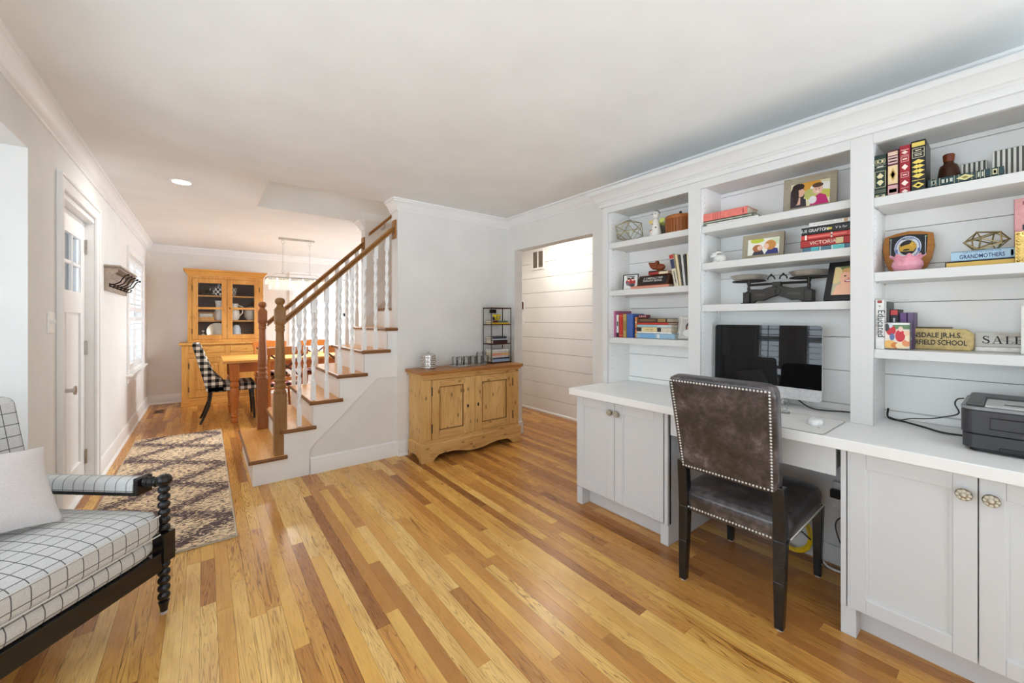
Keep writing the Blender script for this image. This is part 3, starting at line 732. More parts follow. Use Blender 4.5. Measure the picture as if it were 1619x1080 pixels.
# plinth with shaped apron and bracket feet
ap = [(-0.016, 0.0), (0.085, 0.0), (0.115, 0.03), (0.15, 0.055), (0.20, 0.062), (0.30, 0.062), (0.38, 0.05), (0.46, 0.032), (0.5525, 0.025)]
ap = ap + [(W_ - x_, z_) for x_, z_ in ap[-2::-1]]
m = MB()
for (xa, za), (xb, zb) in zip(ap, ap[1:]): m.prism([(xa, za), (xb, zb), (xb, 0.150), (xa, 0.150)], 'y', 0.0, 0.022)
m.build('apron', PINEH, sb)
sd = [(0.0225, 0.0), (0.06, 0.0), (0.085, 0.035), (0.13, 0.05), (0.21, 0.05), (0.255, 0.035), (0.28, 0.0), (0.31, 0.0)]
for x0 in (-0.016, W_ - 0.006):
    m = MB()
    for (ya, za), (yb, zb) in zip(sd, sd[1:]): m.prism([(ya, za), (yb, zb), (yb, 0.150), (ya, 0.150)], 'x', x0, x0 + 0.022)
    m.build('side_apron', PINE, sb)
m = MB(); m.sweep([(-0.02, 0.150), (0.018, 0.150), (0.018, 0.157), (0.010, 0.168), (-0.02, 0.172)], [(0.0, 0.31), (0.0, 0.018), (W_, 0.018), (W_, 0.31)], side=-1); m.build('plinth_moulding', PINEH, sb, smooth=30)

# ---- on the sideboard
ZS = 0.829
HAM = metal('hammered_silver', (0.72, 0.70, 0.67), 0.22)
r = T('ice_bucket', 'hammered silver lidded canister with pointed finial on the sideboard', 'canister', (1.69, 3.475, ZS))
m = MB()
for j in range(12): pass
m.lathe([(0.060, 0.0), (0.066, 0.003), (0.066, 0.12), (0.062, 0.12), (0.062, 0.01), (0.0, 0.01)], 32); m.build('body', HAM, r, smooth=40)
m = MB()
for k in range(6):
    for i in range(18):
        a = 2 * PI * (i + 0.5 * (k % 2)) / 18; m.ball((0.066 * math.cos(a), 0.066 * math.sin(a), 0.014 + 0.019 * k), 0.009, 0.009, 0.009, 6, 4)
o = m.build('hammered_bosses', HAM, r, smooth=60); o['kind'] = 'stuff'
m = MB(); m.lathe([(0.069, 0.119), (0.069, 0.128), (0.060, 0.138), (0.035, 0.147), (0.012, 0.150), (0.006, 0.156), (0.010, 0.165), (0.006, 0.175), (0.001, 0.192)], 32); m.build('lid', HAM, r, smooth=40)
r = T('drinks_tray', 'rectangular mirrored tray with thin rim on the sideboard, under clear tumblers', 'tray', (2.115, 3.455, ZS))
m = MB(); m.box(-0.17, 0.17, -0.085, 0.085, 0.0, 0.006); m.build('tray_base', CHROME, r, bevel=0.002)
m = MB(); m.tube([(-0.17, -0.085, 0.014), (0.17, -0.085, 0.014), (0.17, 0.085, 0.014), (-0.17, 0.085, 0.014)], 0.004, 8, True)
for k in range(6):
    for s_ in (-1, 1): m.cyl(0.002, 0.004, 0.014, 6, (-0.15 + 0.06 * k, s_ * 0.085, 0))
m.build('gallery_rail', CHROME, r, smooth=40)
def tumbler(loc, label, grp):
    r = T('glass_tumbler', label, 'glass', loc, 0, grp)
    m = MB(); m.lathe([(0.027, 0.0), (0.030, 0.002), (0.033, 0.085), (0.031, 0.085), (0.028, 0.012), (0.0, 0.012)], 20); m.build('bowl', CLEAR, r, smooth=40)
    m = MB(); m.lathe([(0.0325, 0.0835), (0.0335, 0.085), (0.0325, 0.0865), (0.0315, 0.085), (0.0325, 0.0835)], 20); m.build('rim', CLEAR, r, smooth=60)
for i in range(4):
    for j in range(2): tumbler((1.995 + 0.078 * i, 3.417 + 0.076 * j, ZS + 0.0062), 'clear glass tumbler on the mirrored tray, %s of the %s row' % (('leftmost', 'second from left', 'third from left', 'rightmost')[i], ('front', 'back')[j]), 'tumblers on the tray')
tumbler((2.345, 3.47, ZS), 'clear glass tumbler standing off the tray, between the tray and the black shelf', None)
r = T('glass_jar', 'taller clear glass jar at the right end of the mirrored tray', 'jar', (2.335, 3.56, ZS))
m = MB(); m.lathe([(0.038, 0.0), (0.042, 0.003), (0.042, 0.10), (0.034, 0.112), (0.034, 0.12), (0.031, 0.12), (0.031, 0.112), (0.039, 0.099), (0.039, 0.01), (0, 0.01)], 20); m.build('bowl', CLEAR, r, smooth=40)
# black wire shelf tower
RX0, RX1, RY0, RY1 = 2.405, 2.665, 3.445, 3.60
r = T('shelf_tower', 'narrow open tower of dark wood shelves in thin black rods on the sideboard', 'shelf', ((RX0 + RX1) / 2, (RY0 + RY1) / 2, ZS))
hx, hy = (RX1 - RX0) / 2, (RY1 - RY0) / 2; ZL = (0.0, 0.198, 0.407, 0.585)
for z in ZL:
    m = MB(); m.box(-hx, hx, -hy, hy, z + 0.001, z + 0.013); m.build('shelf', wood('tower_shelf', S(92, 50, 34), S(60, 32, 22), 0, 0.5) if z == 0 else bpy.data.materials['tower_shelf'], r, bevel=0.002)
for sx in (-1, 1):
    for sy in (-1, 1):
        m = MB(); m.cyl(0.0045, 0, 0.60, 8, (sx * hx, sy * hy, 0)); m.build('upright', IRON, r, smooth=40)
m = MB(); m.box(-0.045, 0.045, hy + 0.001, hy + 0.003, 0.54, 0.58); m.build('wall_bracket', IRON, r)

def book(label, loc, t, d, h, c, flat=False, rz=0.0, page=(226, 214, 190), lean=0.0, bands=(), txt=None, tcol=(235, 225, 200), group=None, rough=0.5, cat='book', tsize=None, trot=True, fsx=1.0):
    """spine faces local -y. upright: t along x, h along z; flat: h along x, t along z. bands: (from, to, colour[, inset]) along the spine"""
    r = T('book', label, cat, loc, rz, group); r.rotation_euler = (0, lean, rz)
    def bx(m, a0, a1, b0, b1, c0, c1):       # a: thickness, b: depth, c: height
        if flat: m.box(c0, c1, b0, b1, a0, a1)
        else: m.box(a0, a1, b0, b1, c0, c1)
    cv = min(0.003, t * 0.16)
    m = MB(); bx(m, 0, cv, 0, d, 0, h); bx(m, t - cv, t, 0, d, 0, h); bx(m, 0, t, 0, cv, 0, h); m.build('cover', col(*c, rough), r, bevel=0.0012)
    m = MB(); bx(m, cv, t - cv, cv, d - 0.004, 0.003, h - 0.003); m.build('pages', col(*page, 0.8), r)
    if bands:
        m = MB()
        for q in bands:
            m.cc = S(*q[2]); ins = q[3] if len(q) > 3 else 0.0
            bx(m, t * ins + 0.0004, t * (1 - ins) - 0.0004, -0.0006, 0.0004, h * q[0], h * q[1])
        o = m.build('spine_print', PRINT, r)
    if txt:
        sz = tsize or t * 0.62
        if flat: text(txt, sz, col(*tcol), r, (h * 0.45, -0.0009, t / 2), sx=fsx)
        else: text(txt, sz, col(*tcol), r, (t / 2, -0.0009, h * 0.5), (PI / 2, PI / 2, 0), sx=fsx)
    return r
def stack(x, y, z, items, rz=0.0):
    for it in items:
        lab, t, d, h, c, dx, dy = it[:7]; kw = it[7] if len(it) > 7 else {}
        book(lab, (x + dx * math.cos(rz) - dy * math.sin(rz), y + dx * math.sin(rz) + dy * math.cos(rz), z), t, d, h, c, True, rz, **kw); z += t + 0.0008
bx0, by0 = RX0 + 0.012, RY0 + 0.006
stack(bx0, by0, ZS + ZL[0] + 0.0135, [
    ('light blue book at the bottom of the tower stack', 0.030, 0.135, 0.225, (150, 176, 208), 0.008, 0.0),
    ('thin black book on the light blue one in the tower', 0.014, 0.13, 0.22, (34, 36, 44), 0.01, 0.0),
    ('white and grey book in the middle of the lowest tower stack', 0.020, 0.135, 0.21, (214, 208, 214), 0.006, 0.0),
    ('salmon and yellow book near the top of the lowest tower stack', 0.026, 0.13, 0.225, (226, 178, 110), 0.006, 0.0, {'bands': ((0, 0.55, (224, 150, 120)),)}),
    ('cream book in the lowest tower stack', 0.020, 0.132, 0.21, (226, 222, 210), 0.01, 0.0),
    ('white book topping the lowest stack in the tower', 0.020, 0.13, 0.222, (238, 238, 236), 0.004, 0.0)])
stack(bx0, by0, ZS + ZL[1] + 0.0135, [
    ('dark maroon book under two others on the middle tower shelf', 0.036, 0.135, 0.19, (58, 30, 34), 0.015, 0.0),
    ('thin pale blue book on the middle tower shelf', 0.014, 0.13, 0.18, (190, 204, 216), 0.012, 0.0),
    ('dark blue and grey book topping the middle tower shelf', 0.022, 0.135, 0.19, (60, 62, 78), 0.006, 0.0)])
stack(bx0, by0, ZS + ZL[2] + 0.0135, [
    ('yellow book lying on the upper tower shelf', 0.016, 0.135, 0.225, (214, 176, 40), 0.006, 0.0),
    ('brown and teal book under the yellow ornament', 0.020, 0.13, 0.20, (84, 40, 30), 0.01, 0.0, {'bands': ((0.35, 1.0, (96, 116, 108)),)})])
r = T('yellow_ornament', 'small yellow and black ornament on top of the tower books', 'ornament', (2.515, 3.50, ZS + ZL[2] + 0.052))
YEL = col(232, 208, 40, 0.35)
m = MB(); m.ball((0, 0, 0.034), 0.044, 0.036, 0.034); m.ball((-0.038, 0, 0.055), 0.014); m.ball((0.038, 0, 0.055), 0.014); m.build('body', YEL, r, smooth=60)
m = MB(); m.ball((-0.018, -0.033, 0.034), 0.012, 0.006, 0.013); m.ball((0.020, -0.033, 0.034), 0.012, 0.006, 0.013); m.ball((-0.05, -0.01, 0.022), 0.013, 0.012, 0.02); m.build('dark_spots', col(40, 26, 20), r, smooth=60)
m = MB(); m.ball((-0.018, -0.036, 0.034), 0.007, 0.005, 0.008); m.ball((0.020, -0.036, 0.034), 0.007, 0.005, 0.008); m.build('white_dots', col(236, 236, 226), r, smooth=60)
# ================================================================ DINING ROOM
# ---- hutch (local x width, local -y front)
hu = T('hutch', 'tall honey pine hutch with glazed doors above and panelled cupboards below', 'hutch', (0.285, 7.60, 0))
m = MB(); m.box(-0.55, -0.52, 0.02, 0.46, 0.06, 0.915); m.box(0.52, 0.55, 0.02, 0.46, 0.06, 0.915); m.box(-0.52, 0.52, 0.44, 0.46, 0.06, 0.915); m.box(-0.52, 0.52, 0.02, 0.44, 0.06, 0.08); m.build('lower_case', HONEY, hu, bevel=0.003)
for a, c in ((-0.55, -0.47), (0.47, 0.55), (-0.035, 0.035)):
    m = MB(); m.box(a, c, 0.0, 0.02, 0.06, 0.915); m.build('lower_stile', HONEY, hu, bevel=0.002)
for a, c in ((0.895, 0.915), (0.72, 0.785), (0.07, 0.12)):
    m = MB(); m.box(-0.47, 0.47, 0.0005, 0.0195, a, c); m.build('lower_rail', HONEYH, hu, bevel=0.002)
for s_ in (-1, 1):
    a, c = sorted((s_ * 0.037, s_ * 0.468))
    m = MB(); m.box(a, c, -0.004, 0.015, 0.788, 0.893); dr = m.build('drawer', HONEYH, hu, bevel=0.004)
    m = MB(); m.lathe([(0.004, -0.004), (0.004, -0.012), (0.011, -0.018), (0.009, -0.026), (0.0, -0.028)][::-1], 12, ((a + c) / 2, 0, 0.84), 'y'); m.build('knob', HONEY, dr, smooth=50)
    m = MB(); m.box(a, a + 0.07, -0.004, 0.015, 0.123, 0.717); m.box(c - 0.07, c, -0.004, 0.015, 0.123, 0.717); m.box(a + 0.07, c - 0.07, -0.004, 0.015, 0.123, 0.20); m.box(a + 0.07, c - 0.07, -0.004, 0.015, 0.645, 0.717)
    dr = m.build('door', HONEY, hu, bevel=0.003)
    m = MB(); m.prism([(a + 0.07, 0.20), (c - 0.07, 0.20), (c - 0.07, 0.645), (a + 0.07, 0.645)], 'y', 0.006, 0.014); m.box(a + 0.10, c - 0.10, 0.0, 0.008, 0.235, 0.61); m.build('door_panel', HONEY, dr, bevel=0.004)
    for z in (0.25, 0.60):
        m = MB(); m.cyl(0.005, z - 0.04, z + 0.04, 8, (s_ * 0.468, -0.006, 0)); m.build('hinge', IRON, dr, smooth=40)
m = MB(); m.box(-0.56, 0.56, -0.012, 0.46, 0.0, 0.07); m.build('plinth', HONEYH, hu, bevel=0.006)
m = MB(); m.box(-0.585, 0.585, -0.03, 0.465, 0.915, 0.945); m.build('counter', HONEYH, hu, bevel=0.006)
UY = 0.10
m = MB(); m.box(-0.485, -0.46, UY + 0.02, 0.46, 0.945, 1.975); m.box(0.46, 0.485, UY + 0.02, 0.46, 0.945, 1.975); m.box(-0.46, 0.46, UY + 0.02, 0.46, 1.95, 1.975); m.build('upper_case', HONEY, hu, bevel=0.003)
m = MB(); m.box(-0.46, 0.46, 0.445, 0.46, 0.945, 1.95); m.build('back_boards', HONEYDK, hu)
for z in (1.265, 1.655):
    m = MB(); m.box(-0.46, 0.46, UY + 0.06, 0.445, z, z + 0.02); m.build('shelf', HONEYH, hu)
m = MB(); m.box(-0.485, -0.43, UY, UY + 0.02, 0.945, 1.975); m.box(0.43, 0.485, UY, UY + 0.02, 0.945, 1.975); m.box(-0.43, 0.43, UY, UY + 0.02, 1.93, 1.975); m.box(-0.43, 0.43, UY, UY + 0.02, 0.945, 0.99); m.build('upper_frame', HONEY, hu, bevel=0.002)
for s_ in (-1, 1):
    a, c = sorted((s_ * 0.002, s_ * 0.428)); y0, y1 = UY - 0.006, UY + 0.016; fr = 0.068
    m = MB(); m.box(a, a + fr, y0, y1, 0.992, 1.928); m.box(c - fr, c, y0, y1, 0.992, 1.928); m.box(a + fr, c - fr, y0, y1, 0.992, 1.06); m.box(a + fr, c - fr, y0, y1, 1.86, 1.928); m.box(a + fr, c - fr, y0, y1, 1.455, 1.49)
    dr = m.build('glazed_door', HONEY, hu, bevel=0.003)
    for z0, z1 in ((1.06, 1.455), (1.49, 1.86)):
        m = MB(); m.box(a + fr, c - fr, UY + 0.003, UY + 0.006, z0, z1); m.build('pane', PANE, dr)
    for z in (1.12, 1.78):
        m = MB(); m.cyl(0.005, z - 0.04, z + 0.04, 8, (s_ * 0.43, UY - 0.008, 0)); m.build('hinge', IRON, dr, smooth=40)
m = MB(); m.ball((0.036, UY - 0.008, 1.475), 0.009, 0.004, 0.014); m.build('keyhole_plate', IRON, hu, smooth=60)
m = MB(); m.sweep([(-0.02, 1.975), (0.004, 1.975), (0.006, 1.99), (0.02, 2.005), (0.03, 2.03), (0.05, 2.045), (0.055, 2.065), (-0.02, 2.065)], [(-0.485, 0.46), (-0.485, UY), (0.485, UY), (0.485, 0.46)], side=-1)
m.box(-0.47, 0.47, UY + 0.01, 0.46, 1.976, 2.06); m.build('cornice', HONEYH, hu, smooth=30)
# contents of the hutch
WHITEC = col(232, 230, 224, 0.25); CREAM = col(222, 208, 182, 0.4)
HX, HY = 0.285, 7.60
def crock(name, label, cat, loc, prof, mat, n=24, extra=None):
    r = T(name, label, cat, loc); m = MB(); m.lathe(prof, n); m.build('body', mat, r, smooth=40)
    if extra: extra(r)
    return r
def check_mat(name, s_, a, c, ring=True):
    q = G(name, 0.35); x, y, z = q.sep(q.obj()); an = q.mth('MULTIPLY', q.mth('ARCTAN2', y, x), 1.6)
    k = q.mth('ADD', q.mth('FLOOR', q.mth('MULTIPLY', an, 1.6)), q.mth('FLOOR', q.mth('MULTIPLY', z, s_)))
    q.color(q.mix(q.mth('ABSOLUTE', q.mth('MODULO', k, 2.0)), a, c)); return q.m
CHECK = check_mat('checked_enamel', 26, S(236, 234, 228), S(28, 28, 34))
crock('glass_bowl', 'small pressed glass bowl on the top shelf of the hutch, left side', 'bowl', (HX - 0.30, HY + 0.25, 1.676), [(0.03, 0), (0.035, 0.01), (0.075, 0.06), (0.08, 0.085), (0.074, 0.085), (0.03, 0.014), (0, 0.014)], CLEAR)
def potx(r):
    m = MB(); m.tube([(0.07, 0, 0.05), (0.115, 0, 0.09), (0.13, 0, 0.14)], [0.016, 0.012, 0.009]); m.build('spout', CHECK, r, smooth=50)
    m = MB(); m.tube([(-0.06, 0, 0.12), (-0.11, 0, 0.12), (-0.115, 0, 0.06), (-0.07, 0, 0.03)], 0.009); m.build('handle', CHECK, r, smooth=50)
crock('checked_teapot', 'black and white checked teapot on the top shelf of the hutch, left door', 'teapot', (HX - 0.10, HY + 0.24, 1.676), [(0.05, 0), (0.075, 0.02), (0.085, 0.07), (0.07, 0.12), (0.04, 0.14), (0.03, 0.15), (0.012, 0.165), (0.015, 0.18), (0, 0.185)], CHECK, extra=potx)
crock('checked_cup', 'black and white checked cup on the top shelf of the hutch, right door', 'cup', (HX + 0.085, HY + 0.24, 1.676), [(0.03, 0), (0.045, 0.05), (0.05, 0.13), (0.046, 0.13), (0.03, 0.01), (0, 0.01)], CHECK)
crock('tall_pitcher', 'tall white pitcher standing mid shelf of the hutch behind the left door', 'pitcher', (HX - 0.10, HY + 0.26, 1.286), [(0.05, 0), (0.065, 0.05), (0.06, 0.13), (0.04, 0.2), (0.045, 0.26), (0.055, 0.31), (0.05, 0.31), (0.035, 0.2), (0, 0.2)], WHITEC)
def canx(r):
    m = MB(); m.tube([(0.05, 0, 0.24), (0.11, 0, 0.22), (0.11, 0, 0.12), (0.06, 0, 0.06)], 0.01); m.build('handle', WHITEC, r, smooth=50)
crock('white_jug', 'white china jug with handle mid shelf of the hutch behind the right door', 'jug', (HX + 0.10, HY + 0.24, 1.286), [(0.05, 0), (0.07, 0.04), (0.075, 0.12), (0.05, 0.2), (0.055, 0.27), (0.05, 0.27), (0.045, 0.2), (0, 0.2)], WHITEC, extra=canx)
r = T('serving_dish', 'grey oval serving dish standing on the hutch shelf behind the right door', 'dish', (HX + 0.335, HY + 0.29, 1.286), 0, None)
m = MB(); m.lathe([(0.06, 0), (0.10, 0.06), (0.105, 0.14), (0.09, 0.20), (0.05, 0.225), (0.015, 0.235), (0, 0.24)], 24); m.build('body', col(190, 186, 176, 0.35), r, smooth=40)
r = T('napkin_box', 'open wooden box of folded white napkins on the lower hutch shelf', 'box', (HX - 0.26, HY + 0.24, 1.286))
m = MB(); m.box(-0.10, 0.10, -0.07, 0.07, 0, 0.008); m.box(-0.10, -0.092, -0.07, 0.07, 0.008, 0.13); m.box(0.092, 0.10, -0.07, 0.07, 0.008, 0.13); m.box(-0.092, 0.092, 0.062, 0.07, 0.008, 0.13); m.box(-0.092, 0.092, -0.07, -0.062, 0.008, 0.05); m.build('box_sides', HONEY, r)
for k in range(4):
    m = MB(); m.box(-0.085, 0.085, -0.058, 0.055, 0.009 + 0.024 * k, 0.03 + 0.024 * k); m.build('napkin', WHITEC, r, bevel=0.008)
crock('beehive_jar', 'cream ribbed beehive jar at the bottom left inside the hutch', 'jar', (HX - 0.30, HY + 0.22, 0.946), [(0.06, 0), (0.085, 0.01)] + [p for k in range(6) for p in ((0.088 - 0.010 * k - 0.0015 * k * k, 0.02 + 0.022 * k), (0.082 - 0.010 * k - 0.0015 * k * k, 0.036 + 0.022 * k))] + [(0.02, 0.165), (0.015, 0.18), (0, 0.185)], CREAM)
r = T('copper_platter', 'round metal platter leaning upright at the bottom of the hutch, left door', 'platter', (HX - 0.12, HY + 0.36, 1.105), 0); r.rotation_euler = (1.40, 0, 0)
m = MB(); m.lathe([(0.0, 0.0), (0.09, 0.002), (0.135, 0.014), (0.14, 0.018), (0.138, 0.022), (0.09, 0.010), (0.0, 0.008)], 32); m.build('dish', metal('pewter', (0.62, 0.52, 0.42), 0.3), r, smooth=40)
crock('white_figure_jug', 'white and blue china figure jug at the bottom of the hutch, right door', 'jug', (HX + 0.13, HY + 0.24, 0.946), [(0.05, 0), (0.065, 0.03), (0.07, 0.10), (0.055, 0.15), (0.06, 0.19), (0.045, 0.24), (0.03, 0.26), (0, 0.265)], col(214, 222, 232, 0.25))
for k in range(3):
    r = T('stacked_plate', ('lowest', 'middle', 'topmost')[k] + ' red and cream plate of the pile behind the right hutch door', 'plate', (HX + 0.30, HY + 0.26, 0.946 + 0.019 * k), 0, 'plates in the hutch')
    m = MB(); m.lathe([(0.05, 0), (0.06, 0.004), (0.11, 0.017), (0.113, 0.02), (0.11, 0.022), (0.06, 0.009), (0, 0.007)], 28); m.build('dish', (WHITEC, col(160, 70, 60, 0.3), WHITEC)[k], r, smooth=40)

# ---- pine table with turned legs
tb = T('dining_table', 'orange pine dining table with thick turned legs, beyond the stairs', 'dining table', (1.10, 6.46, 0))
m = MB(); m.box(-0.92, 0.92, -0.47, 0.47, 0.752, 0.785); m.build('tabletop', HONEYH, tb, bevel=0.005)
m = MB(); m.box(-0.80, 0.80, -0.405, -0.385, 0.63, 0.752); m.box(-0.80, 0.80, 0.385, 0.405, 0.63, 0.752); m.box(-0.83, -0.81, -0.38, 0.38, 0.63, 0.752); m.box(0.81, 0.83, -0.38, 0.38, 0.63, 0.752); m.build('apron', ORANGE, tb, bevel=0.003)
lp = [(0.030, 0.0), (0.034, 0.01), (0.036, 0.05), (0.030, 0.06), (0.042, 0.075), (0.044, 0.09), (0.034, 0.105), (0.040, 0.115), (0.036, 0.13), (0.040, 0.20), (0.050, 0.34), (0.052, 0.38), (0.044, 0.42), (0.036, 0.44), (0.048, 0.455), (0.052, 0.48), (0.046, 0.505), (0.038, 0.515), (0.047, 0.53), (0.05, 0.54)]
m = MB(); m.lathe(lp, 24); m.box(-0.05, 0.05, -0.05, 0.05, 0.54, 0.752); lm = m.mesh('leg', ORANGE, smooth=40)
for sx in (-1, 1):
    for sy in (-1, 1):
        o = bpy.data.objects.new('leg', lm); COL.objects.link(o); o.parent = tb; o.location = (sx * 0.80, sy * 0.395, 0)

def gingham(name, step):
    q = G(name, 0.85, 0, 0.2); x, y, z = q.sep(q.obj()); nx, ny, nz = q.sep(q.nrm())
    def st_(c): return q.mth('GREATER_THAN', q.mth('FRACT', q.mth('DIVIDE', c, step)), 0.5)
    h = q.mix(q.mth('GREATER_THAN', q.mth('ABSOLUTE', nz), 0.7), z, y)      # second direction depends on which way the cloth faces
    a = st_(q.mth('ADD', x, 5.0)); b_ = st_(q.mth('ADD', h, 5.0)); a2 = st_(q.mth('ADD', y, 5.0))
    fx = q.mth('GREATER_THAN', q.mth('ABSOLUTE', nx), 0.7)
    first = q.mth('ADD', q.mth('MULTIPLY', a, q.mth('SUBTRACT', 1.0, fx)), q.mth('MULTIPLY', a2, fx))
    sm = q.mth('MULTIPLY', q.mth('ADD', first, b_), 0.5)
    q.color(q.ramp(sm, [(0.0, S(236, 230, 218)), (0.5, S(126, 120, 114)), (1.0, S(22, 20, 22))])); q.bump(q.noise(q.obj(), 600, 1), 0.15, 0.001); return q.m
GING = gingham('buffalo_check', 0.075)
def check_chair(label, loc, rz, grp):
    """upholstered chair; local +x is forward"""
    r = T('upholstered_chair', label, 'chair', loc, rz, grp)
    m = MB()
    m.box(-0.02, 0.50, -0.235, 0.235, 0.385, 0.46); m.box(0.02, 0.48, -0.22, 0.22, 0.46, 0.485); m.build('seat', GING, r, bevel=0.02, seg=3)
    m = MB(); th = 0.075
    side = [(0.16, 0.385), (-0.02, 0.385), (-0.07, 0.60), (-0.13, 0.85), (-0.165, 0.985), (-0.15, 1.0), (-0.09, 0.995), (-0.02, 0.80), (0.05, 0.62), (0.16, 0.49)]
    for y0, y1, sx in ((-0.235, -0.195, 0), (0.195, 0.235, 0)): m.prism(side, 'y', y0, y1)
    m.prism([(0.02, 0.40), (-0.02, 0.385), (-0.07, 0.60), (-0.13, 0.85), (-0.165, 0.985), (-0.15, 1.0), (-0.10, 0.995), (-0.06, 0.84), (-0.005, 0.62)], 'y', -0.20, 0.20)
    m.build('backrest', GING, r, bevel=0.012, seg=3)
    for sy in (-1, 1):
        m = MB(); m.tube([(0.455, sy * 0.20, 0.385), (0.47, sy * 0.20, 0.20), (0.478, sy * 0.20, 0.0)], [0.024, 0.021, 0.016], 4); m.build('leg', BLACK, r)
        m = MB(); m.tube([(0.02, sy * 0.20, 0.385), (0.0, sy * 0.20, 0.22), (-0.05, sy * 0.20, 0.08), (-0.085, sy * 0.20, 0.0)], [0.026, 0.023, 0.019, 0.016], 4); m.build('leg', BLACK, r)
    return r
check_chair('black and white checked chair at the left end of the table, before the hutch', (0.045, 6.42, 0), 0.0, 'upholstered checked chairs')
check_chair('black and white checked chair at the far right end of the table, behind the balusters', (2.12, 6.42, 0), PI, 'upholstered checked chairs')
def wood_chair(label, loc, rz):
    r = T('wooden_dining_chair', label, 'chair', loc, rz, 'wooden chairs along the table')
    m = MB(); m.box(-0.22, 0.22, -0.21, 0.21, 0.43, 0.46); m.build('seat', ORANGE, r, bevel=0.01)
    for sx in (-1, 1):
        m = MB(); m.tube([(sx * 0.19, -0.18, 0.43), (sx * 0.21, -0.20, 0.0)], [0.02, 0.014], 8); m.build('leg', ORANGE, r, smooth=40)
        m = MB(); m.tube([(sx * 0.18, 0.19, 0.0), (sx * 0.19, 0.18, 0.43), (sx * 0.20, 0.22, 0.70), (sx * 0.20, 0.26, 0.93)], [0.014, 0.02, 0.018, 0.014], 8); m.build('leg', ORANGE, r, smooth=40)
    m = MB(); m.prism([(-0.23, 0.86), (0.23, 0.86), (0.23, 0.95), (0.0, 0.965), (-0.23, 0.95)], 'y', 0.245, 0.268); m.build('crest_rail', ORANGE, r, bevel=0.004)
    for s_ in (-1, 1):
        m = MB(); m.tube([(s_ * -0.17, 0.195, 0.56), (0, 0.235, 0.71), (s_ * 0.18, 0.25, 0.86)], 0.013, 6); m.build('cross_slat', DARKW, r, smooth=40)
    m = MB(); m.box(-0.18, 0.18, 0.19, 0.205, 0.53, 0.575); m.build('lower_rail', ORANGE, r)
    m = MB()
    m.box(-0.19, 0.19, -0.19, 0.17, 0.461, 0.50); m.build('cushion', PLAID, r, bevel=0.018, seg=3)
    return r
q = G('red_plaid', 0.85); x_, y_, z_ = q.sep(q.obj())
fa = q.mth('GREATER_THAN', q.mth('FRACT', q.mth('MULTIPLY', x_, 11.0)), 0.55); fb = q.mth('GREATER_THAN', q.mth('FRACT', q.mth('MULTIPLY', y_, 11.0)), 0.55)
q.color(q.ramp(q.mth('MULTIPLY', q.mth('ADD', fa, fb), 0.5), [(0, S(214, 206, 196)), (0.5, S(140, 44, 50)), (1, S(40, 24, 28))])); PLAID = q.m
wood_chair('wooden chair with plaid cushion on the near table side, left of its pair', (0.82, 5.86, 0), PI)
wood_chair('wooden chair with plaid cushion on the near table side, right of its pair', (1.46, 5.86, 0), PI)
wood_chair('wooden dining chair on the far window side of the table, left of its pair', (0.82, 7.05, 0), 0)
wood_chair('wooden dining chair on the far window side of the table, right of its pair', (1.46, 7.05, 0), 0)

# ---- crystal chandelier
ch = T('chandelier', 'rectangular crystal chandelier hanging on two chains over the dining table', 'chandelier', (1.04, 6.34, 0))
m = MB(); m.box(-0.225, 0.225, -0.03, 0.03, H - 0.025, H - 0.001); m.build('canopy', NICKEL, ch, bevel=0.004)
for sx in (-1, 1):
    m = MB(); z = H - 0.035; k = 0
    m.tube([(sx * 0.17 + 0.02 * math.cos(t), 0, z - 0.02 + 0.022 * math.sin(t)) for t in [2 * PI * j / 14 for j in range(14)]], 0.003, 6, True)
    z -= 0.05
    while z > 1.985:
        a = (k % 2) * PI / 2
        m.tube([(sx * 0.17 + 0.007 * math.cos(t) * math.cos(a), 0.007 * math.cos(t) * math.sin(a), z + 0.013 * math.sin(t)) for t in [2 * PI * j / 8 for j in range(8)]], 0.0022, 4, True); z -= 0.021; k += 1
    m.tube([(sx * 0.17 + 0.016 * math.cos(t), 0, z - 0.004 + 0.016 * math.sin(t)) for t in [2 * PI * j / 14 for j in range(14)]], 0.003, 6, True)
    m.cyl(0.006, 1.935, z - 0.016, 8, (sx * 0.17, 0, 0)); m.build('chain', NICKEL, ch, smooth=50)
m = MB(); m.tube([(-0.34, 0, 1.885), (-0.25, 0, 1.94), (0.25, 0, 1.94), (0.34, 0, 1.885)], 0.004)
for sx in (-1, 1): m.tube([(sx * 0.34, -0.13, 1.885), (sx * 0.34, 0.13, 1.885)], 0.004)
m.build('yoke', NICKEL, ch, smooth=50)
m = MB()
for (x0, x1, y0, y1) in ((-0.37, 0.37, -0.14, -0.132), (-0.37, 0.37, 0.132, 0.14), (-0.37, -0.362, -0.132, 0.132), (0.362, 0.37, -0.132, 0.132)): m.box(x0, x1, y0, y1, 1.862, 1.882)
m.build('frame', NICKEL, ch)
CRY = G('crystal', 0.08, 0, 0.9); CRY.b.inputs['Emission Color'].default_value = (1, 0.93, 0.78, 1); CRY.b.inputs['Emission Strength'].default_value = 0.22  # crystals glow by themselves in place of light caught from the bulbs
CRY.color((0.9, 0.88, 0.82, 1)); CRY.b.inputs['Alpha'].default_value = 0.8; CRY = CRY.m
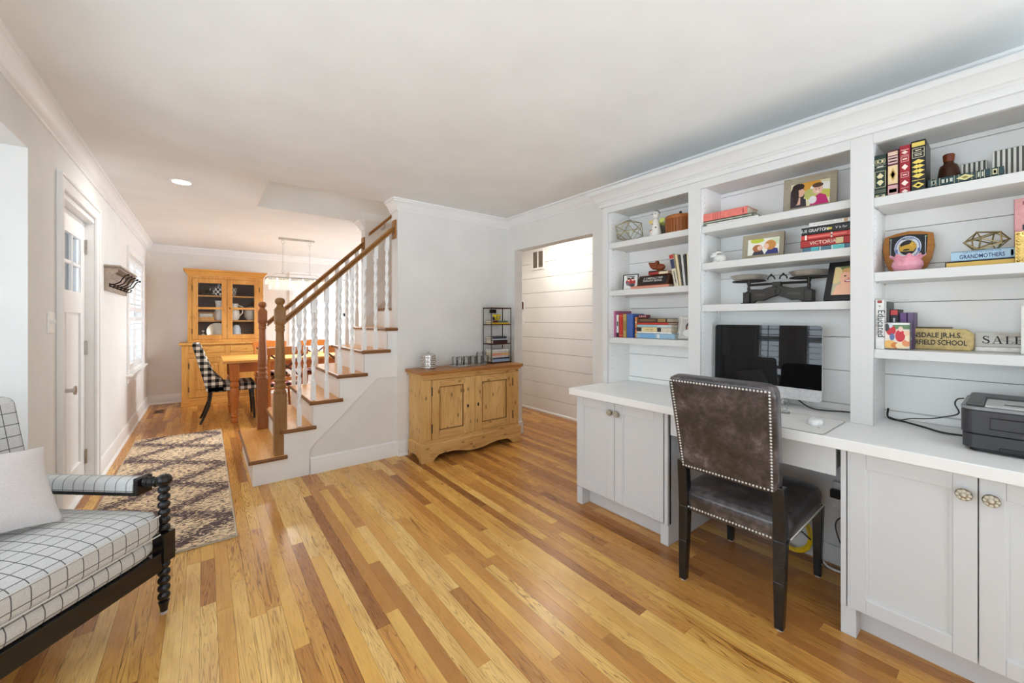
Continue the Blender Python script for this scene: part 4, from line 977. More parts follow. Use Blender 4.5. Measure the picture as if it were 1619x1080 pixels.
for tier, (hx_, hy_, zt_, ln) in enumerate(((0.362, 0.134, 1.862, 0.075), (0.322, 0.105, 1.80, 0.085))):
    m = MB(); n = int(hx_ * 2 / 0.024); ny_ = int(hy_ * 2 / 0.024)
    pts = [(-hx_ + 2 * hx_ * k / n, s_ * hy_) for k in range(n + 1) for s_ in (-1, 1)] + [(s_ * hx_, -hy_ + 2 * hy_ * k / ny_) for k in range(1, ny_) for s_ in (-1, 1)]
    for (px, py) in pts:
        m.lathe([(0.001, zt_), (0.006, zt_ - 0.006), (0.001, zt_ - 0.012)], 6, (px, py, 0)); m.lathe([(0.001, zt_ - 0.013), (0.009, zt_ - 0.03), (0.008, zt_ - ln + 0.012), (0.001, zt_ - ln)], 6, (px, py, 0))
    o = m.build('crystal_tier', CRY, ch); o['kind'] = 'stuff'
for k in range(4):
    xx = -0.24 + 0.16 * k
    m = MB(); m.cyl(0.007, 1.80, 1.875, 8, (xx, 0, 0)); m.lathe([(0.004, 1.80), (0.016, 1.785), (0.018, 1.77), (0.012, 1.75), (0.001, 1.738)], 12, (xx, 0, 0)); m.build('bulb', emis('chandelier_bulb', (1, 0.88, 0.68), 9) if k == 0 else bpy.data.materials['chandelier_bulb'], ch, smooth=50)
area('chandelier_lamp', (1.04, 6.34, 1.70), (0, 0, 0), 0.6, 0.2, 26, (0.97, 0.97, 0.95))
# ================================================================ BUILT-IN DESK AND BOOKCASE
FX = 2.085; CF = 2.105; XW = 2.66; ZC = 0.82          # door face, case face, back, counter top
STONE = metal('pewter_knob', (0.40, 0.36, 0.30), 0.35)
def knob(parent, x, y, z, rad=0.02):
    m = MB(); m.lathe([(0.007, 0.0), (0.007, 0.012), (rad, 0.018), (rad + 0.001, 0.022), (rad * 0.9, 0.027), (0, 0.029)], 20)
    k = m.build('knob', STONE, parent, smooth=40, loc=(x, y, z), rot=(0, -PI / 2, 0))
    m = MB()
    for i in range(8):
        a = 2 * PI * i / 8; m.ball((rad * 0.72 * math.cos(a), rad * 0.72 * math.sin(a), 0.0265), 0.0055, 0.0055, 0.003, 8, 5)
    m.ball((0, 0, 0.028), 0.007, 0.007, 0.004, 8, 5)
    m.build('knob_ornament', col(206, 200, 180, 0.3), k, smooth=60); return k
def shaker(parent, y0, y1, z0, z1, knob_y, rail=0.058):
    """door facing -x between y0 < y1"""
    m = MB(); a, b_ = FX, CF
    m.box(a, b_, y0, y0 + rail, z0, z1); m.box(a, b_, y1 - rail, y1, z0, z1); m.box(a, b_, y0 + rail, y1 - rail, z0, z0 + rail); m.box(a, b_, y0 + rail, y1 - rail, z1 - rail, z1)
    d_ = m.build('door', CABLOW, parent, bevel=0.0025)
    m = MB(); m.box(a + 0.009, b_ - 0.004, y0 + rail, y1 - rail, z0 + rail, z1 - rail); m.build('door_panel', CABLOW, d_)
    m = MB(); g = 0.007
    for p in (((y0 + rail, z0 + rail), (y1 - rail, z0 + rail), (y1 - rail - g, z0 + rail + g), (y0 + rail + g, z0 + rail + g)), ((y0 + rail, z1 - rail), (y1 - rail, z1 - rail), (y1 - rail - g, z1 - rail - g), (y0 + rail + g, z1 - rail - g)),
              ((y0 + rail, z0 + rail), (y0 + rail, z1 - rail), (y0 + rail + g, z1 - rail - g), (y0 + rail + g, z0 + rail + g)), ((y1 - rail, z0 + rail), (y1 - rail, z1 - rail), (y1 - rail - g, z1 - rail - g), (y1 - rail - g, z0 + rail + g))):
        m.prism(p, 'x', a + 0.0035, a + 0.0095)
    m.build('panel_moulding', CABLOW, d_)
    knob(d_, FX, knob_y, z1 - 0.062)
    return d_
def base_cab(label, y0, y1, ysplit):
    r = T('base_cabinet', label, 'cabinet', (0, 0, 0))
    m = MB(); m.box(CF, XW, y0, y0 + 0.02, 0, 0.772); m.box(CF, XW, y1 - 0.02, y1, 0, 0.772); m.box(XW - 0.015, XW, y0 + 0.02, y1 - 0.02, 0.115, 0.772); m.box(CF, XW - 0.015, y0 + 0.02, y1 - 0.02, 0.115, 0.135)
    m.build('carcass', CABLOW, r, bevel=0.0015)
    m = MB(); m.box(2.175, 2.19, y0 + 0.02, y1 - 0.02, 0.0, 0.115); m.build('toe_kick', CABLOW, r)
    for a, c in ((y0, y0 + 0.048), (y1 - 0.048, y1)):
        m = MB(); m.box(CF - 0.012, 2.175, a - 0.0008, c + 0.0008, 0.0, 0.1175); m.build('foot', CABLOW, r, bevel=0.002)
    m = MB(); m.box(CF - 0.001, CF + 0.018, y0, y0 + 0.016, 0.118, 0.772); m.box(CF - 0.001, CF + 0.018, y1 - 0.016, y1, 0.118, 0.772); m.box(CF - 0.001, CF + 0.018, y0 + 0.016, y1 - 0.016, 0.755, 0.772); m.build('face_frame', CABLOW, r)
    return r
LC = base_cab('white base cabinet with two doors at the far left end of the desk', 1.235, 1.935, 1.605)
shaker(LC, 1.607, 1.930, 0.125, 0.758, 1.632); shaker(LC, 1.262, 1.603, 0.125, 0.758, 1.578)
m = MB(); m.box(FX + 0.002, CF, 1.235, 1.2555, 0.1185, 0.772); m.build('end_post', CABLOW, LC, bevel=0.002)
RC = base_cab('white base cabinet with two doors at the right end, below the printer', -0.262, 0.458, 0.087)
shaker(RC, 0.0885, 0.436, 0.120, 0.758, 0.119); shaker(RC, -0.258, 0.0858, 0.120, 0.758, 0.058)
m = MB(); m.box(FX + 0.002, CF, 0.4395, 0.458, 0.1185, 0.772); m.build('end_post', CABLOW, RC, bevel=0.002)
r = T('drawer_unit', 'wide shallow white drawer under the counter between the two base cabinets', 'drawer', (0, 0, 0))
m = MB(); m.box(FX + 0.003, FX + 0.021, 0.474, 1.219, 0.642, 0.758); m.build('drawer_front', CABLOW, r, bevel=0.003)
m = MB(); m.box(FX + 0.021, XW - 0.12, 0.49, 1.205, 0.648, 0.66); m.box(FX + 0.021, XW - 0.12, 0.49, 0.503, 0.66, 0.745); m.box(FX + 0.021, XW - 0.12, 1.192, 1.205, 0.66, 0.745); m.build('drawer_box', CABLOW, r)
r = T('counter', 'long light grey counter running across both base cabinets', 'counter', (0, 0, 0))
m = MB(); m.box(2.015, XW + 0.095, -0.30, 1.943, 0.775, ZC); m.build('worktop', COUNTER, r, bevel=0.004)
r = T('knee_space_panel', 'white back panel and skirting of the knee space under the desk', 'panel', (0, 0, 0))
m = MB(); m.box(XW - 0.012, XW, 0.46, 1.233, 0.0, 0.772); m.build('panel', CABLOW, r)
m = MB(); m.box(XW - 0.026, XW - 0.012, 0.46, 1.233, 0.0, 0.10); m.build('skirting', CABLOW, r, bevel=0.003)
# ---- upper bookcase
bk = T('bookcase', 'white built-in bookcase with crown moulding and planked back, above the desk', 'bookcase', (0, 0, 0))
UF = 2.37; SH = 2.392; UT = 2.137
Y = (1.935, 1.890, 1.265, 1.190, 0.485, 0.405, -0.215, -0.262)          # stile edges
m = MB()
for a, c in ((Y[1], Y[0]), (Y[3], Y[2]), (Y[5], Y[4]), (Y[7], Y[6])):
    m = MB(); m.box(UF, UF + 0.02, c if c < a else a, c if c > a else a, ZC + 0.0005, UT); m.build('face_stile', CAB, bk, bevel=0.002)
for a, c in ((Y[2], Y[1]), (Y[4], Y[3]), (Y[6], Y[5])):
    m = MB(); m.box(UF, UF + 0.02, a, c, 2.09, UT); m.build('head_rail', CAB, bk, bevel=0.002)
m = MB()
for a, c in ((Y[1] + 0.004, Y[0]), (Y[2] - 0.004, Y[2] - 0.024), (Y[3] + 0.004, Y[3] + 0.024), (Y[4] - 0.024, Y[4] - 0.004), (Y[5] + 0.004, Y[5] + 0.024), (Y[7], Y[6] - 0.004)):
    a, c = min(a, c), max(a, c); m = MB(); m.box(UF + 0.02, XW, a, c, ZC + 0.0005, UT); m.build('side_board', CABIN, bk)
m = MB(); m.box(UF + 0.02, XW, Y[7], Y[0], UT - 0.025, UT); m.build('top_board', CAB, bk)
m = MB(); m.box(XW + 0.002, XW + 0.095, Y[7], Y[0], ZC + 0.0005, UT); m.build('back_board', GAP, bk)
pl = {}
for (a, c) in ((Y[2] - 0.004, Y[1] + 0.004), (Y[4] - 0.004, Y[3] + 0.004), (Y[6] - 0.004, Y[5] + 0.004)):
    z = 0.855 - 0.176
    while z < UT - 0.03:
        z0, z1 = max(z + 0.0012, ZC + 0.001), min(z + 0.176 - 0.0012, UT - 0.026)
        key = (round(c - a, 3), round(z1 - z0, 3))
        if key not in pl:
            q = MB(); q.box(0, 0.012, 0, c - a, 0, z1 - z0); pl[key] = q.mesh('plank', CABIN)
        o = bpy.data.objects.new('plank', pl[key]); COL.objects.link(o); o.parent = bk; o.location = (XW - 0.010, a, z0)
        bv = o.modifiers.new('bevel', 'BEVEL'); bv.width = 0.0018; bv.segments = 1
        z += 0.176
    m = MB(); m.box(XW - 0.022, XW - 0.010, a, c, ZC + 0.0008, ZC + 0.032); m.build('back_ledge', CABIN, bk, bevel=0.002)
ZSH = {'L': (1.867, 1.514, 1.166), 'C': (1.864, 1.640, 1.388), 'R': (1.850, 1.512, 1.165)}
SP = {'L': (Y[2] - 0.004, Y[1] + 0.004), 'C': (Y[4] - 0.004, Y[3] + 0.004), 'R': (Y[6] - 0.004, Y[5] + 0.004)}
for kx in 'LCR':
    a, c = SP[kx]
    for z in ZSH[kx]:
        m = MB(); m.box(SH, XW - 0.011, a + 0.0025, c - 0.0025, z - 0.040, z); m.build('shelf', CAB, bk, bevel=0.002)
        m = MB()
        for yy in (a + 0.008, c - 0.008):
            for xx in (SH + 0.045, XW - 0.06): m.cyl(0.004, z - 0.047, z - 0.040, 8, (xx, yy, 0))
        o = m.build('shelf_pins', NICKEL, bk); o['kind'] = 'stuff'
    for yy, sg in ((a + 0.0003, 1), (c - 0.0003, -1)):
        m = MB()
        for k in range(36):
            z = 0.93 + 0.032 * k
            for xx in (SH + 0.045, XW - 0.06): m.lathe([(0.0025, 0), (0.0025, 0.0004)], 6, (xx, yy, z), 'y')
        o = m.build('pin_holes', col(120, 118, 112), bk); o['kind'] = 'stuff'
CRB = [(-0.02, UT - 0.002), (0.014, UT - 0.002), (0.018, UT + 0.006), (0.018, UT + 0.022), (0.024, UT + 0.026), (0.024, UT + 0.034), (0.034, UT + 0.040), (0.046, UT + 0.062), (0.066, UT + 0.080), (0.072, UT + 0.084), (0.080, UT + 0.088), (0.080, UT + 0.112), (-0.02, UT + 0.112)]
m = MB(); m.sweep(CRB, [(XW + 0.095, Y[7]), (UF, Y[7]), (UF, Y[0]), (XW + 0.095, Y[0])], side=1)
m.build('crown', CAB, bk, smooth=30)
m = MB(); m.box(UF + 0.015, XW + 0.095, Y[7] + 0.02, Y[0] - 0.02, UT + 0.001, UT + 0.105); m.build('top_filler', CAB, bk)

# ================================================================ DESK CHAIR (local +x forward)
def leather():
    q = G('worn_brown_leather', 0.34, 0, 0.55); v = q.obj()
    a = q.noise(v, 9.0, 7, 0.25, 0.75); b_ = q.noise(q.scale(v, (30, 30, 90)), 1.0, 4)
    c = q.ramp(a, [(0.32, S(30, 28, 30)), (0.47, S(52, 48, 50)), (0.58, S(84, 75, 78)), (0.72, S(140, 130, 131))])
    c = q.mix(0.35, c, q.ramp(b_, [(0.35, (0.45,) * 3), (0.6, (1,) * 3)]), 'MULTIPLY'); q.color(c)
    q.rough(q.ramp(a, [(0.2, (0.24,) * 3), (0.8, (0.40,) * 3)])); q.bump(b_, 0.10, 0.002); q.b.inputs['Coat Weight'].default_value = 0.5; q.b.inputs['Coat Roughness'].default_value = 0.22; return q.m
LEA = leather()
dc = T('desk_chair', 'dark brown leather desk chair with silver nailhead trim and black legs', 'chair', (1.885, 0.815, 0), math.radians(1.0))
def seatfn(u, v):
    pass
m = MB(); m.box(0.02, 0.585, -0.222, 0.252, 0.355, 0.445); m.box(0.06, 0.55, -0.19, 0.22, 0.445, 0.468)
m = MB()
x0, x1, y0, y1 = 0.015, 0.60, -0.222, 0.252
def sf(u, v):      # ring profile round the seat
    a = 2 * PI * u; c, s_ = math.cos(a), math.sin(a); k = 8.0
    den = (abs(c) ** k + abs(s_) ** k) ** (1 / k); ux, uy = c / den, s_ / den
    prof = [(0.985, 0.352), (1.0, 0.358), (1.0, 0.385), (1.012, 0.41), (1.0, 0.436), (0.955, 0.456), (0.86, 0.468), (0.6, 0.478), (0.3, 0.482), (0.002, 0.483)]
    t = v * (len(prof) - 1); i = min(int(t), len(prof) - 2); f = t - i
    rr = prof[i][0] * (1 - f) + prof[i + 1][0] * f; zz = prof[i][1] * (1 - f) + prof[i + 1][1] * f
    return ((x0 + x1) / 2 + ux * rr * (x1 - x0) / 2, (y0 + y1) / 2 + uy * rr * (y1 - y0) / 2, zz)
m.grid(sf, 64, 28, True); m.f.append(list(range(64))[::-1]); m.mi.append(0); m.c.append((1, 1, 1, 1))
m.build('seat', LEA, dc, smooth=60)
# backrest: slightly leaning slab, lower edge above the seat
lean = math.radians(9.5)
bpt = T('back_pivot', None, None); bpy.data.objects.remove(bpt)
bh, bw0, bw1, bt = 0.475, 0.213, 0.232, 0.066
def bf(u, v):
    a = 2 * PI * u; c, s_ = math.cos(a), math.sin(a); k = 14.0
    den = (abs(c) ** k + abs(s_) ** k) ** (1 / k); uy, uz = c / den, s_ / den
    prof = [(0.0, -0.004), (0.35, -0.004), (0.8, -0.003), (0.955, 0.0), (0.985, 0.006), (1.0, 0.016), (1.0, bt - 0.014), (0.985, bt - 0.004), (0.95, bt), (0.6, bt + 0.006), (0.0, bt + 0.008)]
    t = v * (len(prof) - 1); i = min(int(t), len(prof) - 2); f = t - i
    rr = prof[i][0] * (1 - f) + prof[i + 1][0] * f; d_ = prof[i][1] * (1 - f) + prof[i + 1][1] * f
    z = bh / 2 + uz * rr * bh / 2; hw = bw0 + (bw1 - bw0) * z / bh
    y = uy * rr * hw + 0.012
    return (d_ - 0.015 * (z / bh) ** 2, y, z)
m = MB(); m.grid(bf, 96, 40, True); back = m.build('backrest', LEA, dc, smooth=50, loc=(-0.012, 0, 0.563), rot=(0, -lean, 0))
NAIL = col(232, 232, 230, 0.3, 0.35)
m = MB()
def nail(px, py, pz, ax):
    m.ball((px, py, pz), 0.0048 if ax != 0 else 0.0032, 0.0048 if ax != 1 else 0.0032, 0.0048, 7, 5)
ins = 0.022
def bx_(z): return -0.004 - 0.015 * (z / bh) ** 2
nz = 31
for k in range(nz + 1):
    z = ins + (bh - 2 * ins) * k / nz; hw = bw0 + (bw1 - bw0) * z / bh - ins
    for s_ in (-1, 1): nail(bx_(z), s_ * hw + 0.012, z, 0)
for z in (ins, bh - ins):
    hw = bw0 + (bw1 - bw0) * z / bh - ins; n_ = int(2 * hw / 0.0138)
    for k in range(1, n_): nail(bx_(z), -hw + 2 * hw * k / n_ + 0.012, z, 0)
o = m.build('nailhead_trim', NAIL, back, smooth=60); o['kind'] = 'stuff'
m = MB()
for k in range(33): nail(0.013, -0.205 + 0.44 * k / 32, 0.372, 0)
for k in range(37):
    for yy in (-0.224, 0.254): nail(0.06 + 0.50 * k / 36, yy, 0.372, 1)
o = m.build('seat_nailhead_trim', NAIL, dc, smooth=60); o['kind'] = 'stuff'
def sqleg(pts, parent, name='leg'):
    m = MB()
    for (p, w0), (p2, w1) in zip(pts, pts[1:]):
        v = [(p[0] + sx * w0, p[1] + sy * w0, p[2]) for sy in (-1, 1) for sx in (-1, 1)] + [(p2[0] + sx * w1, p2[1] + sy * w1, p2[2]) for sy in (-1, 1) for sx in (-1, 1)]
        m.add(v, [(0, 1, 3, 2), (4, 6, 7, 5), (0, 4, 5, 1), (2, 3, 7, 6), (0, 2, 6, 4), (1, 5, 7, 3)])
    l = m.build(name, BLACK, parent, bevel=0.003)
    p = pts[-1][0]; q = MB(); q.cyl(0.014, 0.0, 0.006, 12, (p[0], p[1], 0)); q.build('glide', col(206, 200, 190), l); return l
for yy, sy in ((-0.197, -1), (0.219, 1)):
    sqleg([((0.012, yy, 0.60), 0.022), ((0.03, yy, 0.37), 0.023), ((0.022, yy - 0.0, 0.2), 0.021), ((-0.002 + 0.016, yy, 0.006), 0.0165)], dc)
    sqleg([((0.568, yy, 0.36), 0.022), ((0.562, yy, 0.006), 0.0155)], dc)

# ================================================================ THINGS ON AND UNDER THE COUNTER
mo = T('desktop_computer', 'slim silver all-in-one desktop computer with a dark glossy screen', 'computer', (2.50, 0.895, ZC + 0.0008), -PI / 2 + math.radians(-1.5))
GLOSS = G('black_screen_glass', 0.02, 0, 0.34); GLOSS.color(GLOSS.ramp(GLOSS.noise(GLOSS.obj(), 3, 1), [(0, (0.004, 0.004, 0.005)), (1, (0.007, 0.006, 0.006))])); GLOSS = GLOSS.m
hw, z0, zc, z1 = 0.272, 0.05, 0.112, 0.447
def rr(x0, x1, z0, z1, r_, n=6, low=True):
    p = []
    for cx, cz, a0 in ((x1 - r_, z1 - r_, 0), (x0 + r_, z1 - r_, PI / 2), (x0 + r_, z0 + r_, PI), (x1 - r_, z0 + r_, 3 * PI / 2)):
        p += [(cx + r_ * math.cos(a0 + PI / 2 * k / n), cz + r_ * math.sin(a0 + PI / 2 * k / n)) for k in range(n + 1)]
    return p
tl = T('pv', None, None); bpy.data.objects.remove(tl)
TILT = (math.radians(-1.5), 0, 0)
m = MB(); m.prism(rr(-hw, hw, z0, z1, 0.016), 'y', 0.0, 0.007); m.lathe([(0.0, 0.006), (0.0, 0.006)], 3)
m.v = m.v[:-6]; m.f = [f for f in m.f if max(f) < len(m.v)]; m.mi = m.mi[:len(m.f)]; m.c = m.c[:len(m.f)]
m.grid(lambda u, v: (hw * 0.985 * (2 * u - 1), 0.007 + 0.035 * (1 - (2 * u - 1) ** 4) * (1 - (2 * v - 1) ** 4), z0 + 0.006 + (z1 - z0 - 0.012) * v), 20, 14)
m.build('shell', col(226, 227, 230, 0.35, 0.3), mo, smooth=40, rot=TILT)
m = MB(); p = rr(-hw + 0.0005, hw - 0.0005, zc - 0.02, z1 - 0.0005, 0.0155); p = [(a, max(c, zc)) for a, c in p]; m.prism(p, 'y', -0.0022, -0.0002); m.build('screen', GLOSS, mo, rot=TILT)
m = MB(); m.ball((0, -0.0003, 0.0805), 0.0075, 0.0008, 0.0085); m.ball((0.003, -0.0003, 0.0915), 0.0022, 0.0008, 0.003); m.build('chin_emblem', col(30, 30, 32), mo, smooth=60, rot=TILT)
m = MB(); m.prism([(-0.085, 0.0), (0.085, 0.0), (0.085, 0.008), (-0.085, 0.008)], 'y', -0.02, 0.14); m.prism([(0.06, 0.008), (0.066, 0.008), (0.055, 0.26), (0.045, 0.26)], 'x', -0.08, 0.08); m.build('stand', ALU, mo, bevel=0.002)
GREYP = G('printed_mat', 0.7)
v = GREYP.obj(); vr = GREYP.n('ShaderNodeTexVoronoi'); GREYP.put(vr.inputs['Vector'], v); vr.inputs['Scale'].default_value = 15
GREYP.color(GREYP.ramp(vr.outputs['Distance'], [(0.0, S(120, 118, 110)), (0.075, S(130, 128, 120)), (0.10, S(222, 222, 220)), (1, S(226, 226, 224))])); GREYP = GREYP.m
r = T('desk_mat', 'pale grey desk mat with small dark motifs under the white mouse', 'mat', (2.195, 0.705, ZC), 0)
m = MB(); m.prism(rr(-0.175, 0.175, -0.205, 0.205, 0.02), 'z', 0.0006, 0.003); m.build('mat_sheet', GREYP, r)
m = MB(); m.tube([(a, c, 0.0022) for a, c in rr(-0.175, 0.175, -0.205, 0.205, 0.02)], 0.0016, 5, True); m.build('mat_edge', col(150, 150, 140), r)
r = T('computer_mouse', 'low white rounded computer mouse on the pale desk mat', 'mouse', (2.205, 0.575, ZC + 0.0035), math.radians(8))
m = MB(); m.grid(lambda u, v: ((0.056 - 0.010 * max(0, v * 2 - 1) ** 2) * math.cos(2 * PI * u) * math.cos(v * PI / 2) ** 0.5, 0.031 * math.sin(2 * PI * u) * math.cos(v * PI / 2) ** 0.5, 0.006 + 0.020 * math.sin(v * PI / 2)), 28, 10, True)
m.cyl(0.03, 0.0005, 0.006, 20); m.v[-40:] = [(p[0] * 1.8, p[1], p[2]) for p in m.v[-40:]]; m.build('body', col(240, 240, 240, 0.2), r, smooth=50)
r = T('glass_candlestick', 'small clear glass piece half hidden behind the desk chair back', 'glass', (2.33, 0.735, ZC + 0.004))
m = MB(); m.lathe([(0.022, 0), (0.024, 0.006), (0.008, 0.014), (0.012, 0.024), (0.007, 0.034), (0.018, 0.046), (0.020, 0.06), (0.014, 0.07), (0.0, 0.07)], 18); m.build('stem', CLEAR, r, smooth=50)
def cord(label, pts, rad, c, name='power_cable', cat='cable', plug=None):
    # smooth the path with a Catmull-Rom spline
    P = [Vector(p) for p in pts]; P = [P[0] * 2 - P[1]] + P + [P[-1] * 2 - P[-2]]; out = []
    for i in range(1, len(P) - 2):
        for k in range(7):
            t = k / 7; a, b_, c_, d_ = P[i - 1], P[i], P[i + 1], P[i + 2]
            out.append(0.5 * ((2 * b_) + (c_ - a) * t + (2 * a - 5 * b_ + 4 * c_ - d_) * t * t + (3 * b_ - a - 3 * c_ + d_) * t ** 3))
    out.append(P[-2]); m = MB(); m.tube(out, rad, 7); o = m.build(name, col(*c, 0.5), None, smooth=50); return tag(o, label, cat)
cord('thin black power cord trailing from the computer along the counter to the right pilaster', [(2.55, 0.80, ZC + 0.10), (2.53, 0.74, ZC + 0.05), (2.53, 0.68, ZC + 0.012), (2.55, 0.62, ZC + 0.006), (2.58, 0.56, ZC + 0.007), (2.62, 0.495, ZC + 0.006)], 0.0035, (24, 24, 26))
# printer
pr = T('printer', 'dark charcoal laser printer with a grey top panel on the counter', 'printer', (2.205, 0.135, ZC + 0.0005), -PI / 2)
CH = G('charcoal_plastic', 0.45); CH.color(CH.ramp(CH.noise(CH.obj(), 4, 2), [(0.3, S(46, 46, 50)), (0.7, S(58, 58, 62))])); CH = CH.m; CH2 = col(74, 74, 76, 0.4); SIL = col(176, 178, 178, 0.35)
def plan(x0, x1, y0, y1, r_, n=7): return rr(x0, x1, y0, y1, r_, n)
m = MB(); m.prism(plan(0, 0.39, 0, 0.34, 0.035), 'z', 0.066, 0.150); m.build('body', CH, pr, bevel=0.003)
m = MB(); pts = plan(0.003, 0.387, 0.003, 0.34, 0.033); m.prism(pts, 'z', 0.012, 0.0635); 
m.build('paper_tray', CH, pr, bevel=0.003)
m = MB(); m.box(0.09, 0.30, -0.002, 0.02, 0.012, 0.026); m.build('tray_pull', col(14, 14, 16), pr, bevel=0.002)
m = MB(); m.prism(plan(0.02, 0.37, 0.02, 0.33, 0.02), 'z', 0.0, 0.013); m.build('underside', col(20, 20, 22), pr)
m = MB(); m.prism(plan(-0.001, 0.391, -0.001, 0.341, 0.036), 'z', 0.151, 0.163); m.build('rim', col(134, 136, 136, 0.35), pr, bevel=0.003)
m = MB(); m.prism([(0.012, 0.012), (0.055, 0.012), (0.055, 0.22), (0.012, 0.22)], 'z', 0.163, 0.176); m.build('control_panel', CH2, pr, bevel=0.005)
m = MB(); m.prism([(0.057, 0.008), (0.38, 0.008), (0.38, 0.20), (0.057, 0.20)], 'z', 0.163, 0.171); m.build('front_cover', SIL, pr, bevel=0.003)
m = MB(); m.box(0.10, 0.33, 0.055, 0.075, 0.1705, 0.1718); m.build('output_slot', col(14, 14, 16), pr)
m = MB(); m.prism(plan(0.01, 0.38, 0.21, 0.335, 0.02), 'z', 0.163, 0.176); m.build('rear_cover', CH2, pr, bevel=0.005)
m = MB(); m.tube([(0.07, -0.0012, 0.088), (0.33, -0.0012, 0.088), (0.33, -0.0012, 0.128), (0.07, -0.0012, 0.128)], 0.0018, 6, True); m.build('feed_door_groove', col(16, 16, 18), pr)
m = MB(); m.ball((0.03, 0.09, 0.1765), 0.008, 0.008, 0.0015); m.ball((0.03, 0.14, 0.1765), 0.006, 0.006, 0.0015); m.build('button', col(120, 120, 116), pr)
cord('black printer cable looping up from the shelf corner to the printer top', [(2.60, 0.39, ZC + 0.012), (2.55, 0.345, ZC + 0.012), (2.50, 0.30, ZC + 0.035), (2.48, 0.24, ZC + 0.05), (2.44, 0.20, ZC + 0.07), (2.40, 0.152, ZC + 0.10), (2.41, 0.162, ZC + 0.135), (2.42, 0.156, ZC + 0.155), (2.43, 0.1395, ZC + 0.160)], 0.0025, (30, 30, 32), 'printer_cable')
cord('thicker black mains cord lying on the counter from shelf corner to printer', [(2.615, 0.392, ZC + 0.05), (2.61, 0.39, ZC + 0.006), (2.56, 0.33, ZC + 0.006), (2.50, 0.26, ZC + 0.006), (2.44, 0.20, ZC + 0.006), (2.42, 0.142, ZC + 0.010)], 0.004, (20, 20, 22), 'mains_cable')
# under the desk
r = T('power_strip', 'white outlet strip with black plugs on the knee space back panel', 'power strip', (XW - 0.013, 0.575, 0.36), -PI / 2)
m = MB(); m.box(-0.035, 0.095, -0.03, 0, -0.055, 0.085); m.build('strip_body', col(226, 226, 224), r, bevel=0.005)
for x_, z_ in ((-0.015, 0.03), (0.055, -0.03)):
    m = MB(); m.box(x_ - 0.022, x_ + 0.022, -0.065, -0.03, z_ - 0.022, z_ + 0.022); m.build('plug', col(18, 18, 20), r, bevel=0.006)
cord('black cord crossing down from the upper plug under the desk', [(2.595, 0.56, 0.385), (2.56, 0.55, 0.30), (2.575, 0.52, 0.24), (2.60, 0.50, 0.20)], 0.004, (20, 20, 22))
cord('thin dark cord hanging in a zigzag under the desk', [(2.598, 0.52, 0.32), (2.565, 0.58, 0.26), (2.57, 0.57, 0.17), (2.585, 0.54, 0.10), (2.60, 0.51, 0.03)], 0.003, (34, 36, 40))
cord('white cord sagging near the floor under the desk', [(2.61, 0.66, 0.03), (2.57, 0.62, 0.012), (2.56, 0.57, 0.010), (2.57, 0.52, 0.025), (2.60, 0.48, 0.02)], 0.005, (232, 232, 228))
r = T('adapter', 'flat black adapter brick on the floor under the desk', 'adapter', (2.585, 0.53, 0.0)); m = MB(); m.box(-0.03, 0.03, -0.035, 0.035, 0.0005, 0.028); m.build('brick', col(18, 18, 20), r, bevel=0.006)
yc = T('yellow_cable_coil', 'coiled bright yellow network cable hanging against the panel under the desk', 'cable', (2.60, 0.775, 0.125), -PI / 2)
m = MB()
for k in range(5): m.tube([((0.092 - 0.004 * k) * math.cos(t), -0.022 + 0.006 * math.sin(3 * t + k) + 0.007 * (k % 3) - 0.004, (0.108 - 0.004 * k) * math.sin(t)) for t in [2 * PI * j / 28 for j in range(28)]], 0.0048, 7, True)
m.build('coil', col(232, 196, 20, 0.4), yc, smooth=50)
m = MB(); m.tube([(-0.09, -0.035, -0.01), (-0.04, -0.035, -0.02), (0.0, -0.035, 0.015), (0.05, -0.035, 0.02), (0.085, -0.03, -0.01)], 0.004, 7); m.build('black_lead', col(22, 24, 26), yc, smooth=50)
# ================================================================ THINGS ON THE BOOKCASE SHELVES
RZ = -PI / 2
def uy(x, u): return onX(x, u)[0]
def sz(k, i): return ZSH[k][i] + 0.0006
def put(name, label, cat, x, u, z, tilt=0.0, yaw=0.0, group=None):
    return T(name, label, cat, (x, uy(x, u), z), RZ + yaw, group, tilt)
def fbooks(x, z, items, yaw=0.0):
    """flat stack from the bottom up: label, u0, u1, thickness, depth, colour, kw"""
    for it in items:
        lab, u0, u1, t, d, c = it[:6]; kw = dict(it[6]) if len(it) > 6 else {}
        xx = x + kw.pop('dx', 0.0); yw = kw.pop('yaw', 0.0)
        book(lab, (xx, uy(xx, u0), z), t, d, uy(xx, u0) - uy(xx, u1), c, True, RZ + yw, **kw); z += t + 0.0006
def layers(parent, items, y, name='photo_print', rough=None):
    """flat printed picture: each item ('e', cx, cz, rx, rz, colour) or ('p', points, colour), later ones on top"""
    m = MB()
    for i, it in enumerate(items):
        yy = y - 0.00012 * i; m.cc = S(*it[-1])
        if it[0] == 'e':
            _, cx, cz, rx, rz_, c = it; pts = [(cx + rx * math.cos(2 * PI * k / 18), yy, cz + rz_ * math.sin(2 * PI * k / 18)) for k in range(18)]
        else: pts = [(a, yy, b_) for a, b_ in it[1]]
        m.add(pts, [tuple(range(len(pts)))[::-1]])
    return m.build(name, PRINT, parent, fix=False)
def rect(x0, x1, z0, z1, c): return ('p', [(x0, z0), (x1, z0), (x1, z1), (x0, z1)], c)
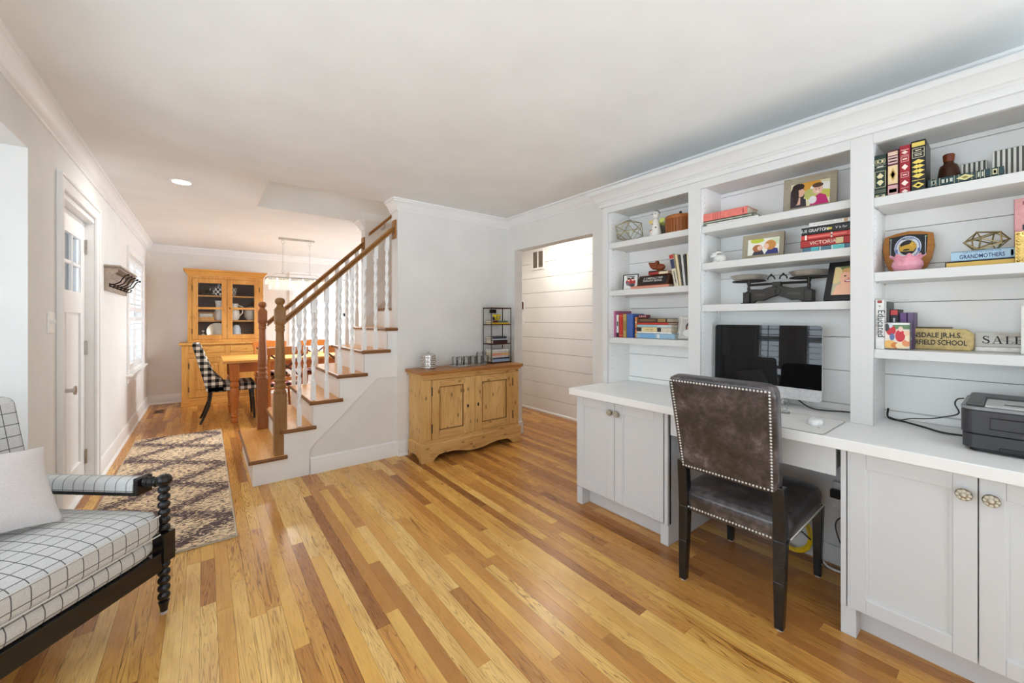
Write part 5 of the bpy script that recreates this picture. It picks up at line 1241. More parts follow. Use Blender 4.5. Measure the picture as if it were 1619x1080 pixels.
def frame(name, label, x, u, z, wd, ht, bw, dp, mat, tilt, items, yaw=0.0, bevel_in=True, stand=True):
    r = put(name, label, 'picture frame', x, u, z + dp * math.sin(abs(tilt)) + 0.0005, tilt, yaw)
    m = MB(); o = [(0, 0), (wd, 0), (wd, ht), (0, ht)]; i_ = [(bw, bw), (wd - bw, bw), (wd - bw, ht - bw), (bw, ht - bw)]
    ins = dp * 0.55 if bevel_in else 0.002
    v = [(a, 0.0, c) for a, c in o] + [(a, ins, c) for a, c in i_] + [(a, dp, c) for a, c in o] + [(a, dp, c) for a, c in i_]
    f = []
    for k in range(4):
        l = (k + 1) % 4
        f += [(k, l, 4 + l, 4 + k), (8 + l, 8 + k, 12 + k, 12 + l), (l, k, 8 + k, 8 + l), (4 + k, 4 + l, 12 + l, 12 + k)]
    m.add(v, f); m.build('moulding', mat, r, bevel=0.0012)
    m = MB(); m.box(bw - 0.002, wd - bw + 0.002, ins + 0.003, dp - 0.001, bw - 0.002, ht - bw + 0.002); m.build('backing', col(60, 54, 46), r)
    pw, ph = wd - 2 * bw, ht - 2 * bw
    def sc(it):
        if it[0] == 'e': return ('e', bw + it[1] * pw, bw + it[2] * ph, it[3] * pw, it[4] * ph, it[5])
        return ('p', [(bw + a * pw, bw + c * ph) for a, c in it[1]], it[2])
    layers(r, [sc(i) for i in items], ins + 0.0028)
    if stand:
        m = MB(); m.add([(wd / 2 - 0.02, dp, ht * 0.7), (wd / 2 + 0.02, dp, ht * 0.7), (wd / 2 + 0.025, dp + ht * 0.33, ht * 0.33 * math.tan(abs(tilt)) ), (wd / 2 - 0.025, dp + ht * 0.33, ht * 0.33 * math.tan(abs(tilt)))], [(0, 1, 2, 3)]); 
        s_ = m.build('easel_back', col(60, 54, 46), r); sm = s_.modifiers.new('thick', 'SOLIDIFY'); sm.thickness = 0.002
    return r
SK1, SK2, HAIRD = (224, 178, 150), (238, 196, 170), (44, 28, 26)

# ---- left bay, top shelf
def wire_solid(name, label, loc, verts, edges, rad, mat, yaw=0.0):
    r = T(name, label, 'ornament', loc, yaw)
    for a, b_ in edges:
        m = MB(); m.tube([verts[a], verts[b_]], rad, 6); m.build('wire_edge', mat, r, smooth=60)
    m = MB()
    for v in verts: m.ball(v, rad * 1.35, n=8, m=6)
    o = m.build('joints', mat, r, smooth=60); o['kind'] = 'stuff'; return r
ph_ = (1 + 5 ** 0.5) / 2
ico = [Vector(p) for p in [(-1, ph_, 0), (1, ph_, 0), (-1, -ph_, 0), (1, -ph_, 0), (0, -1, ph_), (0, 1, ph_), (0, -1, -ph_), (0, 1, -ph_), (ph_, 0, -1), (ph_, 0, 1), (-ph_, 0, -1), (-ph_, 0, 1)]]
def ico_set(scale, rot, squash=(1, 1, 1)):
    R_ = Euler(rot).to_matrix(); v = [Vector((p.x * squash[0], p.y * squash[1], p.z * squash[2])) for p in [R_ @ (q * scale) for q in ico]]
    zmin = min(p.z for p in v); v = [p - Vector((0, 0, zmin)) for p in v]
    e = [(i, j) for i in range(12) for j in range(i + 1, 12) if abs((ico[i] - ico[j]).length - 2) < 0.01]
    return v, e
x = 2.48; wv = uy(x, 974) - uy(x, 1013)
v, e = ico_set(wv / 3.7, (0.36, 0.0, 0.35), (1, 1, 0.78)); wire_solid('wire_polyhedron', 'openwork gold wire polyhedron on the top left shelf beside the white angel', (x + 0.01, uy(x, 993.5), sz('L', 0) + 0.004), v, e, 0.0024, BRASS, RZ)
an = put('angel_figurine', 'white china angel with yellow wings and painted flowers on the top left shelf', 'figurine', 2.465, 1037, sz('L', 0))
m = MB(); m.lathe([(0.040, 0), (0.043, 0.004), (0.036, 0.04), (0.026, 0.085), (0.020, 0.118), (0.013, 0.128), (0, 0.13)], 24); m.build('gown', WHITEC, an, smooth=50)
m = MB(); m.ball((0, 0, 0.154), 0.027, 0.026, 0.029, 18, 12); m.build('head', WHITEC, an, smooth=60)
m = MB(); m.ball((-0.009, -0.024, 0.156), 0.004, 0.003, 0.004, 8, 6); m.ball((0.010, -0.024, 0.156), 0.004, 0.003, 0.004, 8, 6); m.build('eyes', col(30, 28, 28), an)
m = MB(); m.tube([(0.026 * math.cos(t), 0.004, 0.160 + 0.024 * math.sin(t)) for t in [PI * j / 12 for j in range(13)]], 0.004, 6); m.build('hair_band', col(110, 104, 90), an, smooth=50)
YW = col(232, 206, 128, 0.4)
for s_, c_ in ((-1, YW), (1, col(206, 214, 110, 0.4))):
    m = MB(); m.prism([(s_ * 0.015, 0.10), (s_ * 0.045, 0.095), (s_ * 0.058, 0.110), (s_ * 0.066, 0.117), (s_ * 0.054, 0.127), (s_ * 0.03, 0.13)][::s_], 'y', 0.008, 0.016); m.build('wing', c_, an, bevel=0.003)
m = MB()
for (a, c, q_) in ((-0.012, 0.09, 0.007), (0.006, 0.083, 0.008), (0.0, 0.066, 0.007), (0.014, 0.062, 0.006), (-0.014, 0.05, 0.005), (0.004, 0.045, 0.005)): m.ball((a, -0.019 - (0.09 - c) * 0.25, c), q_, 0.004, q_, 8, 5)
m.build('painted_flowers', col(56, 50, 52, 0.3), an, smooth=60)
m = MB(); m.ball((-0.026, -0.022, 0.048), 0.008, 0.006, 0.007); m.build('red_flower', col(206, 110, 90), an, smooth=60)
r = put('planter', 'small grey bucket of pale green succulents behind the angel', 'planter', 2.595, 1047.5, sz('L', 0))
m = MB(); m.lathe([(0.038, 0), (0.05, 0.085), (0.053, 0.088), (0.053, 0.096), (0.045, 0.096), (0.04, 0.08), (0, 0.08)], 22); m.build('bucket', col(136, 136, 130, 0.5), r, smooth=40)
m = MB()
for k in range(26):
    a = k * 2.4; q_ = 0.009 * math.sqrt(k); m.lathe([(0.002, 0), (0.010, 0.012), (0.006, 0.026), (0.001, 0.036)], 6, (q_ * math.cos(a), q_ * math.sin(a), 0.082 + 0.01 * (1 - k / 26)))
o = m.build('succulents', col(196, 208, 120, 0.6), r, smooth=60); o['kind'] = 'stuff'
r = put('lidded_basket', 'round honey brown woven basket with lid at the right of the top left shelf', 'basket', 2.50, 1076, sz('L', 0))
m = MB(); m.lathe([(0.078, 0), (0.086, 0.002), (0.092, 0.095), (0.088, 0.095), (0, 0.09)], 36); m.build('body', BASKETW, r, smooth=40)
for k in range(30):
    a = 2 * PI * k / 30; m = MB(); m.box(0.0875, 0.0925, -0.008, 0.008, 0.002, 0.094)
    s_ = m.build('slat', BASKETW, r, rot=(0, 0.06, a)); 
m = MB(); m.lathe([(0.096, 0.092), (0.097, 0.094), (0.097, 0.112), (0.093, 0.116), (0.05, 0.124), (0, 0.126)], 36); m.build('lid', BASKETW, r, smooth=40)
m = MB(); m.lathe([(0.004, 0.125), (0.004, 0.135), (0.009, 0.142), (0.007, 0.152), (0, 0.154)], 12); m.build('lid_knob', col(40, 30, 26), r, smooth=50)
# ---- left bay, middle shelf
frame('photo_frame', 'small thin black frame holding a red and white photo, middle left shelf', 2.47, 984, sz('L', 1), uy(2.47, 984) - uy(2.47, 1006), 0.118, 0.006, 0.010, col(40, 38, 38), -0.10,
      [rect(0, 1, 0, 1, (232, 232, 228)), ('e', 0.5, 0.5, 0.36, 0.26, (176, 44, 46)), ('e', 0.36, 0.66, 0.1, 0.09, SK1), ('e', 0.66, 0.68, 0.1, 0.09, SK2), ('e', 0.36, 0.76, 0.13, 0.06, HAIRD), ('e', 0.66, 0.78, 0.13, 0.06, HAIRD), ('e', 0.3, 0.4, 0.12, 0.12, (120, 120, 124)), ('e', 0.62, 0.3, 0.2, 0.12, (70, 70, 76)), rect(0.2, 0.8, 0.86, 0.92, (60, 60, 60))], 0.15, False)
book('orange and pink paperback lying flat under the dark nameplate', (2.455, uy(2.455, 997), sz('L', 1)), 0.024, 0.15, uy(2.455, 997) - uy(2.455, 1057), (222, 140, 116), True, RZ, bands=((0, 1, (226, 160, 132), 0.3),))
npz = sz('L', 1) + 0.0248
r = T('desk_nameplate', 'dark wooden wedge nameplate with white lettering on a black plate', 'nameplate', (2.455, uy(2.455, 1006.5), npz), RZ)
L_ = uy(2.455, 1006.5) - uy(2.455, 1056)
m = MB(); m.prism([(0, 0), (0.075, 0), (0.06, 0.062), (0.035, 0.072)], 'x', 0.0, L_); m.build('wedge', DARKW, r, bevel=0.003)
a_ = math.atan2(0.072, 0.035)
m = MB(); m.box(0.012, L_ - 0.02, -0.002, 0.0, 0.010, 0.068); m.build('black_plate', BLACK, r, rot=(-(PI / 2 - a_), 0, 0))
tx = text('A CAREFULLY SAID\nTHOUGHT BRINGS', 0.021, col(226, 224, 214), r, (L_ / 2 - 0.004, 0.0165, 0.040), (PI / 2 - (PI / 2 - a_), 0, 0), sx=0.82)
book('small red and cream paperback lying on the dark nameplate', (2.475, uy(2.475, 1025), npz + 0.0725), 0.018, 0.05, 0.15, (170, 50, 40), True, RZ, bands=((0.55, 1, (224, 208, 176)),))
cz = npz + 0.0915
r = T('carved_animal', 'small carved reddish wooden fox lying on the red paperback', 'carving', (2.50, uy(2.50, 1039), cz), RZ)
m = MB(); m.box(-0.056, 0.062, -0.022, 0.022, 0, 0.010); m.build('plinth', DARKW, r, bevel=0.003)
m = MB(); m.ball((0.022, 0, 0.032), 0.040, 0.018, 0.024, 14, 9); m.build('body', REDW, r, smooth=60)
m = MB(); m.prism([(-0.062, 0.072), (-0.046, 0.070), (-0.012, 0.066), (0.004, 0.082), (0.012, 0.062), (-0.004, 0.024), (-0.026, 0.018), (-0.046, 0.034)], 'y', -0.018, 0.018); m.build('head', REDW, r, bevel=0.006)
# leaning upright books
edge = SP['L'][0] + 0.003
for label, t, h, c, lean, kw in (
    ('raspberry pink book at the right end of the middle left shelf', 0.018, 0.212, (170, 50, 84), -0.02, {}),
    ('thick cream book near the right end of the middle left shelf', 0.030, 0.215, (232, 222, 192), -0.045, {}),
    ('thin dark book leaning beside the thick cream one', 0.009, 0.21, (58, 56, 54), -0.075, {}),
    ('light grey book leaning in the middle left shelf row', 0.016, 0.208, (212, 212, 208), -0.105, {}),
    ('dark grey book leaning between two pale books', 0.009, 0.21, (70, 68, 66), -0.125, {}),
    ('cream book leaning second from the left in its row', 0.018, 0.216, (230, 214, 176), -0.15, {}),
    ('cream book with red and navy spine blocks, leaning at the left of its row', 0.032, 0.222, (226, 216, 186), -0.19, dict(bands=((0.86, 0.98, (184, 56, 52), 0.02), (0.55, 0.84, (48, 56, 92), 0.08), (0.05, 0.5, (222, 214, 196), 0.08), (0.1, 0.48, (120, 110, 140), 0.40))))):
    edge += t / math.cos(lean) + 0.0012
    book(label, (2.458, edge, sz('L', 1)), t, 0.13, h, c, False, RZ, lean=lean, **kw)
# ---- left bay, bottom shelf
def up_book(label, x, u0, u1, d, h, c, **k):
    t = uy(x, u0) - uy(x, u1); return book(label, (x, uy(x, u0), sz('L', 2)), t - 0.0012, d, h, c, False, RZ, **k)
up_book('mauve pink picture book, leftmost on the bottom left shelf', 2.455, 969.0, 974.4, 0.19, 0.197, (178, 96, 136))
up_book('thin white book with dark blot, second on the bottom left shelf', 2.452, 974.4, 978.6, 0.12, 0.168, (226, 222, 218), bands=((0.0, 0.2, (60, 30, 34)), (0.5, 0.7, (90, 84, 84), 0.2)))
up_book('bright red hardback on the bottom left shelf', 2.447, 978.6, 985.0, 0.13, 0.174, (190, 44, 34), bands=((0.9, 0.92, (226, 150, 110)), (0.08, 0.1, (226, 150, 110))))
up_book('olive gold hardback between the red and blue ones', 2.447, 985.0, 991.0, 0.13, 0.172, (180, 152, 84), bands=((0.3, 0.7, (150, 120, 60), 0.1),))
up_book('royal blue hardback on the bottom left shelf', 2.443, 991.0, 1000.8, 0.14, 0.174, (62, 96, 168), rough=0.3)
yb = uy(2.443, 1000.8) - 0.0005
book('thin navy book behind the orange one on the bottom left shelf', (2.50, yb, sz('L', 2)), 0.008, 0.12, 0.158, (40, 44, 70), False, RZ)
book('orange striped paperback beside the flat stack', (2.455, yb - 0.0088, sz('L', 2)), 0.014, 0.12, 0.150, (226, 140, 72), False, RZ, bands=((0.1, 0.2, (206, 190, 90)), (0.4, 0.48, (120, 60, 80)), (0.7, 0.78, (230, 220, 180))))
fbooks(2.445, sz('L', 2), [
    ('large pale blue book at the bottom of the left stack', 1006.3, 1067.0, 0.036, 0.16, (148, 184, 206), {'bands': ((0.1, 0.5, (118, 166, 208), 0.1), (0.55, 0.62, (214, 220, 222), 0.1)), 'page': (190, 200, 190)}),
    ('white book above the pale blue one in the left stack', 1006.8, 1062.0, 0.011, 0.15, (236, 234, 230), {}),
    ('black and cream book with small spine lettering in the left stack', 1007.0, 1061.2, 0.029, 0.15, (216, 208, 190), {'bands': ((0.0, 0.14, (40, 36, 36)), (0.18, 0.60, (226, 206, 150)), (0.27, 0.37, (120, 96, 60), 0.42), (0.40, 0.50, (120, 96, 60), 0.42), (0.61, 0.72, (44, 40, 40)))}),
    ('thin white and teal book in the left stack', 1007.4, 1061.8, 0.018, 0.15, (196, 208, 210), {'bands': ((0.02, 0.6, (156, 192, 196), 0.15),)}),
    ('red paperback in the left stack', 1007.8, 1056.2, 0.015, 0.14, (184, 50, 36), {}),
    ('dark brown hardback with worn lettering topping the left stack', 1008.2, 1054.6, 0.029, 0.14, (66, 46, 32), {'bands': ((0.08, 0.62, (110, 84, 52), 0.25), (0.7, 0.95, (150, 124, 70), 0.1))})])
r = T('small_box', 'small patterned maroon box on top of the left book stack', 'box', (2.475, uy(2.475, 1009.0), sz('L', 2) + 0.1425), RZ)
m = MB(); m.box(0, 0.068, 0, 0.05, 0.0, 0.024); m.build('box_body', col(120, 44, 52), r, bevel=0.003)
m = MB()
for k in range(4): m.ball((0.011 + 0.0155 * k, 0.0, 0.012), 0.005, 0.001, 0.007, 8, 5)
m.build('box_pattern', col(206, 160, 160), r)
r = frame('photo_frame', 'ornate white beaded frame leaning back at the right of the bottom left shelf', 2.49, 1070.5, sz('L', 2), 0.125, 0.158, 0.018, 0.012, WHITEC, -0.30,
      [rect(0, 1, 0, 1, (206, 200, 196)), ('e', 0.6, 0.55, 0.3, 0.28, (40, 34, 36)), ('e', 0.6, 0.5, 0.2, 0.2, (214, 160, 140)), ('e', 0.55, 0.2, 0.4, 0.2, (240, 240, 240))], 0.1, False)
m = MB()
for k in range(16):
    for (a, c) in ((0.004, 0.006 + 0.0097 * k), (0.121, 0.006 + 0.0097 * k)): m.ball((a, -0.002, c), 0.006, 0.004, 0.005, 8, 5)
for k in range(12):
    for c in (0.004, 0.154): m.ball((0.008 + 0.0098 * k, -0.002, c), 0.005, 0.004, 0.006, 8, 5)
o = m.build('beading', WHITEC, r, smooth=60); o['kind'] = 'stuff'

# ---- centre bay, top shelf
fbooks(2.42, sz('C', 0), [
    ('white hardback under the dark green book, centre top shelf', 1109.5, 1199.0, 0.016, 0.17, (232, 230, 226), {'bands': ((0.03, 0.1, (70, 64, 60), 0.2), (0.15, 0.95, (204, 150, 140), 0.46))}),
    ('thin dark green hardback between the white and coral ones', 1109.8, 1192.0, 0.016, 0.16, (86, 92, 80), {'bands': ((0.0, 0.96, (178, 184, 160), 0.3),)}),
    ('thick coral pink hardback topping the pile on the centre top shelf', 1110.0, 1181.5, 0.045, 0.15, (226, 122, 110), {'bands': ((0.26, 0.268, (160, 60, 60), 0.1), (0.31, 0.318, (160, 60, 60), 0.1), (0.36, 0.368, (160, 60, 60), 0.1), (0.42, 0.428, (160, 60, 60), 0.1), (0.9, 0.93, (170, 70, 70), 0.2))})])
frame('photo_frame', 'grey wood frame with woman and child photo on the centre top shelf', 2.47, 1237.5, sz('C', 0), uy(2.47, 1237.5) - uy(2.47, 1321), 0.192, 0.030, 0.024, FRAMEW, -0.16,
      [rect(0, 1, 0, 1, (232, 224, 190)), ('e', 0.5, 0.85, 0.3, 0.25, (222, 160, 60)), ('e', 0.8, 0.7, 0.3, 0.2, (244, 244, 236)), ('e', 0.75, 0.4, 0.4, 0.2, (206, 200, 90)), ('e', 0.5, 0.5, 0.15, 0.2, (190, 190, 110)),
       ('e', 0.18, 0.55, 0.19, 0.42, HAIRD), ('p', [(0, 0), (0.42, 0), (0.40, 0.3), (0.2, 0.45), (0, 0.5)], (52, 40, 50)), ('e', 0.27, 0.60, 0.10, 0.18, SK1), ('p', [(0.14, 0.1), (0.26, 0.1), (0.26, 0.4), (0.18, 0.42)], SK1), ('e', 0.2, 0.86, 0.16, 0.14, HAIRD), ('e', 0.14, 0.5, 0.08, 0.4, HAIRD),
       ('p', [(0.5, 0), (0.98, 0), (0.9, 0.35), (0.75, 0.45), (0.6, 0.3)], (196, 30, 110)), ('e', 0.58, 0.22, 0.1, 0.16, (232, 226, 226)), ('e', 0.70, 0.62, 0.13, 0.2, SK2), ('e', 0.70, 0.80, 0.14, 0.1, (96, 66, 48)), ('e', 0.66, 0.64, 0.015, 0.02, (60, 40, 40)), ('e', 0.74, 0.64, 0.015, 0.02, (60, 40, 40)), ('e', 0.70, 0.52, 0.04, 0.03, (250, 240, 236))], 0.10)
# ---- centre bay, middle shelf
r = put('rabbit_figurine', 'small white china rabbit crouching at the left of the centre shelf', 'figurine', 2.46, 1136, sz('C', 1))
m = MB(); m.ball((0.008, 0, 0.026), 0.036, 0.026, 0.026, 18, 12); m.ball((0.030, 0, 0.022), 0.018, 0.022, 0.022); m.build('body', WHITEC, r, smooth=60)
m = MB(); m.ball((-0.024, -0.002, 0.050), 0.020, 0.016, 0.016, 16, 10); m.ball((-0.038, -0.002, 0.045), 0.010, 0.010, 0.009); m.build('head', WHITEC, r, smooth=60)
for yy in (-0.008, 0.008):
    m = MB(); m.tube([(-0.014, yy, 0.060), (0.004, yy * 1.2, 0.066), (0.022, yy * 1.3, 0.062)], [0.006, 0.0075, 0.004], 8); m.build('ear', WHITEC, r, smooth=60)
m = MB(); m.ball((-0.030, -0.0165, 0.052), 0.003, 0.0025, 0.003, 8, 6); m.ball((-0.030, 0.0125, 0.052), 0.003, 0.0025, 0.003, 8, 6); m.build('eye', col(26, 24, 24), r)
m = MB(); m.tube([(-0.012, 0.0, 0.063), (0.0, 0.0, 0.072), (0.010, 0, 0.070)], [0.006, 0.008, 0.003], 8); m.build('black_bow', col(26, 26, 28), r, smooth=60)
m = MB()
for (a, c) in ((-0.018, -0.014), (-0.018, 0.014), (0.026, -0.018), (0.026, 0.018)): m.ball((a, c, 0.007), 0.013, 0.007, 0.007, 10, 6)
m.build('paws', WHITEC, r, smooth=60)
frame('photo_frame', 'smaller grey wood frame with two children photo on the centre middle shelf', 2.46, 1172.5, sz('C', 1), uy(2.46, 1172.5) - uy(2.46, 1237), 0.142, 0.024, 0.022, FRAMEW, -0.17,
      [rect(0, 1, 0, 1, (238, 236, 224)), ('e', 0.3, 0.9, 0.22, 0.16, (196, 206, 70)), ('e', 0.85, 0.75, 0.2, 0.2, (214, 226, 190)), ('p', [(0.15, 0), (0.55, 0), (0.45, 0.35), (0.25, 0.35)], (60, 56, 66)), ('p', [(0.55, 0), (0.98, 0), (0.95, 0.3), (0.7, 0.42)], (50, 56, 120)),
       ('e', 0.32, 0.42, 0.16, 0.22, (176, 104, 62)), ('e', 0.40, 0.42, 0.09, 0.15, SK2), ('e', 0.72, 0.55, 0.18, 0.3, (206, 140, 70)), ('e', 0.60, 0.5, 0.08, 0.17, SK2)], 0.06)
bk_items = [
    ('teal and blue paperback at the bottom of the centre stack', 1269.0, 1347.5, 0.025, 0.15, (80, 116, 132), {'bands': ((0.18, 0.34, (84, 172, 176)), (0.36, 0.38, (220, 226, 220)), (0.6, 0.62, (220, 226, 220)), (0.62, 0.85, (96, 190, 186)))}),
    ('red hardback reading VICTORIA in the centre stack', 1265.5, 1347.5, 0.036, 0.15, (170, 38, 36), {'bands': ((0.70, 0.84, (214, 190, 140), 0.1),), 'txt': 'VICTORIA', 'tcol': (238, 220, 200), 'tsize': 0.024}),
    ('red and white banded paperback above the red hardback', 1266.5, 1347.5, 0.026, 0.15, (200, 60, 54), {'bands': ((0.08, 0.12, (240, 230, 224)), (0.6, 0.63, (240, 230, 224)), (0.15, 0.9, (226, 120, 110), 0.35))}),
    ('black paperback with white author lettering in the centre stack', 1267.0, 1347.5, 0.037, 0.145, (22, 22, 24), {'bands': ((0.52, 0.62, (206, 190, 60), 0.35),), 'tcol': (238, 238, 236)}),
    ('white paperback topping the centre stack', 1279.0, 1347.5, 0.022, 0.13, (224, 226, 222), {'bands': ((0.1, 0.6, (196, 200, 200), 0.35), (0.82, 0.9, (190, 150, 110), 0.1))})]
fbooks(2.425, sz('C', 1), bk_items)
bb = [o for o in bpy.data.objects if o.get('label') == 'black paperback with white author lettering in the centre stack'][0]
hh = uy(2.425, 1267) - uy(2.425, 1347.5)
text('SUE GRAFTON', 0.022, col(240, 240, 238), bb, (hh * 0.27, -0.0009, 0.0185), sx=0.80); text('V is for', 0.017, col(240, 240, 238), bb, (hh * 0.80, -0.0009, 0.0185), sx=0.9)
vb = [o for o in bpy.data.objects if o.get('label') == 'red hardback reading VICTORIA in the centre stack'][0]
# ---- centre bay, bottom shelf: balance scale and black frame
sc_ = put('balance_scale', 'antique cast iron balance scale with two shallow metal pans', 'scale', 2.545, 1229, sz('C', 2))
k_ = uy(2.545, 1148) - uy(2.545, 1306); hs = k_ / 2
bl = hs * 0.66
m = MB()
for s_ in (-1, 1):
    prof = [(0, 0.045), (s_ * bl * 0.2, 0.035), (s_ * bl * 0.42, 0.018), (s_ * bl * 0.62, 0.020), (s_ * bl * 0.78, 0.0), (s_ * bl, 0.0), (s_ * bl, 0.068), (s_ * bl * 0.86, 0.088), (s_ * bl * 0.45, 0.084), (s_ * bl * 0.2, 0.096), (0, 0.10)]
    m.prism(prof if s_ > 0 else prof[::-1], 'y', -0.014, 0.014)
bdy = m.build('cast_body', CAST, sc_, bevel=0.003)
for s_ in (-1, 1):
    m = MB(); m.box(s_ * bl * 0.92 - 0.022, s_ * bl * 0.92 + 0.022, -0.055, 0.055, 0.0, 0.008); m.box(s_ * bl * 0.92 - 0.018, s_ * bl * 0.92 + 0.018, -0.03, 0.03, 0.008, 0.070); m.build('end_block', CAST, sc_, bevel=0.003)
    text(('FORCE', '20 KILOG')[s_ > 0], 0.016, col(120, 114, 104, 0.4), sc_, (s_ * bl * 0.5, -0.0148, 0.052), sx=0.9)
    m = MB(); m.tube([(s_ * 0.015, 0, 0.114), (s_ * bl * 0.9, 0, 0.112)], 0.007, 8); m.lathe([(0.005, 0.07), (0.009, 0.09), (0.006, 0.11), (0.012, 0.128), (0.012, 0.136)], 12, (s_ * bl * 0.9, 0, 0)); m.build('beam_arm', CAST, sc_, smooth=40)
    m = MB(); m.tube([(s_ * bl * 0.9 + 0.085 * math.cos(t), 0.07 * math.sin(t), 0.136) for t in [2 * PI * j / 24 for j in range(24)]], 0.004, 6, True); m.box(s_ * bl * 0.9 - 0.085, s_ * bl * 0.9 + 0.085, -0.004, 0.004, 0.133, 0.138); m.build('pan_ring', CAST, sc_, smooth=40)
    m = MB(); m.lathe([(0.0, 0.140), (0.062, 0.140), (0.080, 0.149), (0.092, 0.166), (0.096, 0.168), (0.092, 0.170), (0.078, 0.153), (0.058, 0.145), (0, 0.144)], 32, (s_ * bl * 0.92, 0, 0)); m.build('pan', col(206, 198, 186, 0.28, 0.55) if s_ < 0 else col(206, 198, 186, 0.28, 0.55), sc_, smooth=40)
    m = MB(); m.tube([(s_ * 0.03 + 0.018 * math.cos(t), -0.002, 0.138 + 0.022 * math.sin(t)) for t in [PI * j / 10 for j in range(11)]], 0.004, 6); m.ball((s_ * 0.03, -0.002, 0.165), 0.006); m.build('pointer', CAST, sc_, smooth=50)
m = MB(); m.lathe([(0.020, -0.019), (0.022, -0.013), (0.022, 0.0)], 18, (0, 0, 0.068), 'y'); m.ball((0, -0.018, 0.068), 0.010, 0.004, 0.010); m.box(-0.02, 0.02, -0.016, 0.016, 0.098, 0.122); m.build('centre_boss', CAST, sc_, smooth=40)
frame('photo_frame', 'black frame tilted back with a smiling baby photo beside the balance scale', 2.40, 1301, sz('C', 2), 0.166, 0.203, 0.026, 0.016, BLACK, -0.38,
      [rect(0, 1, 0, 1, (196, 190, 160)), ('e', 0.5, 0.95, 0.4, 0.2, (120, 140, 80)), ('e', 0.95, 0.6, 0.2, 0.35, (70, 80, 70)), ('e', 0.1, 0.7, 0.2, 0.3, (226, 206, 150)), ('p', [(0.05, 0), (0.95, 0), (0.9, 0.35), (0.5, 0.45), (0.15, 0.35)], (238, 188, 160)), ('e', 0.52, 0.60, 0.30, 0.28, (240, 186, 160)), ('e', 0.5, 0.86, 0.24, 0.08, (214, 166, 110)),
       ('e', 0.40, 0.66, 0.05, 0.025, (90, 60, 50)), ('e', 0.66, 0.66, 0.05, 0.025, (90, 60, 50)), ('e', 0.53, 0.56, 0.06, 0.04, (220, 150, 130)), ('e', 0.53, 0.47, 0.13, 0.045, (160, 60, 60)), ('e', 0.53, 0.48, 0.09, 0.02, (250, 244, 240))], -0.12, False)

# ---- right bay, top shelf: leather bound books
def gilt(parent, t, h, c, spec):
    m = MB()
    for k, col_ in spec:
        m.cc = S(*col_)
        if k[0] == 'b': m.box(t * k[3], t * (1 - k[3]), -0.0012, -0.0004, h * k[1], h * k[2])
        elif k[0] == 'd':
            cx, cz, rx, rz_ = t / 2, h * k[1], t * k[3], h * k[2]; m.prism([(cx - rx, cz), (cx, cz - rz_), (cx + rx, cz), (cx, cz + rz_)], 'y', -0.0014, -0.0004)
        elif k[0] == 'f':      # outlined panel
            a, b_, i_ = h * k[1], h * k[2], t * k[3]; w_ = 0.0016
            for q_ in ((i_, t - i_, a, a + w_), (i_, t - i_, b_ - w_, b_), (i_, i_ + w_, a, b_), (t - i_ - w_, t - i_, a, b_)): m.box(q_[0], q_[1], -0.0012, -0.0004, q_[2], q_[3])
    m.build('gilt_tooling', PRINT, parent)
GL, GD = (214, 204, 160), (228, 202, 96)
x = 2.42
def lbook(label, u0, u1, h, c, spec, txt=None):
    t = uy(x, u0) - uy(x, u1) - 0.001
    r = book(label, (x, uy(x, u0), sz('R', 0)), t, 0.15, h, c, False, RZ, rough=0.3); gilt(r, t, h, c, spec)
    m = MB()
    for f in (0.16, 0.36, 0.56, 0.76, 0.88): m.box(0.0, t, -0.0008, 0.001, h * f - 0.0015, h * f + 0.0015)
    m.build('raised_bands', col(*c, 0.3), r); return r, t
DG = (30, 52, 44)
r, t = lbook('dark green leather bound book with gilt spine, leftmost on the top right shelf', 1381.8, 1402.2, 0.196, DG, [(('f', 0.80, 0.89, 0.1), GL), (('b', 0.82, 0.87, 0.24), GL), (('d', 0.845, 0.03, 0.15), DG), (('b', 0.765, 0.77, 0.05), GL), (('b', 0.70, 0.705, 0.05), GL), (('b', 0.715, 0.735, 0.25), (226, 226, 214)), (('f', 0.24, 0.62, 0.08), GL), (('d', 0.50, 0.08, 0.28), GL), (('d', 0.36, 0.08, 0.28), GL), (('d', 0.43, 0.03, 0.12), DG), (('b', 0.17, 0.175, 0.05), GL), (('b', 0.13, 0.135, 0.05), GL), (('b', 0.03, 0.07, 0.12), GL), (('d', 0.05, 0.018, 0.25), DG)])
MR = (88, 40, 48)
r, t = lbook('maroon leather bound book with cream spine panels', 1402.6, 1421.4, 0.204, MR, [(('b', 0.88, 0.96, 0.08), (222, 190, 168)), (('b', 0.70, 0.86, 0.08), (206, 170, 166)), (('b', 0.735, 0.76, 0.14), MR), (('b', 0.80, 0.825, 0.14), MR), (('b', 0.26, 0.66, 0.08), (222, 196, 150)), (('d', 0.46, 0.15, 0.3), (196, 160, 90)), (('d', 0.46, 0.09, 0.18), (226, 200, 140)), (('b', 0.03, 0.23, 0.08), (206, 160, 160)), (('b', 0.07, 0.15, 0.16), MR)])
CRM = (158, 28, 44)
r, t = lbook('crimson leather bound book with white spine motifs', 1421.8, 1440.0, 0.212, CRM, [(('b', 0.90, 0.91, 0.15), (240, 220, 210)), (('d', 0.85, 0.035, 0.3), (240, 220, 210)), (('b', 0.79, 0.795, 0.15), (240, 220, 210)), (('f', 0.66, 0.77, 0.15), (230, 190, 180)), (('b', 0.70, 0.73, 0.3), (236, 210, 200)), (('d', 0.55, 0.06, 0.3), (240, 220, 210)), (('f', 0.34, 0.44, 0.15), (230, 190, 180)), (('b', 0.38, 0.40, 0.3), (236, 210, 200)), (('d', 0.22, 0.06, 0.32), (240, 220, 210)), (('b', 0.12, 0.125, 0.15), (240, 220, 210)), (('d', 0.05, 0.04, 0.3), (240, 220, 210))])
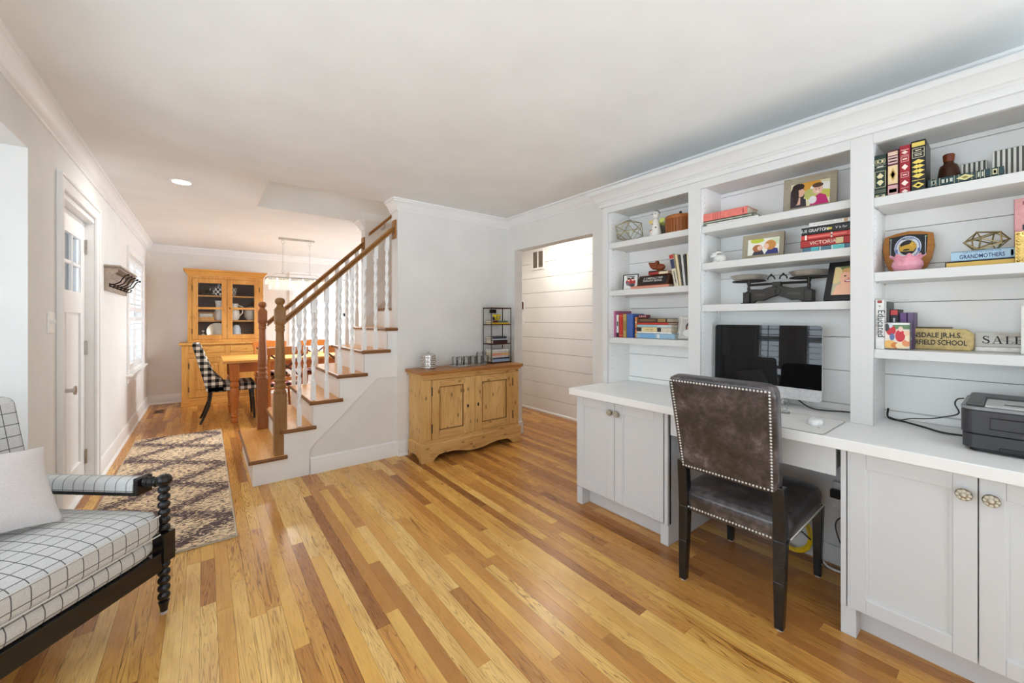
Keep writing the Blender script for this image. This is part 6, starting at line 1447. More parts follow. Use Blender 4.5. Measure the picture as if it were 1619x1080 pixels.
BKL = (30, 28, 26)
r, t = lbook('black leather bound book with yellow gilt spine, rightmost of the four', 1440.4, 1464.0, 0.219, BKL, [(('b', 0.885, 0.965, 0.06), GD), (('f', 0.66, 0.85, 0.08), (220, 214, 180)), (('b', 0.80, 0.815, 0.3), (236, 230, 200)), (('b', 0.765, 0.772, 0.1), (220, 214, 180)), (('b', 0.70, 0.71, 0.25), (236, 230, 200)), (('b', 0.73, 0.74, 0.25), (236, 230, 200)), (('d', 0.58, 0.05, 0.44), GD), (('d', 0.49, 0.05, 0.44), GD), (('d', 0.40, 0.05, 0.44), GD), (('d', 0.31, 0.05, 0.44), GD), (('d', 0.535, 0.02, 0.14), BKL), (('d', 0.445, 0.02, 0.14), BKL), (('d', 0.355, 0.02, 0.14), BKL), (('b', 0.215, 0.225, 0.06), GD), (('d', 0.12, 0.06, 0.42), GD), (('d', 0.12, 0.025, 0.2), (120, 100, 50))])
x = 2.435
zb = sz('R', 0)
fbooks(x, zb, [('thin black and white hardback lying under the teal one, top right shelf', 1466.0, 1594.0, 0.010, 0.11, (40, 38, 38), {'bands': ((0.03, 0.96, (190, 188, 176), 0.35),)})])
L_ = uy(x, 1466.5) - uy(x, 1587.5)
r = book('teal leather bound book with gilt panels lying flat on the top right shelf', (x, uy(x, 1466.5), zb + 0.0106), 0.032, 0.115, L_, (36, 66, 70), True, RZ, rough=0.3,
         bands=((0.05, 0.055, GL), (0.12, 0.125, GL), (0.06, 0.115, (170, 178, 168), 0.2), (0.075, 0.1, (40, 60, 60), 0.3), (0.17, 0.175, GL), (0.37, 0.375, GL), (0.20, 0.35, (190, 196, 186), 0.25), (0.24, 0.26, (36, 66, 70), 0.25), (0.29, 0.31, (36, 66, 70), 0.25), (0.43, 0.435, GL), (0.60, 0.605, GL), (0.66, 0.665, GL), (0.71, 0.715, GL), (0.76, 0.765, GL), (0.68, 0.70, (200, 204, 190), 0.2), (0.73, 0.75, (200, 204, 190), 0.2), (0.84, 0.845, GL), (0.93, 0.935, GL), (0.86, 0.92, (206, 200, 160), 0.15), (0.875, 0.905, (60, 50, 40), 0.3)))
m = MB(); m.cc = S(222, 212, 150); cx = L_ * 0.515; m.prism([(cx - 0.024, 0.016), (cx, 0.004), (cx + 0.024, 0.016), (cx, 0.028)], 'y', -0.0012, -0.0004); m.cc = S(150, 140, 70); m.prism([(cx - 0.010, 0.016), (cx, 0.010), (cx + 0.010, 0.016), (cx, 0.022)], 'y', -0.0016, -0.0010); m.build('gilt_diamond', PRINT, r)
r = put('wooden_bottle', 'dark brown carved wooden bottle standing behind the teal book', 'bottle', 2.595, 1500.0, zb)
m = MB(); m.lathe([(0.038, 0), (0.040, 0.004), (0.037, 0.06), (0.030, 0.115), (0.026, 0.128), (0.017, 0.134), (0.015, 0.145)], 24); m.build('body', DARKW, r, smooth=40)
m = MB(); m.lathe([(0.015, 0.145), (0.017, 0.149), (0.019, 0.174), (0.016, 0.178), (0, 0.178)], 20); m.build('stopper', REDW, r, smooth=40)
q = G('ticking_stripe', 0.8); y_ = q.sep(q.obj())[0]; q.color(q.ramp(q.mth('FRACT', q.mth('MULTIPLY', y_, 72.0)), [(0, S(226, 224, 214)), (0.5, S(226, 224, 214)), (0.52, S(88, 86, 80)), (1, S(96, 94, 88))], 'CONSTANT')); STRIPE = q.m
for nm, xx, u0, u1, hh in (('grey and white striped fabric box behind the teal book, smaller of two', 2.60, 1519.0, 1561.0, 0.122), ('grey and white striped fabric box at the right edge of the top shelf', 2.57, 1568.0, 1619.0, 0.142)):
    r = put('striped_box', nm, 'box', xx, u0, zb); wd = uy(xx, u0) - uy(xx, u1)
    m = MB(); m.box(0, wd, 0, 0.045, 0, hh); m.build('box_body', STRIPE, r, bevel=0.003)
    m = MB(); m.box(0.004, wd - 0.004, 0.004, 0.041, hh, hh + 0.002); m.build('inner_rim', col(170, 168, 158), r)

# ---- right bay, middle shelf
pz = sz('R', 1)
r = put('award_plaque', 'honey wood shield plaque with round blue and white emblem, leaning on the right shelf', 'plaque', 2.56, 1434.0, pz + 0.006, -0.16)
pw = (uy(2.56, 1391) - uy(2.56, 1474)) / 2
sh = [(0, 0.0), (pw * 0.5, 0.002), (pw * 0.74, 0.02), (pw * 0.90, 0.06), (pw, 0.115), (pw * 0.93, 0.176), (pw * 0.45, 0.190), (0, 0.196)]
sh = sh + [(-a, c) for a, c in sh[-2:0:-1]]
m = MB(); m.prism(sh, 'y', 0.0, 0.016); m.build('shield', wood('plaque_wood', S(190, 132, 60), S(160, 100, 40), 0, 0.35, sc=2), r, bevel=0.003)
its = [('p', [(-pw * 0.70, 0.075), (pw * 0.70, 0.075), (pw * 0.74, 0.17), (0, 0.180), (-pw * 0.74, 0.17)], (22, 24, 28)), ('e', 0, 0.116, pw * 0.52, 0.056, (206, 212, 222)), ('e', 0, 0.116, pw * 0.48, 0.052, (96, 120, 178)), ('e', 0, 0.116, pw * 0.44, 0.048, (214, 216, 218)), ('e', 0, 0.116, pw * 0.34, 0.036, (16, 18, 22)),
       ('p', [(-0.026, 0.100), (0.020, 0.098), (0.030, 0.118), (0.022, 0.138), (0.006, 0.132), (-0.012, 0.128), (-0.028, 0.120)], (206, 160, 50)), ('e', 0.016, 0.130, 0.010, 0.009, (214, 172, 64)), ('p', [(0.010, 0.136), (0.014, 0.147), (0.019, 0.138)], (206, 160, 50)), ('p', [(-0.026, 0.122), (-0.032, 0.134), (-0.022, 0.126)], (206, 160, 50)), ('e', -0.004, 0.106, 0.012, 0.004, (16, 18, 22)), ('e', 0.020, 0.129, 0.0022, 0.002, (30, 26, 20))]
for sx in (-1, 1): its += [rect(sx * pw * 0.66 - 0.001, sx * pw * 0.66 + 0.001, 0.08, 0.165, (200, 206, 206)), rect(min(sx * pw * 0.62, sx * pw * 0.74), max(sx * pw * 0.62, sx * pw * 0.74), 0.16, 0.1625, (150, 190, 110))]
its += [rect(-pw * 0.48, -pw * 0.38, 0.094, 0.110, (96, 120, 178)), rect(pw * 0.38, pw * 0.48, 0.094, 0.110, (96, 120, 178))]
layers(r, its, -0.0004, 'emblem_plate')
text('HINSDALE', 0.0115, col(40, 44, 70), r, (0, -0.0022, 0.157), sx=0.75)
r = put('ruffled_bowl', 'pink china bowl with a ruffled rim in front of the shield plaque', 'bowl', 2.475, 1434.5, pz)
m = MB()
def rb(u, v):
    prof = [(0.0, 0.0), (0.034, 0.0), (0.050, 0.008), (0.060, 0.026), (0.058, 0.042), (0.050, 0.052), (0.054, 0.060), (0.064, 0.067), (0.062, 0.070), (0.050, 0.060), (0.045, 0.050), (0.052, 0.030), (0.04, 0.010), (0.0, 0.008)]
    t = v * (len(prof) - 1); i = min(int(t), len(prof) - 2); f = t - i
    rr_ = prof[i][0] * (1 - f) + prof[i + 1][0] * f; z = prof[i][1] * (1 - f) + prof[i + 1][1] * f
    w_ = max(0, (z - 0.052) / 0.018); a = 2 * PI * u
    rr_ *= 1 + 0.10 * w_ * math.cos(9 * a); z += 0.006 * w_ * math.sin(9 * a + 1) * (1 if 6 <= t <= 9 else 0.4)
    return (rr_ * 0.86 * math.cos(a), rr_ * 0.86 * math.sin(a), z)
m.grid(rb, 72, 40, True); m.build('bowl', col(226, 156, 172, 0.2), r, smooth=60)
x = 2.455
fbooks(x, pz, [('gold edged black hardback under the blue book, right shelf', 1494.0, 1606.0, 0.026, 0.15, (60, 44, 26), {'bands': ((0.02, 0.98, (214, 176, 80), 0.16),), 'page': (214, 176, 90), 'dx': 0.0}),
    ('pale blue hardback reading GRANDMOTHERS on the right shelf', 1503.5, 1606.0, 0.040, 0.14, (150, 184, 206), {'bands': ((0.0, 0.99, (168, 198, 216), 0.12), (0.93, 0.97, (80, 110, 150), 0.2)), 'dx': 0.004})])
gb = [o for o in bpy.data.objects if o.get('label') == 'pale blue hardback reading GRANDMOTHERS on the right shelf'][0]
ga, gw_ = uy(x, 1503.5), uy(x, 1517) - uy(x, 1589)
text('THE LITTLE BIG BOOK FOR', 0.008, col(70, 86, 130), gb, (ga - uy(x, 1517) + gw_ / 2, -0.0009, 0.0325), fit=gw_ * 0.86)
text('GRANDMOTHERS', 0.023, col(40, 58, 110), gb, (ga - uy(x, 1517) + gw_ / 2, -0.0009, 0.016), fit=gw_, bold=0.0004)
wv = uy(2.53, 1523) - uy(2.53, 1597)
v, e = ico_set(wv / 3.75, (0.15, 0.55, 0.35), (1.0, 0.7, 0.70)); wire_solid('wire_polyhedron', 'flattened gold wire polyhedron lying on the pale blue book', (2.53, uy(2.53, 1559.5), pz + 0.0672 + 0.003), v, e, 0.0026, BRASS, RZ)
x = 2.43
r = frame('photo_frame', 'ornate gold frame standing at the right end of the right middle shelf', x, 1604.5, pz, 0.155, 0.118, 0.026, 0.018, GOLD, -0.06, [rect(0, 1, 0, 1, (60, 50, 44)), rect(0.06, 0.94, 0.08, 0.92, (190, 110, 70)), ('e', 0.5, 0.5, 0.25, 0.3, (226, 180, 150))], 0, False)
m = MB()
for k in range(12):
    for c in (0.008, 0.110): m.ball((0.008 + 0.0126 * k, -0.001, c), 0.005, 0.004, 0.005, 8, 5)
for k in range(9):
    for a in (0.008, 0.147): m.ball((a, -0.001, 0.008 + 0.0128 * k), 0.005, 0.004, 0.005, 8, 5)
o = m.build('gilt_beading', GOLD, r, smooth=60); o['kind'] = 'stuff'
book('upright pale pink paperback behind the gold frame', (2.49, uy(2.49, 1603.0), pz), 0.10, 0.03, 0.255, (222, 160, 160), False, RZ + 0.0, bands=((0.90, 0.95, (150, 90, 110), 0.2), (0.52, 0.60, (40, 40, 60), 0.2), (0.46, 0.5, (40, 40, 60), 0.25), (0.38, 0.40, (90, 60, 90), 0.2)))
# ---- right bay, bottom shelf
qz = sz('R', 2); x = 2.42
def vbook(label, xx, u0, u1, d, h, c, **k): return book(label, (xx, uy(xx, u0), qz), uy(xx, u0) - uy(xx, u1) - 0.001, d, h, c, False, RZ, **k)
r = vbook('white hardback with vertical title, leftmost on the lower right shelf', x, 1383.4, 1399.0, 0.16, 0.224, (226, 224, 220), bands=((0.93, 0.985, (150, 50, 46), 0.25), (0.86, 0.88, (90, 84, 90), 0.42)))
text('Educated', 0.034, col(60, 60, 60), r, ((uy(x, 1383.4) - uy(x, 1399)) * 0.62, -0.0009, 0.115), (PI / 2, PI / 2, 0)); text('TARA WESTOVER', 0.012, col(110, 110, 110), r, ((uy(x, 1383.4) - uy(x, 1399)) * 0.25, -0.0009, 0.11), (PI / 2, PI / 2, 0))
yq = uy(x, 1399.0) - 0.0005
def nbook(label, xx, t, d, h, c, **k):
    global yq
    r = book(label, (xx, yq, qz), t, d, h, c, False, RZ, **k); yq -= t + 0.0008; return r
nbook('thin dark grey book between the white and black ones', 2.46, 0.007, 0.12, 0.215, (84, 84, 80))
nbook('black and red paperback behind the small photo frame', 2.48, 0.027, 0.13, 0.180, (34, 32, 40), bands=((0.86, 0.98, (196, 60, 60), 0.05), (0.1, 0.3, (220, 220, 228), 0.36), (0.36, 0.78, (206, 206, 216), 0.38)))
nbook('purple paperback behind the small photo frame', 2.50, 0.024, 0.10, 0.165, (108, 74, 128)); nbook('violet grey paperback beside the purple one', 2.505, 0.022, 0.10, 0.165, (104, 84, 118))
frame('photo_frame', 'small frameless photo block of figures in red with pumpkins, lower right shelf', 2.425, 1396.5, qz, uy(2.425, 1396.5) - uy(2.425, 1440), 0.122, 0.004, 0.012, col(90, 90, 92), -0.05,
      [rect(0, 1, 0, 1, (226, 216, 206)), rect(0.3, 1, 0.75, 0.95, (96, 130, 92)), rect(0.3, 1, 0.92, 1, (236, 236, 236)), ('e', 0.25, 0.7, 0.2, 0.2, (190, 30, 44)), ('e', 0.22, 0.9, 0.1, 0.1, (206, 206, 214)), ('e', 0.08, 0.82, 0.1, 0.16, (60, 56, 60)), ('e', 0.62, 0.5, 0.2, 0.24, (196, 32, 46)), ('e', 0.64, 0.76, 0.1, 0.1, (232, 200, 180)), ('e', 0.30, 0.45, 0.1, 0.14, (90, 106, 150)), ('e', 0.9, 0.6, 0.14, 0.1, (236, 196, 160)),
       ('e', 0.2, 0.16, 0.28, 0.16, (230, 180, 96)), ('e', 0.45, 0.12, 0.2, 0.12, (206, 120, 50)), ('e', 0.7, 0.12, 0.26, 0.14, (236, 214, 170)), ('e', 0.88, 0.22, 0.18, 0.13, (226, 140, 90)), ('e', 0.95, 0.4, 0.12, 0.12, (240, 220, 190))], 0.0, False)
r = put('school_sign', 'tan plaster bar hand lettered with a school name, lower right shelf', 'sign', 2.545, 1428.0, qz, 0.0, 0.0)
L_ = uy(2.545, 1428) - uy(2.545, 1540); 
m = MB(); m.prism([(0, 0), (L_ - 0.012, 0), (L_, 0.012), (L_, 0.072), (L_ - 0.02, 0.092), (0.0, 0.096)], 'y', 0.0, 0.035); m.build('bar', col(206, 182, 124, 0.7, 0, 0.1), r, bevel=0.006, seg=3)
m = MB(); m.box(0.03, L_ - 0.06, 0.004, 0.02, 0.0945, 0.1005); m.build('edge_strip', col(84, 68, 46), r, bevel=0.002)
wa = uy(2.545, 1432) - uy(2.545, 1520.5); wb = uy(2.545, 1432) - uy(2.545, 1529); xa = uy(2.545, 1428) - uy(2.545, 1432)
text('HINSDALE JR.H.S.', 0.030, col(44, 38, 26), r, (xa + wa / 2, -0.0004, 0.064), bold=0.0007, fit=wa); text('GARFIELD SCHOOL', 0.030, col(44, 38, 26), r, (xa + wb / 2, -0.0004, 0.032), bold=0.0007, fit=wb)
r = put('sale_sign', 'white wooden block sign with black serif letters SALE, lower right shelf', 'sign', 2.575, 1541.0, qz)
L_ = uy(2.575, 1541) - uy(2.575, 1632)
m = MB(); m.box(0, L_, 0, 0.025, 0.020, 0.078); m.build('block', wood('whitewashed', S(226, 226, 222), S(206, 206, 202), 0, 0.7), r, bevel=0.003)
m = MB(); m.box(0.0, L_, -0.004, 0.03, 0.0, 0.0195); m.build('ledge', WHITEC, r, bevel=0.003)
BLK = col(28, 28, 28)
def serif(parent, ch, x0, z0, hgt):
    m = MB(); w_ = hgt * 0.16; tn = hgt * 0.06; sr = hgt * 0.05
    P = lambda pts: m.prism([(x0 + a * hgt, z0 + c * hgt) for a, c in pts], 'y', -0.0012, 0.0002)
    if ch == 'A': P([(0.0, 0), (0.06, 0), (0.38, 1), (0.33, 1)]); P([(0.58, 0), (0.76, 0), (0.44, 1), (0.30, 1)]); P([(0.14, 0.32), (0.58, 0.32), (0.58, 0.38), (0.16, 0.38)]); P([(-0.09, 0), (0.16, 0), (0.16, 0.05), (-0.09, 0.05)]); P([(0.5, 0), (0.84, 0), (0.84, 0.05), (0.5, 0.05)])
    if ch == 'L': P([(0.08, 0), (0.24, 0), (0.24, 1), (0.08, 1)]); P([(0, 0), (0.62, 0), (0.62, 0.05), (0, 0.05)]); P([(0, 0.95), (0.34, 0.95), (0.34, 1), (0, 1)]); P([(0.55, 0), (0.62, 0), (0.64, 0.28), (0.60, 0.28)])
    if ch == 'E':
        P([(0.08, 0), (0.24, 0), (0.24, 1), (0.08, 1)]); P([(0, 0), (0.64, 0), (0.64, 0.05), (0, 0.05)]); P([(0, 0.95), (0.6, 0.95), (0.6, 1), (0, 1)]); P([(0.57, 0), (0.64, 0), (0.66, 0.26), (0.62, 0.26)]); P([(0.54, 1), (0.6, 1), (0.61, 0.78), (0.57, 0.78)]); P([(0.24, 0.49), (0.45, 0.49), (0.45, 0.54), (0.24, 0.54)]); P([(0.43, 0.40), (0.47, 0.40), (0.47, 0.63), (0.43, 0.63)])
    if ch == 'S':
        pts = [(0.50, 0.76), (0.46, 0.90), (0.32, 0.97), (0.18, 0.95), (0.08, 0.84), (0.08, 0.70), (0.18, 0.59), (0.34, 0.50), (0.50, 0.40), (0.56, 0.26), (0.50, 0.11), (0.36, 0.03), (0.20, 0.04), (0.08, 0.14), (0.04, 0.28)]
        ws = [0.02, 0.03, 0.04, 0.05, 0.06, 0.07, 0.085, 0.095, 0.085, 0.07, 0.055, 0.045, 0.035, 0.03, 0.02]
        for (a, wa), (b_, wb) in zip(zip(pts, ws), zip(pts[1:], ws[1:])):
            d_ = Vector((b_[0] - a[0], b_[1] - a[1])).normalized(); n_ = Vector((-d_.y, d_.x)); e_ = d_ * 0.015
            P([(a[0] - n_.x * wa - e_.x, a[1] - n_.y * wa - e_.y), (b_[0] - n_.x * wb + e_.x, b_[1] - n_.y * wb + e_.y), (b_[0] + n_.x * wb + e_.x, b_[1] + n_.y * wb + e_.y), (a[0] + n_.x * wa - e_.x, a[1] + n_.y * wa - e_.y)])
        P([(0.49, 0.70), (0.54, 0.70), (0.53, 0.98), (0.49, 0.98)]); P([(0.0, 0.02), (0.04, 0.02), (0.06, 0.32), (0.0, 0.32)])
    o = m.build('letter', BLK, parent); o['kind'] = 'stuff'; return o
for ch_, uu in (('S', 1553.5), ('A', 1570.0), ('L', 1589.5), ('E', 1604.0)): serif(r, ch_, uy(2.575, 1541) - uy(2.575, uu), 0.034, 0.031)
r = put('white_card_box', 'plain white box cut off at the far right of the lower right shelf', 'box', 2.47, 1614.0, qz); m = MB(); m.box(0, 0.12, 0, 0.06, 0, 0.185); m.build('box_body', col(226, 226, 220), r, bevel=0.002)
m = MB(); m.box(-0.001, 0.121, -0.001, 0.061, 0.185, 0.19); m.build('box_lid', col(216, 216, 210), r, bevel=0.002)
# ================================================================ ARMCHAIR (local -y is its front; its visible front post at the origin)
ar = T('armchair', 'spool-turned black armchair upholstered in white windowpane check, in the left corner', 'armchair', (-0.141, 2.328, 0), math.radians(49.0))
def windowpane(name, step, wd=0.0045):
    q = G(name, 0.9, 0, 0.15); x, y, z = q.sep(q.obj()); nx, ny, nz = q.sep(q.nrm())
    def ln(c, off): 
        f = q.mth('ABSOLUTE', q.mth('SUBTRACT', q.mth('FRACT', q.mth('DIVIDE', q.mth('ADD', c, 5.0 + off), step)), 0.5)); return q.mth('LESS_THAN', f, wd / step / 1.0 * 0.5)
    az = q.mth('GREATER_THAN', q.mth('ABSOLUTE', nz), 0.62); ax = q.mth('GREATER_THAN', q.mth('ABSOLUTE', nx), 0.72); na = lambda a: q.mth('SUBTRACT', 1.0, a)
    L = q.mth('MAXIMUM', q.mth('MULTIPLY', ln(x, 0.02), na(ax)), q.mth('MAXIMUM', q.mth('MULTIPLY', ln(y, 0.03), q.mth('MAXIMUM', az, ax)), q.mth('MULTIPLY', ln(z, 0.012), na(az))))
    w_ = q.noise(q.obj(), 350, 2); base = q.ramp(w_, [(0.3, S(204, 206, 206)), (0.7, S(226, 228, 228))])
    q.color(q.mix(q.mth('MULTIPLY', L, 0.9), base, S(78, 80, 86))); q.bump(w_, 0.25, 0.001); return q.m
WP = windowpane('windowpane_check', 0.049, 0.0034); WHITEF = G('white_pillow_cloth', 0.9, 0, 0.15)
WHITEF.color(WHITEF.ramp(WHITEF.noise(WHITEF.obj(), 300, 2), [(0.3, S(222, 218, 218)), (0.7, S(236, 232, 232))])); WHITEF.bump(WHITEF.noise(WHITEF.obj(), 9, 3), 0.35, 0.02); WHITEF = WHITEF.m
AW, AD = 0.74, 0.70
def spool(z0, z1, n, r=0.024):
    p = []
    for k in range(n):
        a = z0 + (z1 - z0) * k / n; h = (z1 - z0) / n
        p += [(r * 0.56, a), (r * 0.62, a + h * 0.06), (r * 0.90, a + h * 0.24), (r, a + h * 0.5), (r * 0.90, a + h * 0.76), (r * 0.62, a + h * 0.94)]
    return p + [(r * 0.56, z1)]
for x0 in (0.0, -AW):
    m = MB(); m.lathe([(0.013, 0.012), (0.015, 0.03), (0.021, 0.055)] + spool(0.06, 0.235, 5, 0.0235), 20, (x0, 0, 0)); m.box(x0 - 0.027, x0 + 0.027, -0.027, 0.027, 0.235, 0.362)
    m.lathe(spool(0.362, 0.565, 6, 0.0235), 20, (x0, 0, 0)); m.ball((x0, 0, 0.588), 0.031, 0.031, 0.028)
    lg = m.build('front_leg', BLACK, ar, smooth=45)
    q_ = MB(); q_.cyl(0.014, 0.0, 0.012, 14, (x0, 0, 0)); q_.build('glide', col(196, 190, 182), lg)
    m = MB(); m.tube([(x0, AD - 0.08, 0.60), (x0, AD - 0.08, 0.30), (x0, AD + 0.02, 0.0)], [0.02, 0.024, 0.016], 10); m.build('rear_leg', BLACK, ar, smooth=45)
    m = MB(); m.lathe(spool(0.020, 0.096, 3, 0.023), 20, (x0, 0, 0.580), 'y')
    m.v = [(p[0], p[1], p[2]) for p in m.v]; m.build('arm_spindle', BLACK, ar, smooth=45)
    m = MB(); m.box(x0 - 0.036, x0 + 0.036, 0.095, AD - 0.13, 0.528, 0.545); m.prism([(0.088, 0.528), (0.108, 0.528), (0.108, 0.606), (0.088, 0.600)], 'x', x0 - 0.036, x0 + 0.036); m.build('arm_rail', BLACK, ar, bevel=0.004)
    m = MB()
    def af(u, v, x0=x0):
        yy = 0.11 + (AD - 0.26) * v; a = PI * u
        return (x0 + 0.036 * math.cos(a) * (1.0), yy, 0.545 + 0.010 * min(1, 12 * u, 12 * (1 - u)) + 0.046 * math.sin(a) ** 0.6)
    m.grid(af, 20, 16); m.add([af(u / 19, 0) for u in range(20)], [tuple(range(20))]); m.add([af(u / 19, 1) for u in range(20)], [tuple(range(20))]); m.build('arm_pad', WP, ar, smooth=50)
    m = MB(); m.box(x0 - 0.018, x0 + 0.018, 0.027, AD - 0.09, 0.21, 0.275); m.build('side_rail', BLACK, ar, bevel=0.003)
m = MB(); m.box(-AW + 0.027, -0.027, -0.020, 0.016, 0.205, 0.285); m.build('front_rail', BLACK, ar, bevel=0.003)
m = MB(); m.box(-AW + 0.02, -0.02, AD - 0.10, AD - 0.06, 0.205, 0.285); m.build('back_rail', BLACK, ar, bevel=0.003)
def cushion(x0, x1, y0, y1, z0, z1, crown, r_, name, k=10.0, nu=72, nv=26):
    m = MB(); cx, cy, hx_, hy_ = (x0 + x1) / 2, (y0 + y1) / 2, (x1 - x0) / 2, (y1 - y0) / 2
    def f(u, v):
        a = 2 * PI * u; c, s_ = math.cos(a), math.sin(a); den = (abs(c) ** k + abs(s_) ** k) ** (1 / k); ux, uy_ = c / den, s_ / den
        prof = [(0.0, z0), (0.9, z0), (0.97, z0 + r_ * 0.25), (0.995, z0 + r_), (1.0, (z0 + z1) / 2), (0.995, z1 - r_), (0.97, z1 - r_ * 0.2), (0.92, z1 + crown * 0.16), (0.75, z1 + crown * 0.5), (0.5, z1 + crown * 0.8), (0.25, z1 + crown * 0.95), (0.0, z1 + crown)]
        t = v * (len(prof) - 1); i = min(int(t), len(prof) - 2); g = t - i
        rr_ = prof[i][0] * (1 - g) + prof[i + 1][0] * g; z = prof[i][1] * (1 - g) + prof[i + 1][1] * g
        return (cx + ux * hx_ * rr_, cy + uy_ * hy_ * rr_, z)
    m.grid(f, nu, nv * 2, True); return m
cushion(-AW + 0.022, -0.022, -0.016, AD - 0.08, 0.285, 0.356, 0.006, 0.02, 'deck').build('seat_deck', WP, ar, smooth=50)
sc_u = cushion(-AW + 0.012, -0.012, -0.034, AD - 0.14, 0.366, 0.462, 0.038, 0.02, 'cushion').build('seat_cushion', WP, ar, smooth=50)
m = MB(); WEL = col(230, 230, 230, 0.8)
for zz in (0.374, 0.456): m.tube([(-AW + 0.022, -0.030, zz), (-AW / 2, -0.0335, zz), (-0.05, -0.0325, zz)], 0.0028, 6)
m.build('welting', WEL, sc_u, smooth=60)
# sloping back
m = MB()
bk0 = [(0.53, 0.30), (0.55, 0.50), (0.595, 0.72), (0.645, 0.935), (0.665, 0.96), (0.735, 0.965), (0.765, 0.945), (0.70, 0.72), (0.64, 0.50), (0.61, 0.30)]
m.prism(bk0, 'x', -AW + 0.035, -0.035); m.build('back_cushion', WP, ar, bevel=0.022, seg=4)
# white throw pillow
pi_ = T('throw_pillow', 'plain white throw pillow lying against the armchair back', 'pillow', (0, 0, 0))
def pf(u, v):
    a, c = 2 * u - 1, 2 * v - 1
    s_ = 1 - 0.10 * (a * a) * (1 - abs(c)) ; e_ = (1 - abs(a) ** 3.2) * (1 - abs(c) ** 3.2)
    return a, c, max(0.0, e_) ** 0.55
P_W = 0.19; P_H = 0.17
m = MB(); nu = 22
for sg in (1, -1):
    def pg(u, v, sg=sg):
        a, c, th_ = pf(u, v); px = P_W * a * (1 - 0.09 * (1 - c * c)); pz_ = P_H * c * (1 - 0.09 * (1 - a * a))
        return (px, sg * 0.075 * th_, pz_)
    m.grid(pg, nu, nu)
po = m.build('cushion_body', WHITEF, pi_, smooth=60)
ROT = Matrix.Rotation(math.radians(41), 4, 'Z') @ Matrix.Rotation(math.radians(-38), 4, 'X') @ Matrix.Rotation(math.radians(9), 4, 'Y')
base_pt = Matrix.Translation((-0.137, 2.331, 0)) @ Matrix.Rotation(math.radians(49), 4, 'Z') @ Vector((-0.335, 0.375, 0.655))
pi_.matrix_world = Matrix.Translation(base_pt) @ ROT

# ================================================================ RUNNER RUG
def rugmat():
    q = G('ikat_rug', 0.95, 0, 0.1); x, y, z = q.sep(q.pos())
    xs = q.mth('ADD', x, 0.21); yy = q.mth('SUBTRACT', y, 2.88)
    n1 = q.noise(q.comb(q.mth('MULTIPLY', x, 16.0), q.mth('MULTIPLY', y, 40.0), 0.0), 1.0, 3, 0.3)
    n2 = q.noise(q.comb(q.mth('MULTIPLY', x, 34.0), q.mth('MULTIPLY', y, 84.0), 3.0), 1.0, 1, 0.5)
    jit = q.mth('MULTIPLY', q.mth('SUBTRACT', n1, 0.5), 0.10)
    a = q.mth('DIVIDE', q.mth('ADD', q.mth('ABSOLUTE', xs), jit), 0.72)
    lat = q.mth('PINGPONG', q.mth('ADD', q.mth('DIVIDE', yy, 0.60), a), 0.5)          # chevrons
    lat2 = q.mth('PINGPONG', q.mth('SUBTRACT', q.mth('DIVIDE', yy, 0.60), a), 0.5)
    near = q.mth('MINIMUM', lat, lat2)
    band = q.ramp(near, [(0.0, (1, 1, 1)), (0.06, (0.9,) * 3), (0.12, (0.40,) * 3), (0.22, (0.15,) * 3), (0.5, (0.0,) * 3)])
    field = q.mth('MULTIPLY', q.noise(q.scale(q.pos(), (5, 5, 5)), 1.0, 2), 0.30)
    v = q.mth('ADD', q.mth('MULTIPLY', q.sep(band)[0], 0.21), q.mth('ADD', n2, q.mth('MULTIPLY', field, 0.3)))
    m_ = q.ramp(v, [(0.0, (0, 0, 0)), (0.622, (0, 0, 0)), (0.640, (1, 1, 1)), (1.0, (1, 1, 1))])
    c = q.mix(q.sep(m_)[0], q.ramp(n1, [(0.3, S(226, 200, 164)), (0.7, S(244, 224, 192))]), q.ramp(n1, [(0.3, S(84, 70, 74)), (0.7, S(116, 100, 100))]))
    q.color(c); q.bump(q.noise(q.pos(), 500, 2), 0.5, 0.004); return q.m
rg_ = T('runner_rug', 'cream and brown ikat lattice runner rug on the oak floor beside the front door', 'rug', (0, 0, 0))
m = MB(); m.grid(lambda u, v: (-0.572 + 0.722 * u, 2.875 + 2.905 * v, 0.0125 + 0.0008 * math.sin(9 * v + 3 * u)), 8, 24)
m.box(-0.572, 0.150, 2.875, 5.78, 0.0006, 0.0115); m.build('pile', rugmat(), rg_)
m = MB(); pr_ = [(-0.574, 2.873), (0.152, 2.873), (0.152, 5.782), (-0.574, 5.782)]
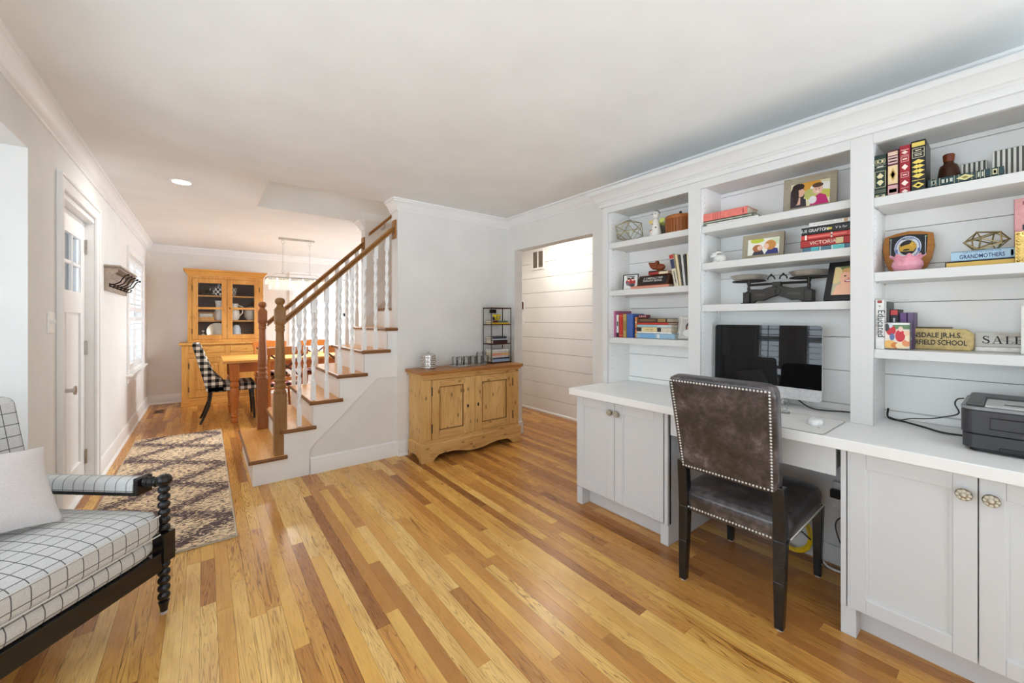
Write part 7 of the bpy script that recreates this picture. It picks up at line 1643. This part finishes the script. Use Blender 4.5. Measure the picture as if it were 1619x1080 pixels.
m.tube([(a, c, 0.0068) for a, c in pr_], 0.0062, 8, True); m.build('bound_edge', col(206, 196, 178, 0.9), rg_, smooth=60)

# ================================================================ COAT SHELF WITH HOOKS ON THE LEFT WALL
hk = T('coat_shelf', 'grey painted wall shelf with black coat hooks between door and window', 'coat rack', (XL, 5.36, 1.55), PI / 2)       # local x along the wall, -y into the room
GW = wood('grey_washed', S(190, 178, 166), S(160, 148, 138), 0, 0.6)
SLn = 0.52
m = MB(); m.box(-SLn, SLn, -0.016, 0, 0.0, 0.185); m.build('back_board', GW, hk, bevel=0.003)
m = MB(); m.box(-SLn - 0.02, SLn + 0.02, -0.105, 0, 0.205, 0.222); m.box(-SLn - 0.01, SLn + 0.01, -0.092, 0, 0.190, 0.205); m.build('top_shelf', GW, hk, bevel=0.004)
for s_ in (-1, 1):
    m = MB(); m.prism([(0.0, 0.0), (0.0, 0.19), (-0.085, 0.19), (-0.085, 0.165), (-0.05, 0.13), (-0.028, 0.08), (-0.024, 0.0)], 'x', s_ * SLn - 0.012, s_ * SLn + 0.012); m.build('bracket', GW, hk, bevel=0.003)
m = MB(); m.box(-SLn, SLn, -0.022, -0.016, 0.12, 0.128); m.build('bead', GW, hk)
for k in range(5):
    xx = -0.40 + 0.2 * k
    m = MB(); m.lathe([(0.016, -0.022), (0.018, -0.018), (0.018, -0.016)], 12, (xx, 0, 0.055), 'y')
    m.tube([(xx, -0.02, 0.06), (xx, -0.05, 0.062), (xx, -0.085, 0.085), (xx, -0.105, 0.125), (xx, -0.118, 0.145), (xx, -0.135, 0.150)], [0.007, 0.006, 0.0055, 0.005, 0.005, 0.005], 8); m.ball((xx, -0.138, 0.151), 0.010)
    m.tube([(xx, -0.02, 0.048), (xx, -0.045, 0.030), (xx, -0.065, 0.035), (xx, -0.072, 0.050)], [0.006, 0.0055, 0.005, 0.0045], 8); m.ball((xx, -0.072, 0.053), 0.008)
    m.build('coat_hook', IRON, hk, smooth=50)
# names without numbering for the pieces that were only measured from the picture
